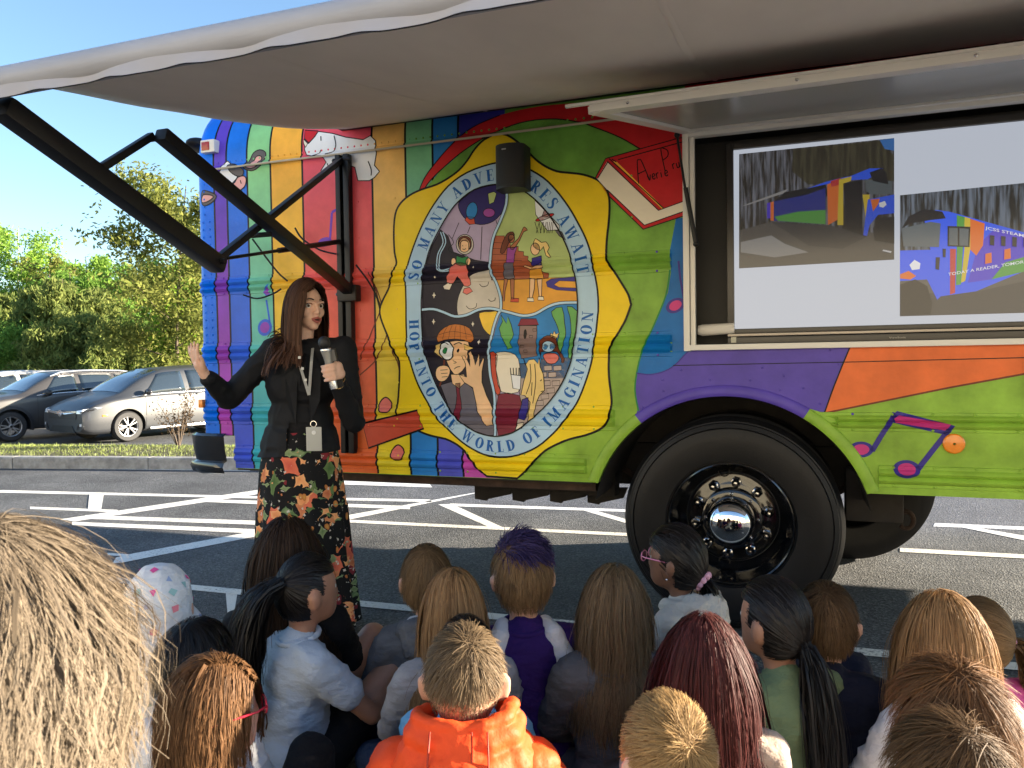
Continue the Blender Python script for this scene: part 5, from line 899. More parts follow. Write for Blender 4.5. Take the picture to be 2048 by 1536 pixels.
    for x in wx:
        for sd in (1, -1):
            w = bpy.data.objects.new('wheel', None); COL.objects.link(w); w.parent = t; w.location = (-x, sd*(W-.03), R); d = (0, sd, 0)
            MB().lathe([(R*.62, -.02), (R*.66, .012), (R*.9, .012), (R*.985, -.02), (R, -.05), (R, -.16), (R*.96, -.19), (R*.6, -.2)], (0, 0, 0), d, 36).build('tyre', M_TYRE, w, 40)
            m_ = MB(); m_.lathe([(R*.66, -.03), (R*.66, .004), (R*.61, -.002), (R*.58, -.07)], (0, 0, 0), d, 32)
            for k in range(5):
                for e in (-.13, .13):
                    a = 2*math.pi*k/5+e; m_.bar((.05*math.cos(a), sd*-.012, .05*math.sin(a)), (R*.61*math.cos(a+e*.5), sd*-.006, R*.61*math.sin(a+e*.5)), .022, .05, (0, 1, 0))
            m_.lathe([(.055, -.03), (.05, .0), (.03, .006)], (0, 0, 0), d, 16); m_.build('rim', M_ALLOY, w, 40); MB().lathe([(R*.6, -.09), (R*.55, -.088)], (0, 0, 0), d, 24).build('brake_disc', M_TRIM, w)
            if suv:
                m_ = MB(); m_.loft([[(a_, b_, c_) for a_, b_, c_ in [(-(x+(R+q)*math.cos(an)), sd*(W*S['aw']+nn), R+(R+q)*math.sin(an)) for q, nn in ((.05, -.05), (.05, .022), (.12, .018), (.125, -.03))]] for an in np.linspace(-.25, math.pi+.25, 24)], False); m_.build('arch_trim', M_TRIM, t, 40)
    xm, zm = S['mirror']
    for sd in (1, -1):
        m_ = MB(); y, z = ringpt(xm, 4.3); m_.sphere((-xm, sd*(y+.15), zm), (.07, .125, .075), None, 14, 8); m_.bar((-xm, sd*(y-.01), zm-.05), (-xm, sd*(y+.1), zm-.03), .05, .03); m_.build('door_mirror', M_TRIM if suv else mat('mirror_dark', (.03, .03, .035), .25, coat=.5), t, 60)
        for xh in S['handles']:
            y, z = ringpt(xh, 3.1); m_ = MB(); m_.bar((-xh+.1, sd*(y+.02), z), (-xh-.1, sd*(y+.02), z), .03, .035, bev=.008); m_.build('door_handle', paint, t, 60)
        for xd in S['doors']: patch('door_seam', lambda tt, q=xd: (q, q+.012), .8, 4.05, M_TRIM, 1, 10, .002, False) if sd == 1 else None
        m_ = MB(); a, b = S['sill']; m_.bar((-a, sd*(W*.97), S['bot'][4]+.06), (-b, sd*(W*.97), S['bot'][4]+.06), .03, .05, bev=.008); m_.build('sill_trim', M_CHRD if not suv else M_TRIM, t)
    # belt line chrome
    patch('belt_trim', lambda tt: (S['ws'][0]+.25, L*.93), 4.02, 4.12, M_CHRD, 20, 1, .006)
    # front: grille bars, intake, lamps
    f = S['front']; nz = f['z']
    def fx(y): return np.interp(abs(y)/W, [0, .5, .8, .95], [-.012, -.004, .015, .06])
    def fpatch(nm, pts, mtl, off=.012, sym=False):
        for sd in ((1, -1) if sym else (1,)):
            P = [(-(fx(y)+dx)+off, sd*y*W if abs(y) <= 1.2 else sd*y, z) for y, z, dx in pts]; m_ = MB(); n = len(P); m_.add(P+[(p[0]-.03, p[1], p[2]) for p in P], [tuple(range(n)), tuple(range(2*n-1, n-1, -1))]+[(i, (i+1) % n, n+(i+1) % n, n+i) for i in range(n)]); m_.build(nm, mtl, t, 0)
    fx_ = fx
    def fx(y): return fx_(y*W)
    fpatch('grille', [(-.62, nz-.13, 0), (.62, nz-.13, 0), (.66, nz+.02, 0), (-.66, nz+.02, 0)], M_TRIM, .016)
    fpatch('grille_bar', [(-.64, nz+.02, 0), (-.2, nz-.02, 0), (.2, nz-.02, 0), (.64, nz+.02, 0), (.68, nz+.06, 0), (.2, nz+.035, 0), (-.2, nz+.035, 0), (-.68, nz+.06, 0)], M_CHRD, .026)
    fpatch('lower_intake', [(-.58, .27, 0), (.58, .27, 0), (.44, .42, 0), (-.44, .42, 0)], M_TRIM, .014)
    fpatch('fog_lamp_bay', [(.66, .33, 0), (.90, .36, .02), (.92, .50, .02), (.74, .47, 0)], M_TRIM, .03, True); fpatch('fog_lamp', [(.80, .42, .01), (.90, .42, .02), (.90, .49, .02), (.80, .47, .01)], M_LAMP, .045, True)
    for sd in (1, -1):
        m_ = MB(); P = [(.012, .66*W, nz+.0), (.03, .84*W, nz+.0), (.14, .965*W, nz+.05), (.42, 1.0*W, nz+.125), (.30, .96*W, nz+.135), (.06, .84*W, nz+.09), (.02, .66*W, nz+.065)]; m_.add([(-a+.03, sd*(b+.012), c) for a, b, c in P]+[(-a-.02, sd*(b-.03), c) for a, b, c in P], [tuple(range(7)), tuple(range(13, 6, -1))]+[(i, (i+1) % 7, 7+(i+1) % 7, 7+i) for i in range(7)]); hl = m_.build('headlight', M_LAMP, t, 0)
        m_ = MB(); m_.bar((-.03+.045, sd*.82*W+sd*.02, nz+.025), (-.26+.045, sd*.98*W+sd*.025, nz+.085), .008, .03); m_.build('lamp_insert', M_TRIM, hl)
    if logo:
        m_ = MB(); c = -fx(0)+.045; m_.box((c, .035, nz+.0), (.012, .016, .10)); m_.box((c, -.035, nz), (.012, .016, .10)); m_.box((c, 0, nz), (.012, .06, .016)); m_.box((c-.002, 0, nz+.058), (.010, .115, .010)); m_.box((c-.002, 0, nz-.058), (.010, .085, .010)); m_.box((c-.002, .055, nz), (.010, .010, .11)); m_.box((c-.002, -.055, nz), (.010, .010, .11)); m_.build('badge', M_CHRD, t, 0)
    y, z = ringpt(.62, 2.4); MB().box((-.45, W*.985, nz-.06), (.12, .03, .035), None, .006).build('side_marker', _M['amber'], t)
    if suv:
        for sd in (1, -1):
            m_ = MB(); pts = []
            for x in np.linspace(S['ws'][1]-.05, L*.90, 10): y, z = ringpt(x, 6); pts.append((-x, sd*(y-.03), z+.05-(.04 if x in (S['ws'][1]-.05,) else 0)))
            m_.tube(pts, .018, 6); m_.build('roof_rail', M_CHRD, t)
    return t
VAN = dict(L=5.1, W=1.99, R=.355, wheels=(.98, 3.98), ws=(.84, 1.88), mirror=(1.42, 1.13), handles=(2.35, 2.80), doors=(1.40, 2.52, 3.8), sill=(1.5, 3.5), aw=1.0,
  x=[0, .014, .05, .11, .165, .27, .375, .60, .82, .955, 1], w=[.90, .955, .985, 1, 1, 1, 1, 1, 1, .96, .9], belt=[.70, .78, .87, .96, 1.00, 1.05, 1.07, 1.09, 1.12, 1.10, 1.0], top=[.76, .86, .97, 1.06, 1.12, 1.47, 1.68, 1.745, 1.73, 1.64, 1.3], tw=[.62, .66, .70, .74, .78, .73, .70, .71, .70, .66, .62], bot=[.30, .24, .22, .22, .22, .22, .22, .22, .22, .26, .34],
  windows=[('a', 1.36, 2.44, 1.80, 2.42), ('b', 2.56, 3.76, 2.54, 3.74), ('c', 3.88, 4.72, 3.86, 4.55)], front=dict(z=.70))
SUV = dict(L=4.6, W=1.86, R=.36, wheels=(.92, 3.58), ws=(1.25, 1.98), mirror=(1.72, 1.12), handles=(2.5, 3.3), doors=(1.5, 2.55, 3.4), sill=(1.4, 3.1), aw=1.0,
  x=[0, .018, .08, .18, .265, .36, .44, .62, .82, .95, 1], w=[.88, .95, .985, 1, 1, 1, 1, 1, 1, .95, .86], belt=[.76, .84, .93, 1.00, 1.04, 1.07, 1.09, 1.11, 1.15, 1.14, 1.0], top=[.82, .92, 1.02, 1.09, 1.14, 1.44, 1.62, 1.67, 1.64, 1.5, 1.2], tw=[.6, .66, .7, .74, .78, .72, .69, .69, .68, .63, .6], bot=[.34, .28, .26, .26, .26, .26, .26, .26, .26, .3, .38],
  windows=[('a', 1.62, 2.48, 2.0, 2.46), ('b', 2.58, 3.4, 2.56, 3.38), ('c', 3.48, 4.1, 3.46, 3.9)], front=dict(z=.76))
def carpaint(nm, c): return mat('paint_'+nm, c, .42, .0, var=.03, vscale=200, coat=.3)
HD = math.radians(35); hv_ = Vector((-math.sin(HD), -math.cos(HD), 0)); rv_ = Vector((-math.cos(HD), math.sin(HD), 0))
wpos = Vector(on_ground(258, 884, -.42)); vorg = wpos-hv_*(-VAN['wheels'][0]); lv = -rv_; vloc = wpos+hv_*VAN['wheels'][0]-lv*(.97)
car('minivan', 'grey brown minivan with chrome grille, nearest of the parked cars', 'minivan', (vloc.x, vloc.y, -.42), math.atan2(hv_.y, hv_.x), VAN, carpaint('taupe', (.034, .037, .043)), logo=True)
wpos = Vector(on_ground(24, 884, -.42)); sloc = wpos+hv_*SUV['wheels'][0]-lv*.91
car('sport_utility_car', 'dark grey crossover with silver roof rails behind the minivan', 'car', (sloc.x, sloc.y, -.42), math.atan2(hv_.y, hv_.x), SUV, carpaint('slate', (.045, .043, .043)), suv=True, logo=False)
tl = sloc+rv_*4.0+hv_*-.3
car('sport_utility_car', 'white roofed car cut off by the left picture edge', 'car', (tl.x, tl.y, -.42), math.atan2(hv_.y, hv_.x), SUV, carpaint('silver', (.55, .55, .55)), suv=True)
# ------------------------------------------------------------------ school building behind the viewer (seen in the hub cap)
bd = thing('school_building', 'cream school building with square columns mirrored in the hub cap', 'building', tuple(busw(0, 14.0, 0)), -YAW)
M_CRM = mat('cream_render', (.80, .72, .56), .85, var=.08, vscale=2); M_BRK = mat('tan_brick', (.34, .22, .15), .9, var=.25, vscale=14); M_WIN = mat('window_dark', (.02, .025, .03), .08, coat=.5)
MB().box((0, -.15, 1.7), (40, .3, 3.4)).build('wall', M_CRM, bd, 0); MB().box((0, -2.2, 4.4), (34, 4.6, 2.0)).build('canopy', M_CRM, bd, 0); MB().box((-17, .1, 4), (8, 1, 8)).build('wing_wall', M_CRM, bd, 0)
for k in range(6): MB().box((-7.2+k*2.9, -4.2, 1.70), (.55, .55, 3.39), None, .02).build('column', M_CRM, bd, 0)
for k in range(5):
    o = MB().box((-5.8+k*2.9, -.34, 1.3), (1.8, .08, 2.4)).build('glass_door', M_WIN, bd, 0); MB().box((-5.8+k*2.9, -.40, 1.3), (.06, .06, 2.4)).build('mullion', M_CRM, o, 0)
pv = MB().box((0, -7.0, .0), (40, 6.0, .02)).build('bounce_pavement', mat('pale_concrete', (.50, .47, .42), .9, var=.1, vscale=3), None, 0); pv.location = tuple(busw(0, 14.0, .006)); pv.rotation_euler = (0, 0, -YAW); pv['kind'] = 'structure'  # unseen concrete apron, added to bounce sunlight onto the bus and awning
# ------------------------------------------------------------------ people: shared tools
def organic(parts, voxel=.008, it=6, tag_=None):
    mb = MB()
    for p in parts:
        if p[0] == 'ell':
            mb.sphere(p[1], p[2], p[3] if len(p) > 3 else None, 16, 12)
        elif p[0] == 'cap':
            a, ra, b, rb_ = Vector(p[1]), p[2], Vector(p[3]), p[4]; d = (b-a); L = d.length
            if L < 1e-5: mb.sphere(a, ra); continue
            d.normalize(); x = d.orthogonal().normalized(); y = d.cross(x); rings = []
            for k in range(0, 5): an = -math.pi/2+k*math.pi/8; rings.append((a+d*ra*math.sin(an), max(ra*math.cos(an), 1e-4)))
            for k in range(1, 6): an = k*math.pi/2/5; rings.append((b+d*rb_*math.sin(an), max(rb_*math.cos(an), 1e-4)))
            mb.loft([[c+(x*math.cos(2*math.pi*j/14)+y*math.sin(2*math.pi*j/14))*r for j in range(14)] for c, r in rings], True, True)
    me = mb.mesh('org'); bm = bmesh.new(); bm.from_mesh(me); bmesh.ops.recalc_face_normals(bm, faces=bm.faces); bm.to_mesh(me); bm.free()
    o = bpy.data.objects.new('org', me); COL.objects.link(o); m = o.modifiers.new('r', 'REMESH'); m.mode = 'VOXEL'; m.voxel_size = voxel; m.adaptivity = 0
    if it: s = o.modifiers.new('s', 'SMOOTH'); s.factor = .5; s.iterations = it
    dg = bpy.context.evaluated_depsgraph_get(); out = bpy.data.meshes.new_from_object(o.evaluated_get(dg)); bpy.data.objects.remove(o); bpy.data.meshes.remove(me); return out
def displace(me, f):
    n = len(me.vertices); co = np.zeros(n*3, np.float32); no = np.zeros(n*3, np.float32); me.vertices.foreach_get('co', co); me.vertices.foreach_get('normal', no); co = co.reshape(-1, 3); no = no.reshape(-1, 3)
    d = np.array([f(c) for c in co], np.float32); co += no*d[:, None]; me.vertices.foreach_set('co', co.ravel()); me.update()
def wrinkle(amp=.006, sc=(9, 9, 13), seed=0):
    def f(c):
        p = Vector((c[0]*sc[0]+seed, c[1]*sc[1], c[2]*sc[2])); r = 1-abs(noise.noise(p+Vector((noise.noise(p*.6)*1.5, 0, 0))))*2; return amp*(max(r, 0)**2-.35)+amp*.4*noise.noise(p*.5)
    return f
def hairmat(name, dark, light, rough=.58, spec=.18):
    m = bpy.data.materials.new('hair_'+name); m.use_nodes = True; N = m.node_tree.nodes; L = m.node_tree.links; b = N['Principled BSDF']
    at = N.new('ShaderNodeAttribute'); at.attribute_name = 'hv'; cr = N.new('ShaderNodeValToRGB'); e = cr.color_ramp.elements; e[0].position = .05; e[0].color = (*dark, 1); e[1].position = .95; e[1].color = (*light, 1); L.new(at.outputs['Fac'], cr.inputs[0]); L.new(cr.outputs[0], b.inputs['Base Color'])
    b.inputs['Roughness'].default_value = rough; b.inputs['Specular IOR Level'].default_value = spec
    tr = N.new('ShaderNodeBsdfTranslucent'); L.new(cr.outputs[0], tr.inputs[0]); mx = N.new('ShaderNodeMixShader'); mx.inputs[0].default_value = .22; L.new(b.outputs[0], mx.inputs[1]); L.new(tr.outputs[0], mx.inputs[2]); L.new(mx.outputs[0], N['Material Output'].inputs[0]); return m
HC = dict(blonde=hairmat('blonde', (.10, .077, .054), (.34, .27, .195)), brown=hairmat('brown', (.045, .024, .012), (.21, .125, .06)), dkbrown=hairmat('dkbrown', (.012, .007, .005), (.07, .038, .022)), black=hairmat('black', (.006, .005, .005), (.028, .022, .020), .42, .4), sand=hairmat('sand', (.10, .06, .03), (.36, .23, .115)), straw=hairmat('straw', (.17, .09, .04), (.50, .30, .14)), purple=hairmat('purple', (.016, .012, .05), (.065, .045, .14)), burg=hairmat('burg', (.03, .008, .008), (.15, .035, .032), .55, .22), gold=hairmat('gold', (.16, .09, .035), (.58, .38, .17)), ash=hairmat('ash', (.07, .047, .028), (.27, .19, .11)), red=hairmat('redbrown', (.06, .028, .012), (.32, .165, .075)))
HR = np.array([.074, .091, .104])
def ribbons(P, w0, rng, hv0=None, taper=.7, twist=.3, hvroot=0):
    """P (n, k, 3) strands -> one ribbon mesh"""
    n, k, _ = P.shape; T = np.gradient(P, axis=1); T /= np.linalg.norm(T, axis=2, keepdims=True)+1e-9
    O = P-np.array([0, -.005, 0]); O[:, :, 2] = np.maximum(O[:, :, 2], -.02)*1.0; O = O-T*np.sum(O*T, 2, keepdims=True); O /= np.linalg.norm(O, axis=2, keepdims=True)+1e-9
    S = np.cross(T, O); a = rng.normal(0, twist, n)[:, None, None]; S = S*np.cos(a)+O*np.sin(a); t = np.linspace(0, 1, k); w = (w0 if np.ndim(w0) else np.full(n, w0))[:, None]*(1-taper*t**2.2)[None]*.5
    A = P-S*w[:, :, None]; B = P+S*w[:, :, None]; V_ = np.stack([A, B], 2).reshape(-1, 3); i = np.arange(n)[:, None]*(2*k)+np.arange(k-1)[None]*2; i = i.ravel(); F_ = np.stack([i, i+1, i+3, i+2], 1)
    h = rng.normal(.45, .22, n) if hv0 is None else hv0; hv = np.clip(h[:, None]+rng.normal(0, .04, (n, k))+hvroot*(t[None]-.4), 0, 1); return V_, F_, np.repeat(hv.ravel(), 2)
def collide(p, cols):
    for c, r in cols:
        q = (p-c)/r; L = np.linalg.norm(q, axis=-1, keepdims=True); p = np.where(L < 1, c+q/np.maximum(L, 1e-6)*r, p)
    return p
def scalp(n, rng, region):
    out = []
    while len(out) < n:
        d = rng.normal(0, 1, (n*2, 3)); d /= np.linalg.norm(d, axis=1)[:, None]; out += [x for x in d if region(x)]
    return np.array(out[:n])
def reg_full(x):      # hair line: open face, sides down to the ear, nape
    return not (x[1] > .30 and x[2] < .50) and not (abs(x[0]) > .55 and x[2] < -.05 and x[1] > -.12) and x[2] > -.72+.25*max(0, x[1])
def strands_flow(d, length, segs, whorl, rng, R, off=.06, lift=.15, grav=.25, cols=(), wob=.05, part=None, stiff=1.0, damp=.72):
    n = len(d); o = 1+off*rng.random(n)[:, None]; p = d*R*o; W = np.array(whorl)/np.linalg.norm(whorl)
    nrm = d/R; nrm /= np.linalg.norm(nrm, axis=1)[:, None]
    if part is None: t = d-W
    else: t = np.stack([np.sign(d[:, 0]-part)*1.2*np.exp(-np.abs(d[:, 0]-part)*1.5)*np.clip((d[:, 1]+.45)/.6, 0, 1)+.25*d[:, 0], -.35-.4*(d[:, 1] < 0), -.35-np.abs(d[:, 0]-part)-.6*(d[:, 1] < -.3)], 1)
    t = t+rng.normal(0, wob*2, (n, 3)); t -= nrm*np.sum(t*nrm, 1)[:, None]; t /= np.linalg.norm(t, axis=1)[:, None]+1e-9; v = t+nrm*lift; v /= np.linalg.norm(v, axis=1)[:, None]
    L = length if np.ndim(length) else np.full(n, length); st = (L/segs)[:, None]; P = [p]
    for k in range(segs):
        v[:, :2] *= np.where(p[:, 2:3] < -.03, damp, 1.0)
        v = v*stiff+np.array([0, 0, -grav])+rng.normal(0, wob, (n, 3)); v /= np.linalg.norm(v, axis=1)[:, None]; q = p+v*st
        L2 = np.linalg.norm((q/(R*o)), axis=1)[:, None]; q = np.where(L2 < 1, q/np.maximum(L2, 1e-6), q)
        for c, r in cols: q = collide(q, [(c, r*(1+.4*(o-1)))])
        v = (q-p); v /= np.linalg.norm(v, axis=1)[:, None]+1e-9; p = p+v*st; P.append(p)
    return np.stack(P, 1)
def clump(P, rng, k=90, amt=.5, pw=1.2):
    n = len(P); k = min(k, n); g = rng.choice(n, min(k, n), replace=False); G = P[g]; d = ((P[:, None, 0]-G[None, :, 0])**2).sum(2); i = d.argmin(1); t = np.linspace(0, 1, P.shape[1])[None, :, None]**pw*amt; return P*(1-t)+(G[i]+(P-G[i])*.12)*t, i
def strands_tie(d, tie, segs, rng, R, off=.05):
    n = len(d); o = 1+off*rng.random(n)[:, None]; T = np.array(tie)/R; T = T/np.linalg.norm(T); out = []
    for s in np.linspace(0, 1, segs+1):
        q = d*(1-s)+T*s; q /= np.linalg.norm(q, axis=1)[:, None]; out.append(q*R*(1+(o-1)*(1-s*.2)))
    P = np.stack(out, 1); return P
def hair_obj(parts, mt, parent, M, name='hair'):
    V_, F_, A_ = [], [], []; o = 0
    for v, f, a in parts: V_.append(v); F_.append(f+o); A_.append(a); o += len(v)
    V_ = np.concatenate(V_); V_ = V_ @ np.array(M.to_3x3()).T+np.array(M.translation); return obj(name, npmesh(name, V_, np.concatenate(F_), np.concatenate(A_)), mt, parent, 180)
def cap_mesh(mt, parent, M, R, region, name='hair_base', k=1.01):
    mb = MB(); mb.sphere((0, 0, 0), tuple(R*k), None, 28, 20); keep = [f for f in mb.f if region(np.mean([np.array(mb.v[i])/R for i in f], 0)/np.linalg.norm(np.mean([np.array(mb.v[i])/R for i in f], 0)))]; mb.f = keep; mb.m = [0]*len(keep)
    mb.v = [tuple(M @ Vector(v)) for v in mb.v]; me = mb.mesh(name); a = me.attributes.new('hv', 'FLOAT', 'POINT'); a.data.foreach_set('value', np.full(len(me.vertices), .2, np.float32)); return obj(name, me, mt, parent, 180)
def skinmat(name, c): return mat('skin_'+name, c, .48, var=.08, vscale=30, sss=.12, bump=.06, bscale=400, spec=.4, bdist=.002)
SK = dict(fair=skinmat('fair', (.62, .36, .26)), light=skinmat('light', (.55, .31, .215)), tan=skinmat('tan', (.40, .20, .125)), brown=skinmat('brown', (.24, .115, .07)))
def cloth(name, c, var=.10, rough=.85, bump=.5, bscale=26): return mat('cloth_'+name, c, rough, var=var, vscale=10, bump=bump, bscale=bscale, bdist=.02, spec=.25, stretch=(1, 1, 1.8))
M_EYE = mat('eye_white', (.75, .74, .72), .15); M_IRIS = mat('iris', (.05, .028, .015), .1)
# ---- seated child: local +Y is where the body faces, origin on the ground under the hips
def child(label, px_, py_, top=.70, yaw=0, head=0, hair=None, hcol='brown', skin='fair', shirt=None, pants=None, pose='cross', sleeve='long', s=1.0, lean=0.02, tilt=0, D=None, shorts=False, seed=0, voxel=.0128, extra=None, shirt_fn=None, bulk=.012):
    rng = np.random.default_rng(1000+seed)
    if D is None: hp = on_ground(px_, py_, top)
    else: hp = at_depth(px_, py_, D); top = hp[2]
    s = top/.70*1.0 if s == 1.0 else s; zoff = top-.70*s
    ya = math.radians(yaw); Rb = Matrix.Rotation(ya, 4, 'Z'); hl = Vector((0, .035+lean, .60))*s; off = Rb @ Vector((hl.x, hl.y, 0))
    t = thing('person', label, 'person', (hp[0]-off.x, hp[1]-off.y, 0), ya, 'audience sitting on the ground')
    Rh = Matrix.Translation(hl+Vector((0, 0, zoff))) @ Matrix.Rotation(math.radians(head-yaw), 4, 'Z') @ Matrix.Rotation(math.radians(-tilt), 4, 'X') @ Matrix.Scale(s, 4); R3 = Rh.to_3x3()
    def h(p): return tuple(Rh @ Vector(p))
    def b(x, y, z):
        f = max(0, (z-.1)/.5); return (x*s, (y+lean*f)*s, z*s+zoff*min(1, f))
    parts = [('ell', b(0, 0, .11), (.12*s, .10*s, .10*s)), ('ell', b(0, .005, .24), (.108*s, .078*s, .15*s)), ('ell', b(0, .01, .355), (.118*s, .078*s, .115*s)), ('cap', b(-.09, .005, .425), .042*s, b(.09, .005, .425), .042*s), ('cap', b(0, .012, .43), .043*s, h((0, -.008, -.06)), .040*s),
             ('ell', h((0, 0, 0)), tuple(HR*s), R3.normalized()), ('ell', h((0, .042, -.055)), (.050*s, .050*s, .050*s), R3.normalized()), ('ell', h((0, .088, -.022)), (.011*s, .018*s, .020*s), R3.normalized()), ('ell', h((0, .078, -.062)), (.024*s, .014*s, .010*s), R3.normalized())]
    for e in ((-1, 1) if not getattr(hair, 'long', False) else ()): parts += [('ell', h((e*.082, -.008, -.016)), (.012*s, .019*s, .033*s), (R3.normalized() @ Matrix.Rotation(e*.5, 3, 'Z'))), ('ell', h((e*.088, -.016, -.004)), (.010*s, .013*s, .019*s), R3.normalized())]
    sl, up_, lg = [], [], []
    for e in (-1, 1):
        sh = b(e*.128, .005, .412)
        if pose == 'knees': el, wr = b(e*.185, .15, .25), b(e*.07, .31, .23); hip, kn, an, ft = b(e*.07, .02, .09), (e*.10*s, .34*s, .36*s), (e*.085*s, .40*s, .05*s), (e*.09*s, .50*s, .03*s)
        else: el, wr = b(e*.178, .085, .25), b(e*.075, .22, .15); hip, kn, an, ft = b(e*.07, .02, .09), (e*.235*s, .20*s, .11*s), (-e*.02*s, .27*s, .055*s), (-e*.11*s, .30*s, .04*s)
        parts += [('cap', sh, .040*s, el, .031*s), ('cap', el, .031*s, wr, .022*s), ('cap', hip, .068*s, kn, .047*s), ('cap', kn, .047*s, an, .032*s), ('cap', an, .030*s, ft, .028*s)]
        wv = Vector(wr); hd = (wv-Vector(el)).normalized(); sd = Vector((e, 0, 0)); pm = wv+hd*.035*s; parts.append(('ell', tuple(pm), (.026*s, .030*s, .016*s)))
        for q in range(4):
            fb = pm+hd*.025*s+Vector((e*(.018-.012*q)*s, 0, 0)); fm = fb+hd*.022*s+Vector((0, 0, -.004)); parts += [('cap', tuple(fb), .0065*s, tuple(fm), .006*s), ('cap', tuple(fm), .006*s, tuple(fm+hd*.016*s+Vector((0, 0, -.012*s))), .005*s)]
        parts.append(('cap', tuple(pm+Vector((e*.022*s, 0, 0))), .008*s, tuple(pm+Vector((e*.036*s, 0, 0))+hd*.022*s), .006*s))
        g = bulk*s
        if sleeve == 'long': sl += [('cap', sh, .044*s+g, el, .035*s+g), ('cap', el, .035*s+g, tuple(Vector(el).lerp(Vector(wr), .92)), .026*s+g)]
        else: sl += [('cap', sh, .044*s+g, tuple(Vector(sh).lerp(Vector(el), .5)), .040*s+g*1.3)]
        if shorts: lg += [('cap', hip, .072*s+.008, tuple(Vector(hip).lerp(Vector(kn), .45)), .064*s+.010)]
        else: lg += [('cap', hip, .070*s+.010, kn, .052*s+.008), ('cap', kn, .052*s+.008, tuple(Vector(kn).lerp(Vector(an), .9)), .038*s+.008)]
    body = obj('body', organic(parts, voxel, 4), SK[skin], t, 180)
    for e in (-1, 1):
        o = MB().sphere(h((e*.030, .0700, .004)), .0105*s, None, 12, 8).build('eye', M_EYE, t, 180); MB().sphere(h((e*.030, .0780, .004)), .0040*s, None, 8, 6).build('iris', M_IRIS, o, 180)
    g = bulk*s; sp = [('ell', b(0, 0, .12), (.125*s+g, .105*s+g, .10*s+g)), ('ell', b(0, .003, .24), (.112*s+g, .082*s+g, .15*s+g)), ('ell', b(0, .008, .355), (.122*s+g, .082*s+g, .115*s+g)), ('cap', b(-.092, .003, .42), .046*s+g, b(.092, .003, .42), .046*s+g), ('cap', b(0, .008, .43), .056*s+g*.5, b(0, .010, .455), .050*s+g*.4)]+sl
    me = organic(sp, voxel*1.05, 5); displace(me, shirt_fn or (lambda c, f1=wrinkle(.0065*s, (8, 8, 15), seed*3.7), f2=wrinkle(.004*s, (22, 22, 30), seed*2.1): f1(c)+f2(c))); so = obj('shirt', me, shirt, t, 180)
    me = organic([('ell', b(0, .0, .10), (.13*s+.01, .115*s+.01, .095*s))]+lg, voxel*1.2, 4); displace(me, wrinkle(.005*s, (12, 12, 10), seed*1.3)); obj('trousers', me, pants or CL['navy'], t, 180)
    if extra: extra(t, b, h, s, rng, Rh)
    if hair: hair(t, Rh, rng, HC[hcol] if isinstance(hcol, str) else hcol, b, s)
    return t
CL = dict(navy=cloth('navy', (.012, .014, .03)), black=cloth('black', (.008, .008, .010)), white=cloth('white', (.70, .70, .72), .05), ice=cloth('ice', (.50, .56, .64), .05), grey=cloth('grey', (.13, .14, .16), .25), lgrey=cloth('lgrey', (.36, .35, .36), .2), char=cloth('char', (.10, .10, .11), .2), purple=cloth('purple', (.035, .012, .12)), orange=mat('puffer_orange', (.85, .085, .018), .6, var=.05, vscale=12, bump=.5, bscale=55, bdist=.006, spec=.22), sage=cloth('sage', (.20, .26, .13), .08), lace=cloth('lace', (.46, .36, .30), .25), pink=cloth('pink', (.62, .10, .32), .06), sky=cloth('sky', (.20, .46, .70), .06), cream=cloth('cream', (.62, .57, .50), .08), denim=cloth('denim', (.03, .05, .10), .2), blue=cloth('blue', (.06, .12, .26), .1))
# ---- hair styles (all in head space; M carries it to the child)
def cols_body(Rh, b, s):
    inv = Rh.inverted(); o = []
    for c, r in ((b(0, .008, .36), (.140, .105, .12)), (b(0, .003, .24), (.13, .105, .16)), (b(0, .012, .45), (.055, .055, .07))): o.append((np.array(inv @ Vector(c)), np.array(r)))
    return o
def short(length=.05, n=4200, w=.0016, whorl=(.05, -.55, .85), lift=.10, off=.09, clumps=260, grav=.16, amt=.38, region=reg_full, R=HR*1.02):
    n, w, clumps, amt = int(n*1.05), w*.9, int(clumps*1.8), amt*.7
    def f(t, M, rng, m, b, s):
        cap_mesh(m, t, M, R, region); d = scalp(n, rng, region); L = length*rng.uniform(.7, 1.15, n)*(.30+.75*np.clip((d[:, 2]+.55)/.9, 0, 1)); P = strands_flow(d, L, 4, whorl, rng, R, off, lift, grav, wob=.045); P, gi = clump(P, rng, clumps, amt); hv = np.clip(.42+rng.normal(0, .09, clumps)[gi]+rng.normal(0, .11, n), 0, 1)
        hair_obj([ribbons(P, w, rng, hv, .6, .28, .25)], m, t, M)
    return f
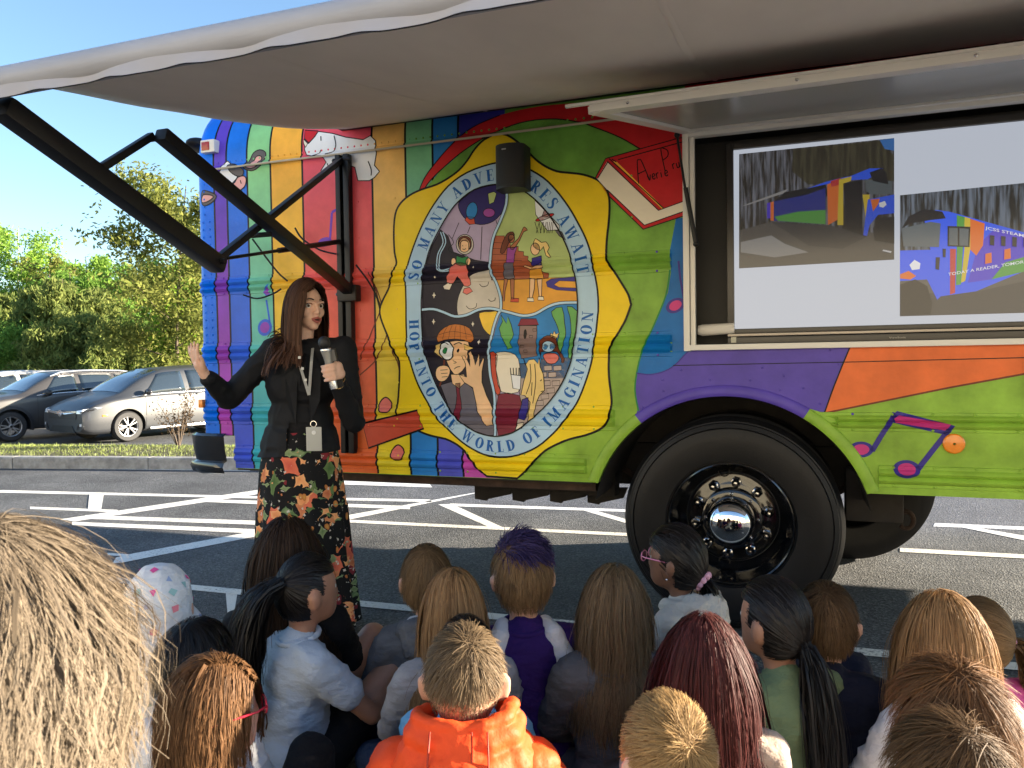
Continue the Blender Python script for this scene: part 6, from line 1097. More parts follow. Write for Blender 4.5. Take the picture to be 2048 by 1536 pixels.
def longh(length=.36, n=2600, w=.0028, part=0.0, whorl=(0, -.25, .95), off=.15, clumps=220, amt=.55, R=HR*1.03, wave=.0, spread=.10, region=None):
    n, w, clumps, amt = int(n*1.1), w*.86, int(clumps*2.4), amt*.62
    def f(t, M, rng, m, b, s):
        rg = region or (lambda x: not (x[1] > .45 and x[2] < .45) and x[2] > -.25); cap_mesh(m, t, M, R, lambda x: rg(x) or (x[1] < .1 and x[2] > -.6)); cols = cols_body(M, b, s); d = scalp(n, rng, rg)
        L = length*rng.uniform(.72, 1.05, n); P = strands_flow(d, L, 9, whorl, rng, R, off, .06, .55, cols, .045, part); P, gi = clump(P, rng, clumps, amt, 1.5)
        if wave: k = np.linspace(0, 1, P.shape[1])[None, :]; ph = rng.uniform(0, 6.28, clumps)[gi][:, None]; P[:, :, 0] += wave*k*np.sin(k*14+ph); P[:, :, 1] += wave*.6*k*np.cos(k*12+ph)
        hv = np.clip(.42+rng.normal(0, .10, clumps)[gi]+rng.normal(0, .11, n), 0, 1); n2 = n//9; i2 = rng.choice(n, n2, replace=False); Q = P[i2]*.985+np.array([0, .003, -.002])
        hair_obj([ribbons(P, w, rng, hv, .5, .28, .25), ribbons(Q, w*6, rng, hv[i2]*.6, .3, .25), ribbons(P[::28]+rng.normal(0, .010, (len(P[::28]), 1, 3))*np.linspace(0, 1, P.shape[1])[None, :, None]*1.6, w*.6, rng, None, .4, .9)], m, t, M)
    f.long = True; return f
def pony(tie=(0, -.085, -.02), tail=.30, n=2200, w=.0026, nt=900, dirn=(0, -1, .1), R=HR*1.03, tiecol=None, tier=.016, spread=.35, curl=0, region=reg_full, low=False):
    n, nt, w = int(n*1.3), int(nt*1.4), w*.76
    def f(t, M, rng, m, b, s):
        cap_mesh(m, t, M, R, region, k=1.012); d = scalp(n, rng, region); P = strands_tie(d, tie, 6, rng, R, .06); hv = np.clip(.4+rng.normal(0, .12, n), 0, 1); T = np.array(tie)*1.12; cols = cols_body(M, b, s)+[(np.zeros(3), R)]
        v = np.array(dirn)/np.linalg.norm(dirn)+rng.normal(0, spread, (nt, 3)); v /= np.linalg.norm(v, axis=1)[:, None]; p = T+rng.normal(0, .007, (nt, 3)); L = tail*rng.uniform(.55, 1.05, nt); Q = [p]; st = (L/10)[:, None]
        for k in range(10):
            v = v+np.array([0, 0, -.5])+rng.normal(0, .05, (nt, 3)); v /= np.linalg.norm(v, axis=1)[:, None]; q = collide(p+v*st, cols); v = q-p; v /= np.linalg.norm(v, axis=1)[:, None]+1e-9; p = p+v*st; Q.append(p)
        Q = np.stack(Q, 1); Q, gi = clump(Q, rng, 50, .32); 
        if curl: k = np.linspace(0, 1, 11)[None, :]; ph = rng.uniform(0, 6.28, 50)[gi][:, None]; Q[:, :, 0] += curl*k*np.sin(k*16+ph); Q[:, :, 1] += curl*k*np.cos(k*13+ph)
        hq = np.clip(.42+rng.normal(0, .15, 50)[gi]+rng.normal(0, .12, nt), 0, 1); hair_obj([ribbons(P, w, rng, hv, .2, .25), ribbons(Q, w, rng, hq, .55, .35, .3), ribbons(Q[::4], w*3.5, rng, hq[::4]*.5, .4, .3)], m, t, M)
        if tiecol is not None:
            mb = MB(); ax = Vector(dirn).normalized(); c = Vector(T); x = ax.orthogonal().normalized(); y = ax.cross(x)
            if tier > .02:
                for k in range(9): a = 2*math.pi*k/9; mb.sphere(c+(x*math.cos(a)+y*math.sin(a))*tier, (.013, .013, .013), None, 8, 6)
            else: mb.tube([c+(x*math.cos(a)+y*math.sin(a))*tier for a in np.linspace(0, 2*math.pi, 15)], .004, 6)
            mb.v = [tuple(M @ Vector(v_)) for v_ in mb.v]; mb.build('hair_tie', tiecol, t, 180)
    return f
def glasses(col, eh=.0):
    def f(t, b, h, s, rng, Rh):
        mb = MB()
        for e in (-1, 1): mb.tube([h((e*.033+.024*math.cos(a), .102, .006+.017*math.sin(a))) for a in np.linspace(0, 2*math.pi, 17)], .0022*s, 6); mb.tube([h((e*.057, .102, .010)), h((e*.076, .080, .010)), h((e*.083, -.005, .004)), h((e*.081, -.02, -.012))], .0024*s, 6)
        mb.tube([h((-.010, .104, .008)), h((.010, .104, .008))], .0022*s, 6); fr_ = mb.build('glasses', col, t, 180)
        for e in (-1, 1): MB().lathe([(.022*s, 0), (.0225*s, .001)], h((e*.033, .101, .006)), tuple(Rh.to_3x3().normalized() @ Vector((0, 1, 0))), 18, True).build('lens', mat('lens_tint', (.10, .05, .08), .05, spec=.7), fr_)
    return f
# ------------------------------------------------------------------ the audience
def seam(mt, pts, w=.0035, name='seam', parent=None):
    return MB().tube(pts, w, 5).build(name, mt, parent, 180)
def hood_back(col, inner=None, up=0):
    def f(t, b, h, s, rng, Rh):
        me = organic([('ell', b(0, -.075, .425), (.105*s, .055*s, .075*s)), ('ell', b(-.05, -.05, .455), (.06*s, .05*s, .05*s)), ('ell', b(.05, -.05, .455), (.06*s, .05*s, .05*s)), ('cap', b(-.085, -.02, .455), .032*s, b(-.055, .05, .455), .026*s), ('cap', b(.085, -.02, .455), .032*s, b(.055, .05, .455), .026*s), ('ell', b(0, -.095, .39), (.07*s, .04*s, .05*s))], .008, 4)
        displace(me, wrinkle(.007, (14, 14, 22), 5)); obj('hood', me, col, t, 180)
        if inner: obj('undershirt_collar', organic([('cap', b(-.05, .0, .465), .030*s, b(0, -.035, .472), .032*s), ('cap', b(.05, .0, .465), .030*s, b(0, -.035, .472), .032*s)], .008, 4), inner, t, 180)
    return f
def rib_collar(col):
    def f(t, b, h, s, rng, Rh): MB().tube([b(.060*math.cos(a), .010+.058*math.sin(a), .468+.010*math.sin(a)) for a in np.linspace(0, 2*math.pi, 25)], .009*s, 8).build('collar', col, t, 180)
    return f
# nearest: blonde head at the left edge, someone seated on a chair
def blonde_adult():
    hp = at_depth(-22, 1282, .70); s = 1.02; t = thing('person', 'blonde person with layered bob hair, closest to the camera', 'person', (hp[0], hp[1]-.03, 0), math.radians(4), 'audience sitting near the camera')
    hz = hp[2]-.005; M = Matrix.Translation((0, .03, hz)) @ Matrix.Rotation(math.radians(6), 4, 'Z') @ Matrix.Rotation(math.radians(-6), 4, 'X') @ Matrix.Scale(s, 4); R3 = M.to_3x3().normalized()
    def h(p): return tuple(M @ Vector(p))
    z0 = hz-.60
    P = [('ell', h((0, 0, 0)), tuple(HR*s), R3), ('ell', h((0, .042, -.055)), (.052, .052, .052), R3), ('cap', h((0, -.01, -.06)), .05, (0, .0, hz-.20), .055), ('cap', (-.15, 0, hz-.24), .055, (.15, 0, hz-.24), .055), ('ell', (0, .0, hz-.36), (.17, .11, .16)), ('ell', (0, 0, hz-.56), (.155, .11, .16)), ('ell', (0, .02, hz-.70), (.17, .14, .12)), ('ell', h((0, .09, -.02)), (.012, .018, .02), R3)]
    for e in (-1, 1):
        P += [('cap', (e*.18, 0, hz-.25), .05, (e*.22, .10, hz-.52), .042), ('cap', (e*.22, .10, hz-.52), .042, (e*.10, .32, hz-.58), .03), ('cap', (e*.09, .05, hz-.70), .085, (e*.11, .45, hz-.70), .065), ('cap', (e*.11, .45, hz-.70), .06, (e*.11, .43, .08), .04), ('cap', (e*.11, .43, .05), .04, (e*.12, .58, .04), .035), ('ell', (e*.09, .36, hz-.59), (.035, .045, .02))]
        for q in range(4): P.append(('cap', (e*(.115-.018*q), .39, hz-.59), .009, (e*(.11-.018*q), .45, hz-.61), .007))
        P.append(('cap', (e*.06, .36, hz-.585), .010, (e*.045, .41, hz-.59), .008))
    obj('body', organic(P, .008, 5), SK['fair'], t, 180)
    sp = [('cap', (-.15, 0, hz-.24), .068, (.15, 0, hz-.24), .068), ('ell', (0, .0, hz-.36), (.185, .125, .17)), ('ell', (0, 0, hz-.56), (.17, .125, .17))]
    for e in (-1, 1): sp += [('cap', (e*.18, 0, hz-.25), .064, (e*.22, .10, hz-.52), .054), ('cap', (e*.22, .10, hz-.52), .054, (e*.11, .30, hz-.58), .042)]
    me = organic(sp, .009, 5); displace(me, wrinkle(.006, (10, 10, 14), 3)); obj('shirt', me, CL['cream'], t, 180)
    tr = [('ell', (0, .02, hz-.70), (.18, .15, .12))]
    for e in (-1, 1): tr += [('cap', (e*.09, .05, hz-.70), .095, (e*.11, .45, hz-.70), .075), ('cap', (e*.11, .45, hz-.70), .07, (e*.11, .43, .12), .05)]
    obj('trousers', organic(tr, .011, 5), CL['denim'], t, 180)
    rng = np.random.default_rng(5); R = HR*1.07; m = HC['blonde']; rg = lambda x: not (x[1] > .45 and x[2] < .45) and x[2] > -.55; cap_mesh(m, t, M, R, lambda x: not (x[1] > .35 and x[2] < .3) and x[2] > -.8); n = 33000; d = scalp(n, rng, rg)
    inv = M.inverted(); cols = [(np.array(inv @ Vector((0, 0, hz-.26))), np.array((.22, .085, .075)))]; L = np.where(d[:, 2] > .2, .20, .13)*rng.uniform(.35, 1.15, n)
    S = strands_flow(d, L, 8, (.12, -.30, .93), rng, R, .075, .07, .19, cols, .045); S, gi = clump(S, rng, 1400, .25, 1.1); k = np.linspace(0, 1, 9)[None, :]; ph = rng.uniform(0, 6.28, 1400)[gi][:, None]; am = rng.uniform(.003, .013, 1400)[gi][:, None]; S[:, :, 0] += am*k*np.sin(k*9+ph); S[:, :, 1] += am*k*np.cos(k*8+ph); S[:, :, 2] += .5*am*k*np.sin(k*7+ph*2)
    hv = np.clip(.45+rng.normal(0, .14, 1400)[gi]+rng.normal(0, .12, n), 0, 1); fly = S[::24].copy(); fly += (rng.normal(0, .012, (len(fly), 1, 3)))*np.linspace(0, 1, 9)[None, :, None]*1.5+np.array([.008, 0, .010])*np.linspace(0, 1, 9)[None, :, None]
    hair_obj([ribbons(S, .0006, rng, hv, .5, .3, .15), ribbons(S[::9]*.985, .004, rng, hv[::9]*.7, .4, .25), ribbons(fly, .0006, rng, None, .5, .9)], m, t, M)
    # the plain chair it sits on
    c = thing('chair', 'plain black folding chair under the blonde person', 'chair', (hp[0], hp[1]-.03, 0), math.radians(4)); zs = hz-.83
    MB().box((0, .16, zs), (.42, .42, .03), None, .01).build('seat', M_BLACKM, c)
    for e in (-1, 1):
        for y in (-.03, .35): MB().tube([(e*.19, y, 0), (e*.19, y, zs)], .012, 8).build('leg', M_BLACKM, c)
    MB().box((0, -.125, zs+.28), (.40, .02, .2), None, .008).build('backrest', M_BLACKM, c)
    for e in (-1, 1): MB().tube([(e*.19, -.03, zs), (e*.19, -.125, zs+.36)], .012, 8).build('back_post', M_BLACKM, c)
blonde_adult()
def white_hood(t, b, h, s, rng, Rh):
    me = organic([('ell', h((0, -.012, .008)), (.092*s, .108*s, .118*s)), ('cap', h((0, -.04, -.06)), .085*s, b(0, -.02, .44), .095*s), ('cap', h((-.06, .02, -.05)), .045*s, b(-.05, .05, .46), .05*s), ('cap', h((.06, .02, -.05)), .045*s, b(.05, .05, .46), .05*s)], .008, 5); displace(me, wrinkle(.006, (9, 9, 9), 2)); hd = obj('hood', me, CL['white'], t, 180)
    cols = [mat('print_pink', (.72, .08, .30), .8), mat('print_rose', (.75, .22, .28), .8), mat('print_blue', (.30, .38, .60), .8), mat('print_mint', (.30, .50, .50), .8)]; vs = [v.co.copy() for v in me.vertices]; ns = [v.normal.copy() for v in me.vertices]; done = []
    order = list(range(len(vs))); rng.shuffle(order)
    for i in order:
        if len(done) > 70: break
        if any((vs[i]-q).length < .034 for q in done): continue
        done.append(vs[i]); n = ns[i]; x = n.orthogonal().normalized(); y = n.cross(x); a0 = rng.uniform(0, 6.28); k = rng.integers(3, 6); P = []
        for j in range(k): a = a0+2*math.pi*j/k; rr = .013*rng.uniform(.7, 1.2); P.append(vs[i]+n*.0022+(x*math.cos(a)+y*math.sin(a))*rr)
        MB().add(P, [tuple(range(k))]).build('printed_patch', cols[len(done) % 4], hd, 0)
child('child in a white hood printed with pink and blue shapes', 318, 1142, .72, 14, 10, None, 'brown', 'fair', CL['white'], CL['denim'], extra=white_hood, seed=1)
child('child with short black hair looking down, left of the ponytail girl', 383, 1246, .69, -8, -35, short(.045, 4200, .0017, off=.08), 'black', 'tan', CL['white'], CL['navy'], seed=2, tilt=22, extra=rib_collar(CL['white']))
M_REDG = mat('red_plastic', (.45, .02, .04), .25)
def blue_jacket(t, b, h, s, rng, Rh):
    glasses(M_REDG)(t, b, h, s, rng, Rh)
    for e in (-1, 1): obj('shoulder_panel', organic([('cap', b(e*.07, .004, .437), .045*s+.006, b(e*.14, .01, .41), .047*s+.008)], .008, 3), cloth('orange_panel', (.42, .12, .03)), t, 180)
child('child with chin length brown hair and red glasses, beside the blonde head', 418, 1326, .70, -6, -62, longh(.17, 4600, .0016, .35, (.25, -.2, .93), .13, 300, .45, wave=.004), 'red', 'fair', CL['blue'], CL['black'], pose='knees', seed=3, extra=blue_jacket)
child('girl with long dark brown hair in black, right at the speaker\'s skirt', 572, 1046, .79, 6, 4, longh(.42, 2800, .0028, 0, off=.16, wave=.004), 'dkbrown', 'light', CL['black'], CL['black'], seed=4)
child('girl with a black ponytail in a pale blue short sleeved polo shirt', 612, 1112, .72, -48, -52, pony((.02, -.082, .035), .42, 2400, .0026, 1300, (-.1, -1, .0), tiecol=CL['black'], tier=.015, spread=.16, curl=.005), 'black', 'tan', CL['ice'], CL['black'], pose='knees', sleeve='short', shorts=True, seed=5, extra=rib_collar(CL['ice']))
child('boy with sandy bowl cut in a grey hooded sweatshirt', 852, 1096, .70, 16, 12, short(.075, 4600, .0017, (-.1, -.45, .9), .04, .10, 300, .25), 'sand', 'fair', CL['grey'], CL['denim'], seed=6, extra=hood_back(CL['grey'], CL['white']))
child('girl with smooth strawberry blonde hair in a light grey knit', 905, 1148, .70, 10, 14, longh(.30, 2800, .0026, 0, off=.14, clumps=90, amt=.4), 'straw', 'fair', CL['lgrey'], CL['denim'], seed=7)
child('child with black hair in a sky blue shirt, mostly hidden behind the orange jacket', 930, 1240, .66, 0, 5, short(.05, 3200, .0018), 'black', 'tan', CL['sky'], CL['navy'], seed=8, D=1.98)
# purple topped boy
def purple_hair(t, M, rng, m, b, s):
    short(.05, 4600, .0016, (.0, -.15, .98), .10, .14, 240, .16)(t, M, rng, HC['sand'], b, s)
    R = HR*1.06; n = 2600; d = scalp(n, rng, lambda x: x[2] > .62); P = strands_flow(d, .062*rng.uniform(.6, 1.2, n), 7, (-.75, -.1, .66), rng, R, .14, .16, .06, wob=.07); P, gi = clump(P, rng, 110, .5); hair_obj([ribbons(P, .002, rng, None, .5, .6)], HC['purple'], t, M, 'dyed_hair')
def sport_stripe(t, b, h, s, rng, Rh):
    rib_collar(CL['purple'])(t, b, h, s, rng, Rh)
    for e in (-1, 1):
        me = organic([('cap', b(e*.075, -.030, .452), .030*s, b(e*.115, -.055, .36), .036*s), ('cap', b(e*.115, -.055, .36), .036*s, b(e*.122, -.060, .27), .030*s), ('cap', b(e*.06, .02, .470), .022*s, b(e*.075, -.030, .455), .030*s)], .008, 4); obj('shoulder_stripe', me, CL['white'], t, 180)
child('boy with purple dyed hair in a purple shirt with white stripes', 1043, 1080, .76, 8, 12, purple_hair, 'sand', 'fair', CL['purple'], CL['black'], sleeve='short', seed=9, extra=sport_stripe)
def sweat(t, b, h, s, rng, Rh):
    MB().tube([b(.085*math.cos(a)-.01, .0+.075*math.sin(a), .455+.012*math.sin(a)) for a in np.linspace(0, 2*math.pi, 29)], .009*s, 8).build('neckband', CL['char'], t, 180)
    MB().tube([b(.066*math.cos(a)-.008, .005+.06*math.sin(a), .474+.010*math.sin(a)) for a in np.linspace(0, 2*math.pi, 29)], .007*s, 8).build('undershirt_neck', mat('striped_pink', (.62, .20, .26), .8, var=.3, vscale=60), t, 180)
child('girl with long light brown hair in a dark grey sweatshirt, centre of the audience', 1228, 1142, .70, 4, -10, longh(.36, 4200, .0021, .1, (.05, -.2, .95), .17, 240, .45, wave=.006), 'ash', 'fair', CL['char'], CL['char'], seed=10, extra=sweat, bulk=.020)
M_PNKF = mat('pink_plastic', (.70, .25, .42), .25); M_SCR = cloth('scrunchie', (.78, .42, .55), .1)
def pinkspecs(t, b, h, s, rng, Rh): glasses(M_PNKF)(t, b, h, s, rng, Rh); hood_back(CL['cream'])(t, b, h, s, rng, Rh); MB().sphere(h((-.080, .004, -.052)), .004, None, 8, 6).build('ear_stud', M_CHROME, t, 180)
child('girl with pink glasses and pink scrunchie in front of the bus wheel', 1352, 1058, .72, 52, 58, pony((.01, -.078, -.06), .26, 2600, .0028, 800, (0, -.8, -.6), HR*1.12, M_SCR, .026, .35, .008), 'black', 'brown', CL['cream'], CL['navy'], seed=11, extra=pinkspecs)
child('girl with very long burgundy hair in a beige lace blouse', 1408, 1242, .70, -8, -4, longh(.50, 4600, .0020, -.05, (0, -.2, .95), .15, 260, .45, wave=.007), 'burg', 'fair', CL['lace'], CL['denim'], seed=12)
def gold_hair(t, M, rng, m, b, s):
    short(.030, 7500, .0013, (.10, -.80, .55), .22, .07, 600, .05)(t, M, rng, m, b, s)
child('boy with short cropped golden hair at the bottom centre', 1335, 1404, .69, 8, 10, gold_hair, 'gold', 'fair', CL['white'], CL['navy'], seed=13, tilt=-4)
child('girl with long straight black hair half tied back, in a sage green shirt', 1548, 1162, .72, 26, 34, None, 'black', 'tan', CL['sage'], CL['denim'], sleeve='short', seed=14, extra=lambda t, b, h, s, rng, Rh: pony((.0, -.086, -.045), .46, 3200, .0022, 2200, (0, -.55, -.8), HR*1.05, CL['black'], .014, .22, .004)(t, Rh, rng, HC['black'], b, s))
child('boy with brown hair in a navy shirt, right of the black haired girl', 1652, 1172, .68, -18, -24, short(.065, 4200, .0017, (0, -.5, .87), .05, .10, 280, .22), 'brown', 'fair', CL['navy'], CL['navy'], pose='knees', seed=15)
child('girl with long blonde hair in a white tee shirt at the right', 1888, 1198, .71, 6, 8, longh(.36, 4400, .0020, .0, (.05, -.35, .93), .16, 260, .45, wave=.006), 'straw', 'fair', CL['white'], CL['denim'], seed=16)
child('girl with side pigtails and a pink shirt at the right edge', 1962, 1202, .67, 10, 6, pony((.062, -.045, -.015), .20, 2200, .0026, 900, (.8, -.4, -.1), HR*1.04, M_SCR, .013, .3, .004), 'sand', 'fair', CL['pink'], CL['denim'], seed=17, D=2.08)
child('boy with tousled copper brown hair in front of the blonde girl', 1905, 1334, .74, 8, 12, short(.080, 6500, .0014, (-.15, -.35, .92), .10, .13, 260, .14, .5), 'red', 'fair', CL['white'], CL['navy'], seed=18)
child('boy with brown hair cut off by the bottom edge at the right', 1900, 1450, .71, 4, 6, short(.075, 6500, .0013, (.1, -.4, .9), .10, .12, 280, .14, .5), 'brown', 'fair', CL['grey'], CL['navy'], seed=19)
# orange puffer jacket boy
def fade_hair(t, M, rng, m, b, s):
    R = HR*1.015; n = 5200; d = scalp(n, rng, lambda x: reg_full(x) and x[2] > -.62); up = np.clip((d[:, 2]+.25)/.55, 0, 1); keep = rng.random(n) < (.12+.88*np.clip((d[:, 2]+.62)/.6, 0, 1)); d = d[keep]; up = up[keep]; n = len(d)
    cap_mesh(m, t, M, R, lambda x: reg_full(x) and x[2] > .0, k=1.004); L = (.007+.040*up**1.6)*rng.uniform(.7, 1.2, n); P = strands_flow(d, L, 5, (.22, -.52, .82), rng, R, .05, .14, .10, wob=.05); hv = np.clip(.40+rng.normal(0, .12, n)+.12*(1-up), 0, 1); hair_obj([ribbons(P, .0016, rng, hv, .6, .3, .2)], m, t, M)
def puffer(c):
    return .013*abs(math.sin((c[2]-.02)*math.pi/.062))**.6-.006+.006*noise.noise((c[0]*30, c[1]*30, c[2]*14))+.003*noise.noise((c[0]*70, c[1]*60, c[2]*50))
def puffer_collar(t, b, h, s, rng, Rh):
    def fold(c): return .006*abs(math.sin((c[2]+.015)*math.pi/.045))**.6+.0045*noise.noise((c[0]*40, c[1]*40, c[2]*26))
    P = []
    ring = [(-.075, .055, .50), (-.092, .01, .515), (-.088, -.04, .525), (-.05, -.070, .525), (.0, -.078, .522), (.05, -.070, .525), (.090, -.04, .530), (.098, .01, .53), (.08, .055, .51)]
    for a, c in zip(ring[:-1], ring[1:]):
        for dz, k, r in ((.022, 1.0, .014), (-.01, 1.03, .022), (-.045, 1.10, .028), (-.075, 1.2, .034)): P.append(('cap', b(a[0]*k, a[1]*k, a[2]+dz), r*s, b(c[0]*k, c[1]*k, c[2]+dz), r*s))
    P += [('ell', b(0, -.085, .44), (.098*s, .045*s, .08*s)), ('ell', b(0, -.105, .385), (.090*s, .035*s, .06*s))]
    me = organic(P, .007, 3); displace(me, fold); hd = obj('jacket_hood', me, CL['orange'], t, 180)
    dk = mat('seam_orange', (.42, .03, .008), .6)
    for x in (-.055, .025, .055): MB().tube([b(x, -.094, .55), b(x*1.04, -.110, .51), b(x*1.06, -.128, .46), b(x, -.142, .41), b(x*.9, -.142, .37)], .002, 5).build('seam', dk, hd, 180)
child('boy with a faded crew cut in a bright orange puffer jacket', 928, 1260, .73, -2, -2, fade_hair, 'ash', 'light', CL['orange'], CL['navy'], seed=20, shirt_fn=puffer, extra=puffer_collar, bulk=.030, voxel=.009)
# ------------------------------------------------------------------ the speaker
def speaker_woman():
    WD = 3.73; base = on_ground(606, 1262); t = thing('person', 'woman in black blazer and floral skirt speaking into a microphone', 'person', (base[0], base[1], 0))
    def w(x, y, dy=0): p = at_depth(x, y, WD+dy); return (p[0]-base[0], p[1]-base[1], p[2])
    hc = Vector(w(613, 614)); M = Matrix.Translation(hc) @ Matrix.Rotation(math.radians(180+44), 4, 'Z') @ Matrix.Rotation(math.radians(-4), 4, 'X') @ Matrix.Scale(1.06, 4); R3 = M.to_3x3().normalized()
    def h(p): return tuple(M @ Vector(p))
    S = w(548, 700), w(687, 697); E = w(458, 797, -.04), w(707, 842, -.03); W = w(411, 752, -.22), w(672, 757, -.20)
    P = [('ell', h((0, 0, .005)), (.070, .088, .102), R3), ('ell', h((0, .040, -.052)), (.049, .052, .050), R3), ('ell', h((0, .066, -.085)), (.024, .022, .020), R3), ('cap', h((0, -.006, -.06)), .046, w(604, 700, .01), .050)]
    P += [('cap', h((0, .086, .018)), .007, h((0, .101, -.020)), .010), ('ell', h((0, .098, -.024)), (.013, .013, .010), R3), ('ell', h((-.012, .092, -.026)), (.008, .008, .007), R3), ('ell', h((.012, .092, -.026)), (.008, .008, .007), R3), ('ell', h((-.034, .058, -.022)), (.024, .022, .026), R3), ('ell', h((.034, .058, -.022)), (.024, .022, .026), R3), ('cap', h((-.040, .078, .022)), .008, h((-.012, .084, .020)), .007), ('cap', h((.040, .078, .022)), .008, h((.012, .084, .020)), .007), ('ell', h((0, .086, -.050)), (.022, .012, .011), R3), ('ell', h((0, .084, -.066)), (.018, .012, .009), R3)]
    P += [('cap', w(560, 702), .05, w(675, 700), .05), ('ell', w(604, 760), (.16, .10, .16)), ('ell', w(602, 840), (.14, .095, .14)), ('ell', w(602, 900), (.17, .115, .13))]
    for e in (0, 1): P += [('cap', S[e], .042, E[e], .034), ('cap', E[e], .034, W[e], .024)]
    for e in (-1, 1): P += [('cap', (e*.09, 0, .88), .085, (e*.085, 0, .47), .055), ('cap', (e*.085, 0, .47), .05, (e*.08, .01, .08), .033), ('cap', (e*.08, .0, .045), .032, (e*.085, -.13, .03), .026)]
    # open right hand (image left), palm turned up
    wr = Vector(W[0]); d = (Vector(w(377, 692, -.27))-wr).normalized(); sd = Vector((.62, -.75, .22)); sd = (sd-d*sd.dot(d)).normalized(); nrm_ = d.cross(sd); pc = wr+d*.055
    P += [('cap', tuple(wr), .024, tuple(pc), .026), ('cap', tuple(pc-sd*.016), .018, tuple(pc+d*.03-sd*.022), .014), ('cap', tuple(pc+sd*.016), .018, tuple(pc+d*.03+sd*.022), .014)]
    for k, (o, L) in enumerate(((-.030, .058), (-.010, .070), (.011, .074), (.031, .066))):
        fb = pc+d*.035+sd*o; di = (d+sd*o*4+nrm_*(.12+.05*k)).normalized(); m1 = fb+di*L*.5; d2 = (di+nrm_*.30).normalized(); P += [('cap', tuple(fb), .0095, tuple(m1), .0088), ('cap', tuple(m1), .0086, tuple(m1+d2*L*.5), .0070)]
    P += [('cap', tuple(pc+sd*.022-d*.02), .013, tuple(pc+sd*.052+d*.015), .010), ('cap', tuple(pc+sd*.052+d*.015), .010, tuple(pc+sd*.062+d*.045), .008)]
    # left hand closed round the microphone
    m0 = Vector(w(669, 778, -.25)); m1 = Vector(w(648, 684, -.27)); ma = (m1-m0).normalized(); g = m0.lerp(m1, .36); fr_ = Vector((0, -1, 0)); fr_ = (fr_-ma*fr_.dot(ma)).normalized(); rt_ = fr_.cross(ma); rt_ = rt_ if rt_.x > 0 else -rt_
    pal = g+rt_*.036+Vector((0, .012, 0)); P += [('cap', W[1], .024, tuple(pal-ma*.015), .026), ('ell', tuple(pal), (.020, .030, .042))]
    for k in range(4):
        c = g+ma*(.033-.0215*k); q = []
        for a in (-10, 50, 105, 160): a = math.radians(a); q.append(c+(rt_*math.cos(a)+fr_*math.sin(a))*(.033+.002*(k == 1)))
        for i in range(3): P.append(('cap', tuple(q[i]), .0098-.0008*i, tuple(q[i+1]), .0092-.0008*i))
    P += [('cap', tuple(pal+ma*.02), .012, tuple(g+ma*.055+rt_*.022-fr_*.02), .010), ('cap', tuple(g+ma*.055+rt_*.022-fr_*.02), .010, tuple(g+ma*.07-rt_*.01-fr_*.026), .008)]
    obj('body', organic(P, .0056, 3), skinmat('speaker', (.70, .43, .32)), t, 180)
    # face details
    lip = mat('lips', (.36, .10, .085), .35); mth = mat('mouth_dark', (.06, .015, .014), .6)
    obj('lips', organic([('cap', h((-.022, .093, -.052)), .0045, h((0, .0995, -.047)), .0060), ('cap', h((.022, .093, -.052)), .0045, h((0, .0995, -.047)), .0060), ('cap', h((-.020, .093, -.058)), .0045, h((0, .0975, -.067)), .0068), ('cap', h((.020, .093, -.058)), .0045, h((0, .0975, -.067)), .0068)], .0022, 2), lip, t, 180)
    MB().sphere(h((0, .098, -.0565)), (.014, .006, .0045), R3).build('mouth', mth, t, 180)
    brow = HC['dkbrown']
    for e in (-1, 1):
        o = MB().sphere(h((e*.031, .0715, .006)), .0120, None, 16, 10).build('eye', M_EYE, t, 180); MB().sphere(h((e*.031+.003, .0790, .0055)), .0066, None, 10, 8).build('iris', M_IRIS, o, 180)
        MB().tube([h((e*.045, .078, .012)), h((e*.038, .086, .0165)), h((e*.028, .0885, .0165)), h((e*.019, .086, .012))], [.0016, .0022, .0022, .0014], 6).build('eyelashes', mth, t, 180)
        MB().tube([h((e*.046, .078, .032)), h((e*.036, .086, .0385)), h((e*.022, .089, .036)), h((e*.014, .089, .032))], [.0012, .0022, .0026, .0022], 6).build('eyebrow', mat('brow', (.03, .018, .012), .7), t, 180)
    # blazer
    BZ = mat('blazer', (.006, .0065, .009), .75, var=.2, vscale=20, bump=.2, bscale=300, bdist=.002, spec=.3); B = [('cap', w(556, 704), .066, w(678, 702), .066), ('ell', w(604, 765), (.178, .118, .17)), ('ell', w(602, 838), (.162, .112, .14)), ('ell', w(601, 890), (.195, .135, .17)), ('ell', w(600, 930), (.225, .152, .14))]
    for e in (0, 1): B += [('cap', S[e], .062, E[e], .058), ('cap', E[e], .058, tuple(Vector(E[e]).lerp(Vector(W[e]), .88)), .042)]
    me = organic(B, .0085, 4); displace(me, wrinkle(.006, (9, 9, 12), 4)); zc = w(600, 906)[2]; bm = bmesh.new(); bm.from_mesh(me); bmesh.ops.bisect_plane(bm, geom=bm.verts[:]+bm.edges[:]+bm.faces[:], plane_co=(0, 0, zc), plane_no=(-.06, 0, 1), clear_inner=True)
    # open front below the lapels
    bmesh.ops.delete(bm, geom=[f for f in bm.faces if f.calc_center_median().y < -.05 and abs(f.calc_center_median().x-(w(612, 880)[0])) < .052*(1+(zc+.16-f.calc_center_median().z)*1.5) and f.calc_center_median().z < zc+.16], context='FACES'); bm.to_mesh(me); bm.free()
    bz = obj('blazer', me, BZ, t, 180)
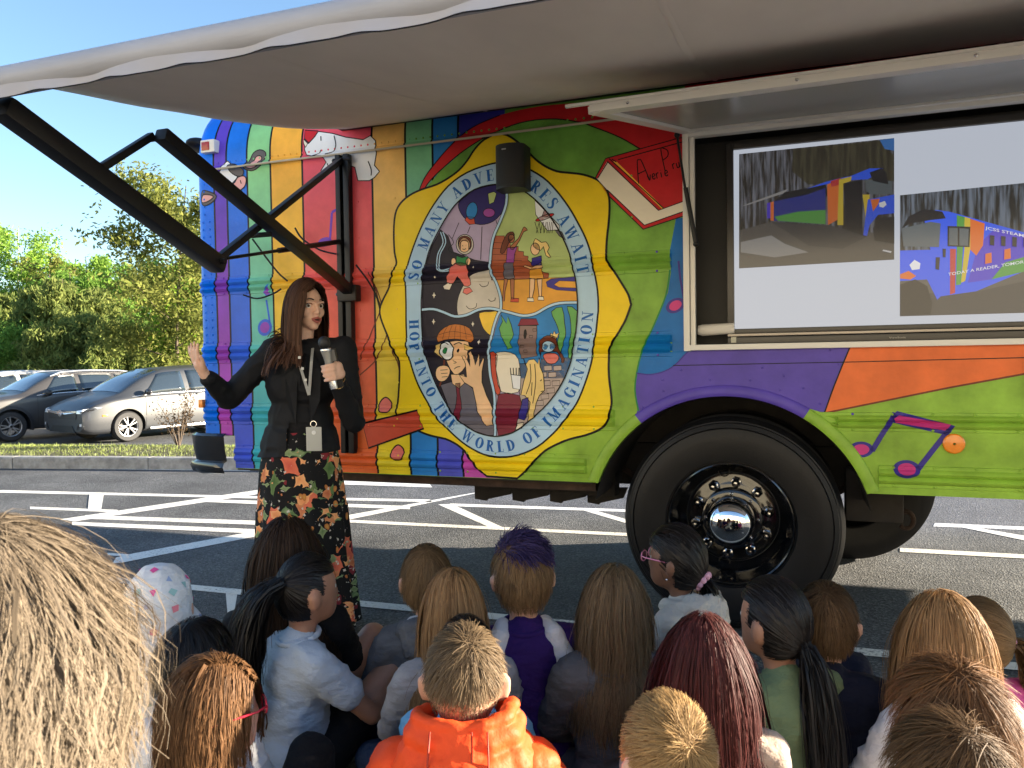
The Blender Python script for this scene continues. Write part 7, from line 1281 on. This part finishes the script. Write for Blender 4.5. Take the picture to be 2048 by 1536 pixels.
    for e in (-1, 1):
        mb = MB(); pts = [w(606+e*20, 700, -.06), w(606+e*36, 740, -.105), w(606+e*34, 800, -.128), w(606+e*14, 850, -.128), w(606+e*12, 790, -.128), w(606+e*10, 735, -.105)]; mb.add(pts, [tuple(range(6))]); o = mb.build('lapel', BZ, bz, 0); md = o.modifiers.new('s', 'SOLIDIFY'); md.thickness = .006
    obj('blouse', organic([('ell', w(606, 770), (.15, .105, .16)), ('ell', w(606, 850), (.145, .105, .13)), ('cap', w(588, 712, -.02), .045, w(626, 712, -.02), .045), ('cap', w(606, 716), .056, w(606, 703), .053)], .008, 4), CL['black'], t, 180)
    for e in (-1, 1): MB().tube([w(606+e*3, 707, -.066), w(606+e*6, 735, -.118), w(607+e*7, 772, -.125)], .0035, 6).build('neck_tie', CL['black'], t)
    # lanyard and badge
    ly = mat('lanyard', (.33, .33, .31), .6, var=.1, vscale=80); c = w(618, 790, -.145)
    for a, b_ in (((596, 690, -.05), (597, 722, -.115)), ((626, 690, -.045), (623, 722, -.115))):
        mb = MB(); pp = [Vector(w(*a)), Vector(w(*b_)), Vector(c)]; mb.bar(pp[0], pp[1], .013, .002, (0, -1, 0)); mb.bar(pp[1], pp[2], .013, .002, (0, -1, 0)); mb.build('lanyard_strap', ly, t, 0)
    for x, y in ((599, 715), (605, 737), (611, 760)): MB().box(w(x, y, -.138), (.012, .003, .012)).build('lanyard_pin', mat('pin', (.6, .6, .58), .4), t, 0)
    MB().tube([c, w(620, 812, -.15), w(621, 845, -.15)], .0022, 6).build('lanyard_reel', CL['black'], t); MB().tube([Vector(w(627, 848, -.152))+Vector((math.cos(a)*.014, 0, math.sin(a)*.014)) for a in np.linspace(0, 6.28, 17)], .0018, 5).build('key_ring', M_CHROME, t)
    bp = Vector(w(628, 878, -.155)); bd_ = MB().box(bp, (.072, .004, .112), None, .0018).build('id_badge', mat('badge_grey', (.40, .40, .37), .45), t, 30); MB().lathe([(.010, 0), (.009, .002), (.001, .003)], bp+Vector((.0, -.002, .030)), (0, -1, 0), 16).build('badge_button', mat('badge_white', (.7, .7, .68), .4), bd_)
    # skirt with folds
    mb = MB(); rings = []; Z = [w(600, 862)[2], w(600, 885)[2], .86, .80, .70, .62, .615, .5, .4, .3, .285, .2, .1, .05]; RX_ = [.150, .170, .186, .198, .208, .214, .220, .227, .233, .239, .244, .250, .258, .262]; 
    for z, rx in zip(Z, RX_):
        k = max(0, (.9-z)/.9); ring = []
        for a in np.linspace(0, 2*math.pi, 121)[:-1]:
            f = 1+k*(.055*math.sin(9*a+1.2*math.sin(2*a)+z*.6)+.03*math.sin(17*a+2+z)); ring.append((.004+.012*k+rx*math.cos(a)*f, .01+rx*.78*math.sin(a)*f, z+.010*math.sin(5*a)*k))
        rings.append(ring)
    mb.loft(rings, True, False); mb.build('skirt', floral(), t, 180)
    for e in (-1, 1): obj('shoe', organic([('cap', (e*.08, .02, .045), .036, (e*.086, -.14, .032), .030), ('ell', (e*.083, -.05, .03), (.04, .11, .028))], .008, 3), CL['black'], t, 180)
    for k in range(3):
        cc = Vector(W[1]).lerp(Vector(E[1]), .06+.05*k); ax = (Vector(E[1])-Vector(W[1])).normalized(); x = ax.orthogonal().normalized(); y = ax.cross(x); MB().tube([cc+(x*math.cos(a)+y*math.sin(a))*.036+Vector((0, 0, .004*math.sin(a*2+k))) for a in np.linspace(0, 6.2832, 25)], .0022, 6).build('bangle', mat('gold_metal', (.75, .55, .28), .2, 1), t)
    # long straight hair, parted on her left, one side in front of the shoulder
    rng = np.random.default_rng(44); m = hairmat('speaker', (.045, .022, .014), (.19, .095, .058)); R = HR*np.array([1.03, 1.02, 1.05]); rg = lambda x: not (x[1] > .22 and x[2] < .84-.5*abs(x[0]+.12)) and x[2] > -.35; cap_mesh(m, t, M, R, lambda x: (rg(x) or (x[1] < .1 and x[2] > -.6))); n = 6500; d = scalp(n, rng, rg); inv = M.inverted()
    cols = [(np.array(inv @ Vector(w(604, 765))), np.array((.185, .125, .17))), (np.array(inv @ Vector(S[0])), np.array((.07, .07, .065))), (np.array(inv @ Vector(S[1])), np.array((.07, .07, .065))), (np.array(inv @ Vector(w(606, 705))), np.array((.062, .062, .07)))]
    pa = -.28; v0 = strands_flow(d, .37*rng.uniform(.75, 1.05, n), 18, (0, -.1, 1), rng, R, .26, .10, .40, cols, .022, pa); P2, gi = clump(v0, rng, 260, .5, 1.4); X_ = P2[:, :, 0]; sg = np.sign(d[:, 0]-pa)[:, None]; fm = (P2[:, :, 1] > .0) & (P2[:, :, 2] < .075); lim = .050+.024*np.clip(-P2[:, :, 2]/.1+.3, 0, 1)+.012*rng.random(n)[:, None]; P2[:, :, 0] = np.where(fm & (sg*X_ < lim), sg*lim, X_); P2[:, :, 1] = np.where(fm & (sg < 0), np.minimum(P2[:, :, 1], .03), P2[:, :, 1]); hv = np.clip(.40+rng.normal(0, .14, 260)[gi]+rng.normal(0, .10, n), 0, 1)
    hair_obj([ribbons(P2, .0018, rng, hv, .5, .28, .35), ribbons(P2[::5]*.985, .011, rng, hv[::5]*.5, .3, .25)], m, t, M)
    # microphone and the second hand-held set beside it
    mic = thing('microphone', 'silver and black microphone held by the speaking woman', 'microphone', tuple(Vector((base[0], base[1], 0))+m0)); z_ = m1-m0; L = z_.length
    MB().lathe([(.001, .0), (.0165, .001), (.0175, .01), (.0175, .05), (.0165, .055)], (0, 0, 0), tuple(z_), 20).build('end_cap', M_CHRD, mic, 40); MB().lathe([(.0165, .055), (.0165, L*.62), (.0225, L*.80)], (0, 0, 0), tuple(z_), 20).build('handle', mat('mic_grey', (.33, .32, .30), .35, .4), mic, 40); MB().lathe([(.0235, L*.80), (.0245, L*.81), (.0245, L*.85), (.0235, L*.86)], (0, 0, 0), tuple(z_), 24).build('collar', M_CHRD, mic, 40); MB().sphere(tuple(z_*.985), (.027, .027, .030), None, 20, 14).build('grille_ball', mat('mic_grille', (.035, .035, .036), .45, .5, bump=.8, bscale=700, bdist=.002), mic, 180)
    r0 = Vector(w(680, 774, -.235)); r1 = Vector(w(663, 698, -.25)); rec = thing('wireless_handset', 'small black handset held beside the microphone', 'handset', tuple(Vector((base[0], base[1], 0))+r0)); MB().bar((0, 0, 0), r1-r0, .034, .022, (0, -1, 0), .004).build('case', M_BLACKM, rec, 40); MB().bar((r1-r0)*.68+Vector((0, -.012, 0)), (r1-r0)*.97+Vector((0, -.012, 0)), .026, .002, (0, -1, 0)).build('display', mat('grey_display', (.09, .09, .095), .3), rec, 0)
def floral():
    m = bpy.data.materials.new('floral_print'); m.use_nodes = True; N = m.node_tree.nodes; L = m.node_tree.links; b = N['Principled BSDF']; tc = N.new('ShaderNodeTexCoord'); cur = None
    nz = N.new('ShaderNodeTexNoise'); nz.inputs['Scale'].default_value = 18; L.new(tc.outputs['Object'], nz.inputs[0]); sc = N.new('ShaderNodeVectorMath'); sc.operation = 'SCALE'; sc.inputs['Scale'].default_value = .035; L.new(nz.outputs['Color'], sc.inputs[0]); ad = N.new('ShaderNodeVectorMath'); L.new(tc.outputs['Object'], ad.inputs[0]); L.new(sc.outputs[0], ad.inputs[1])
    for col, c2, scale, th, off, st, metric in (((.05, .11, .035), (.13, .20, .07), 9, .36, 0, (1.3, 1, .7), 'M'), ((.30, .38, .18), (.10, .17, .07), 8, .30, 3.3, (.7, 1, 1.5), 'M'), ((.55, .09, .06), (.70, .17, .09), 7, .34, 7.1, (1, 1, .8), 'M'), ((.68, .20, .07), (.80, .40, .17), 7.5, .32, 11.9, (1, 1, 1.2), 'M'), ((.33, .035, .045), (.20, .02, .03), 8, .22, 17, (1.2, 1, .75), 'E'), ((.55, .30, .07), (.42, .14, .04), 13, .19, 23, (1.4, 1, .8), 'E'), ((.10, .17, .06), (.26, .32, .16), 12, .33, 41, (.8, 1, 1.3), 'M'), ((.46, .10, .05), (.60, .24, .10), 10, .33, 53, (1.1, 1, .8), 'M'), ((.62, .58, .52), (.5, .45, .4), 30, .24, 31, (1, 1, 1), 'M')):
        mp = N.new('ShaderNodeMapping'); mp.inputs['Location'].default_value = (off, off*.7, off*.3); mp.inputs['Rotation'].default_value = (0, off, off*.5); mp.inputs['Scale'].default_value = st; L.new(ad.outputs[0], mp.inputs[0]); v = N.new('ShaderNodeTexVoronoi'); v.inputs['Scale'].default_value = scale
        if metric == 'M': v.distance = 'MINKOWSKI'; v.inputs['Exponent'].default_value = .62; th *= 1.9
        L.new(mp.outputs[0], v.inputs['Vector']); lt = N.new('ShaderNodeMath'); lt.operation = 'LESS_THAN'; lt.inputs[1].default_value = th; L.new(v.outputs['Distance'], lt.inputs[0])
        sx = N.new('ShaderNodeSeparateColor'); L.new(v.outputs['Color'], sx.inputs[0]); gt = N.new('ShaderNodeMath'); gt.operation = 'GREATER_THAN'; gt.inputs[1].default_value = .08; L.new(sx.outputs[0], gt.inputs[0]); mu = N.new('ShaderNodeMath'); mu.operation = 'MULTIPLY'; L.new(lt.outputs[0], mu.inputs[0]); L.new(gt.outputs[0], mu.inputs[1])
        cm = N.new('ShaderNodeMix'); cm.data_type = 'RGBA'; cm.inputs[6].default_value = (*col, 1); cm.inputs[7].default_value = (*c2, 1); dv = N.new('ShaderNodeMath'); dv.operation = 'DIVIDE'; dv.inputs[1].default_value = th; L.new(v.outputs['Distance'], dv.inputs[0]); L.new(dv.outputs[0], cm.inputs[0])
        mx = N.new('ShaderNodeMix'); mx.data_type = 'RGBA'; mx.inputs[6].default_value = (.006, .006, .007, 1); L.new(mu.outputs[0], mx.inputs[0]); L.new(cm.outputs[2], mx.inputs[7])
        if cur: L.new(cur, mx.inputs[6])
        cur = mx.outputs[2]
    L.new(cur, b.inputs['Base Color']); b.inputs['Roughness'].default_value = .8; b.inputs['Specular IOR Level'].default_value = .25; return m
speaker_woman()
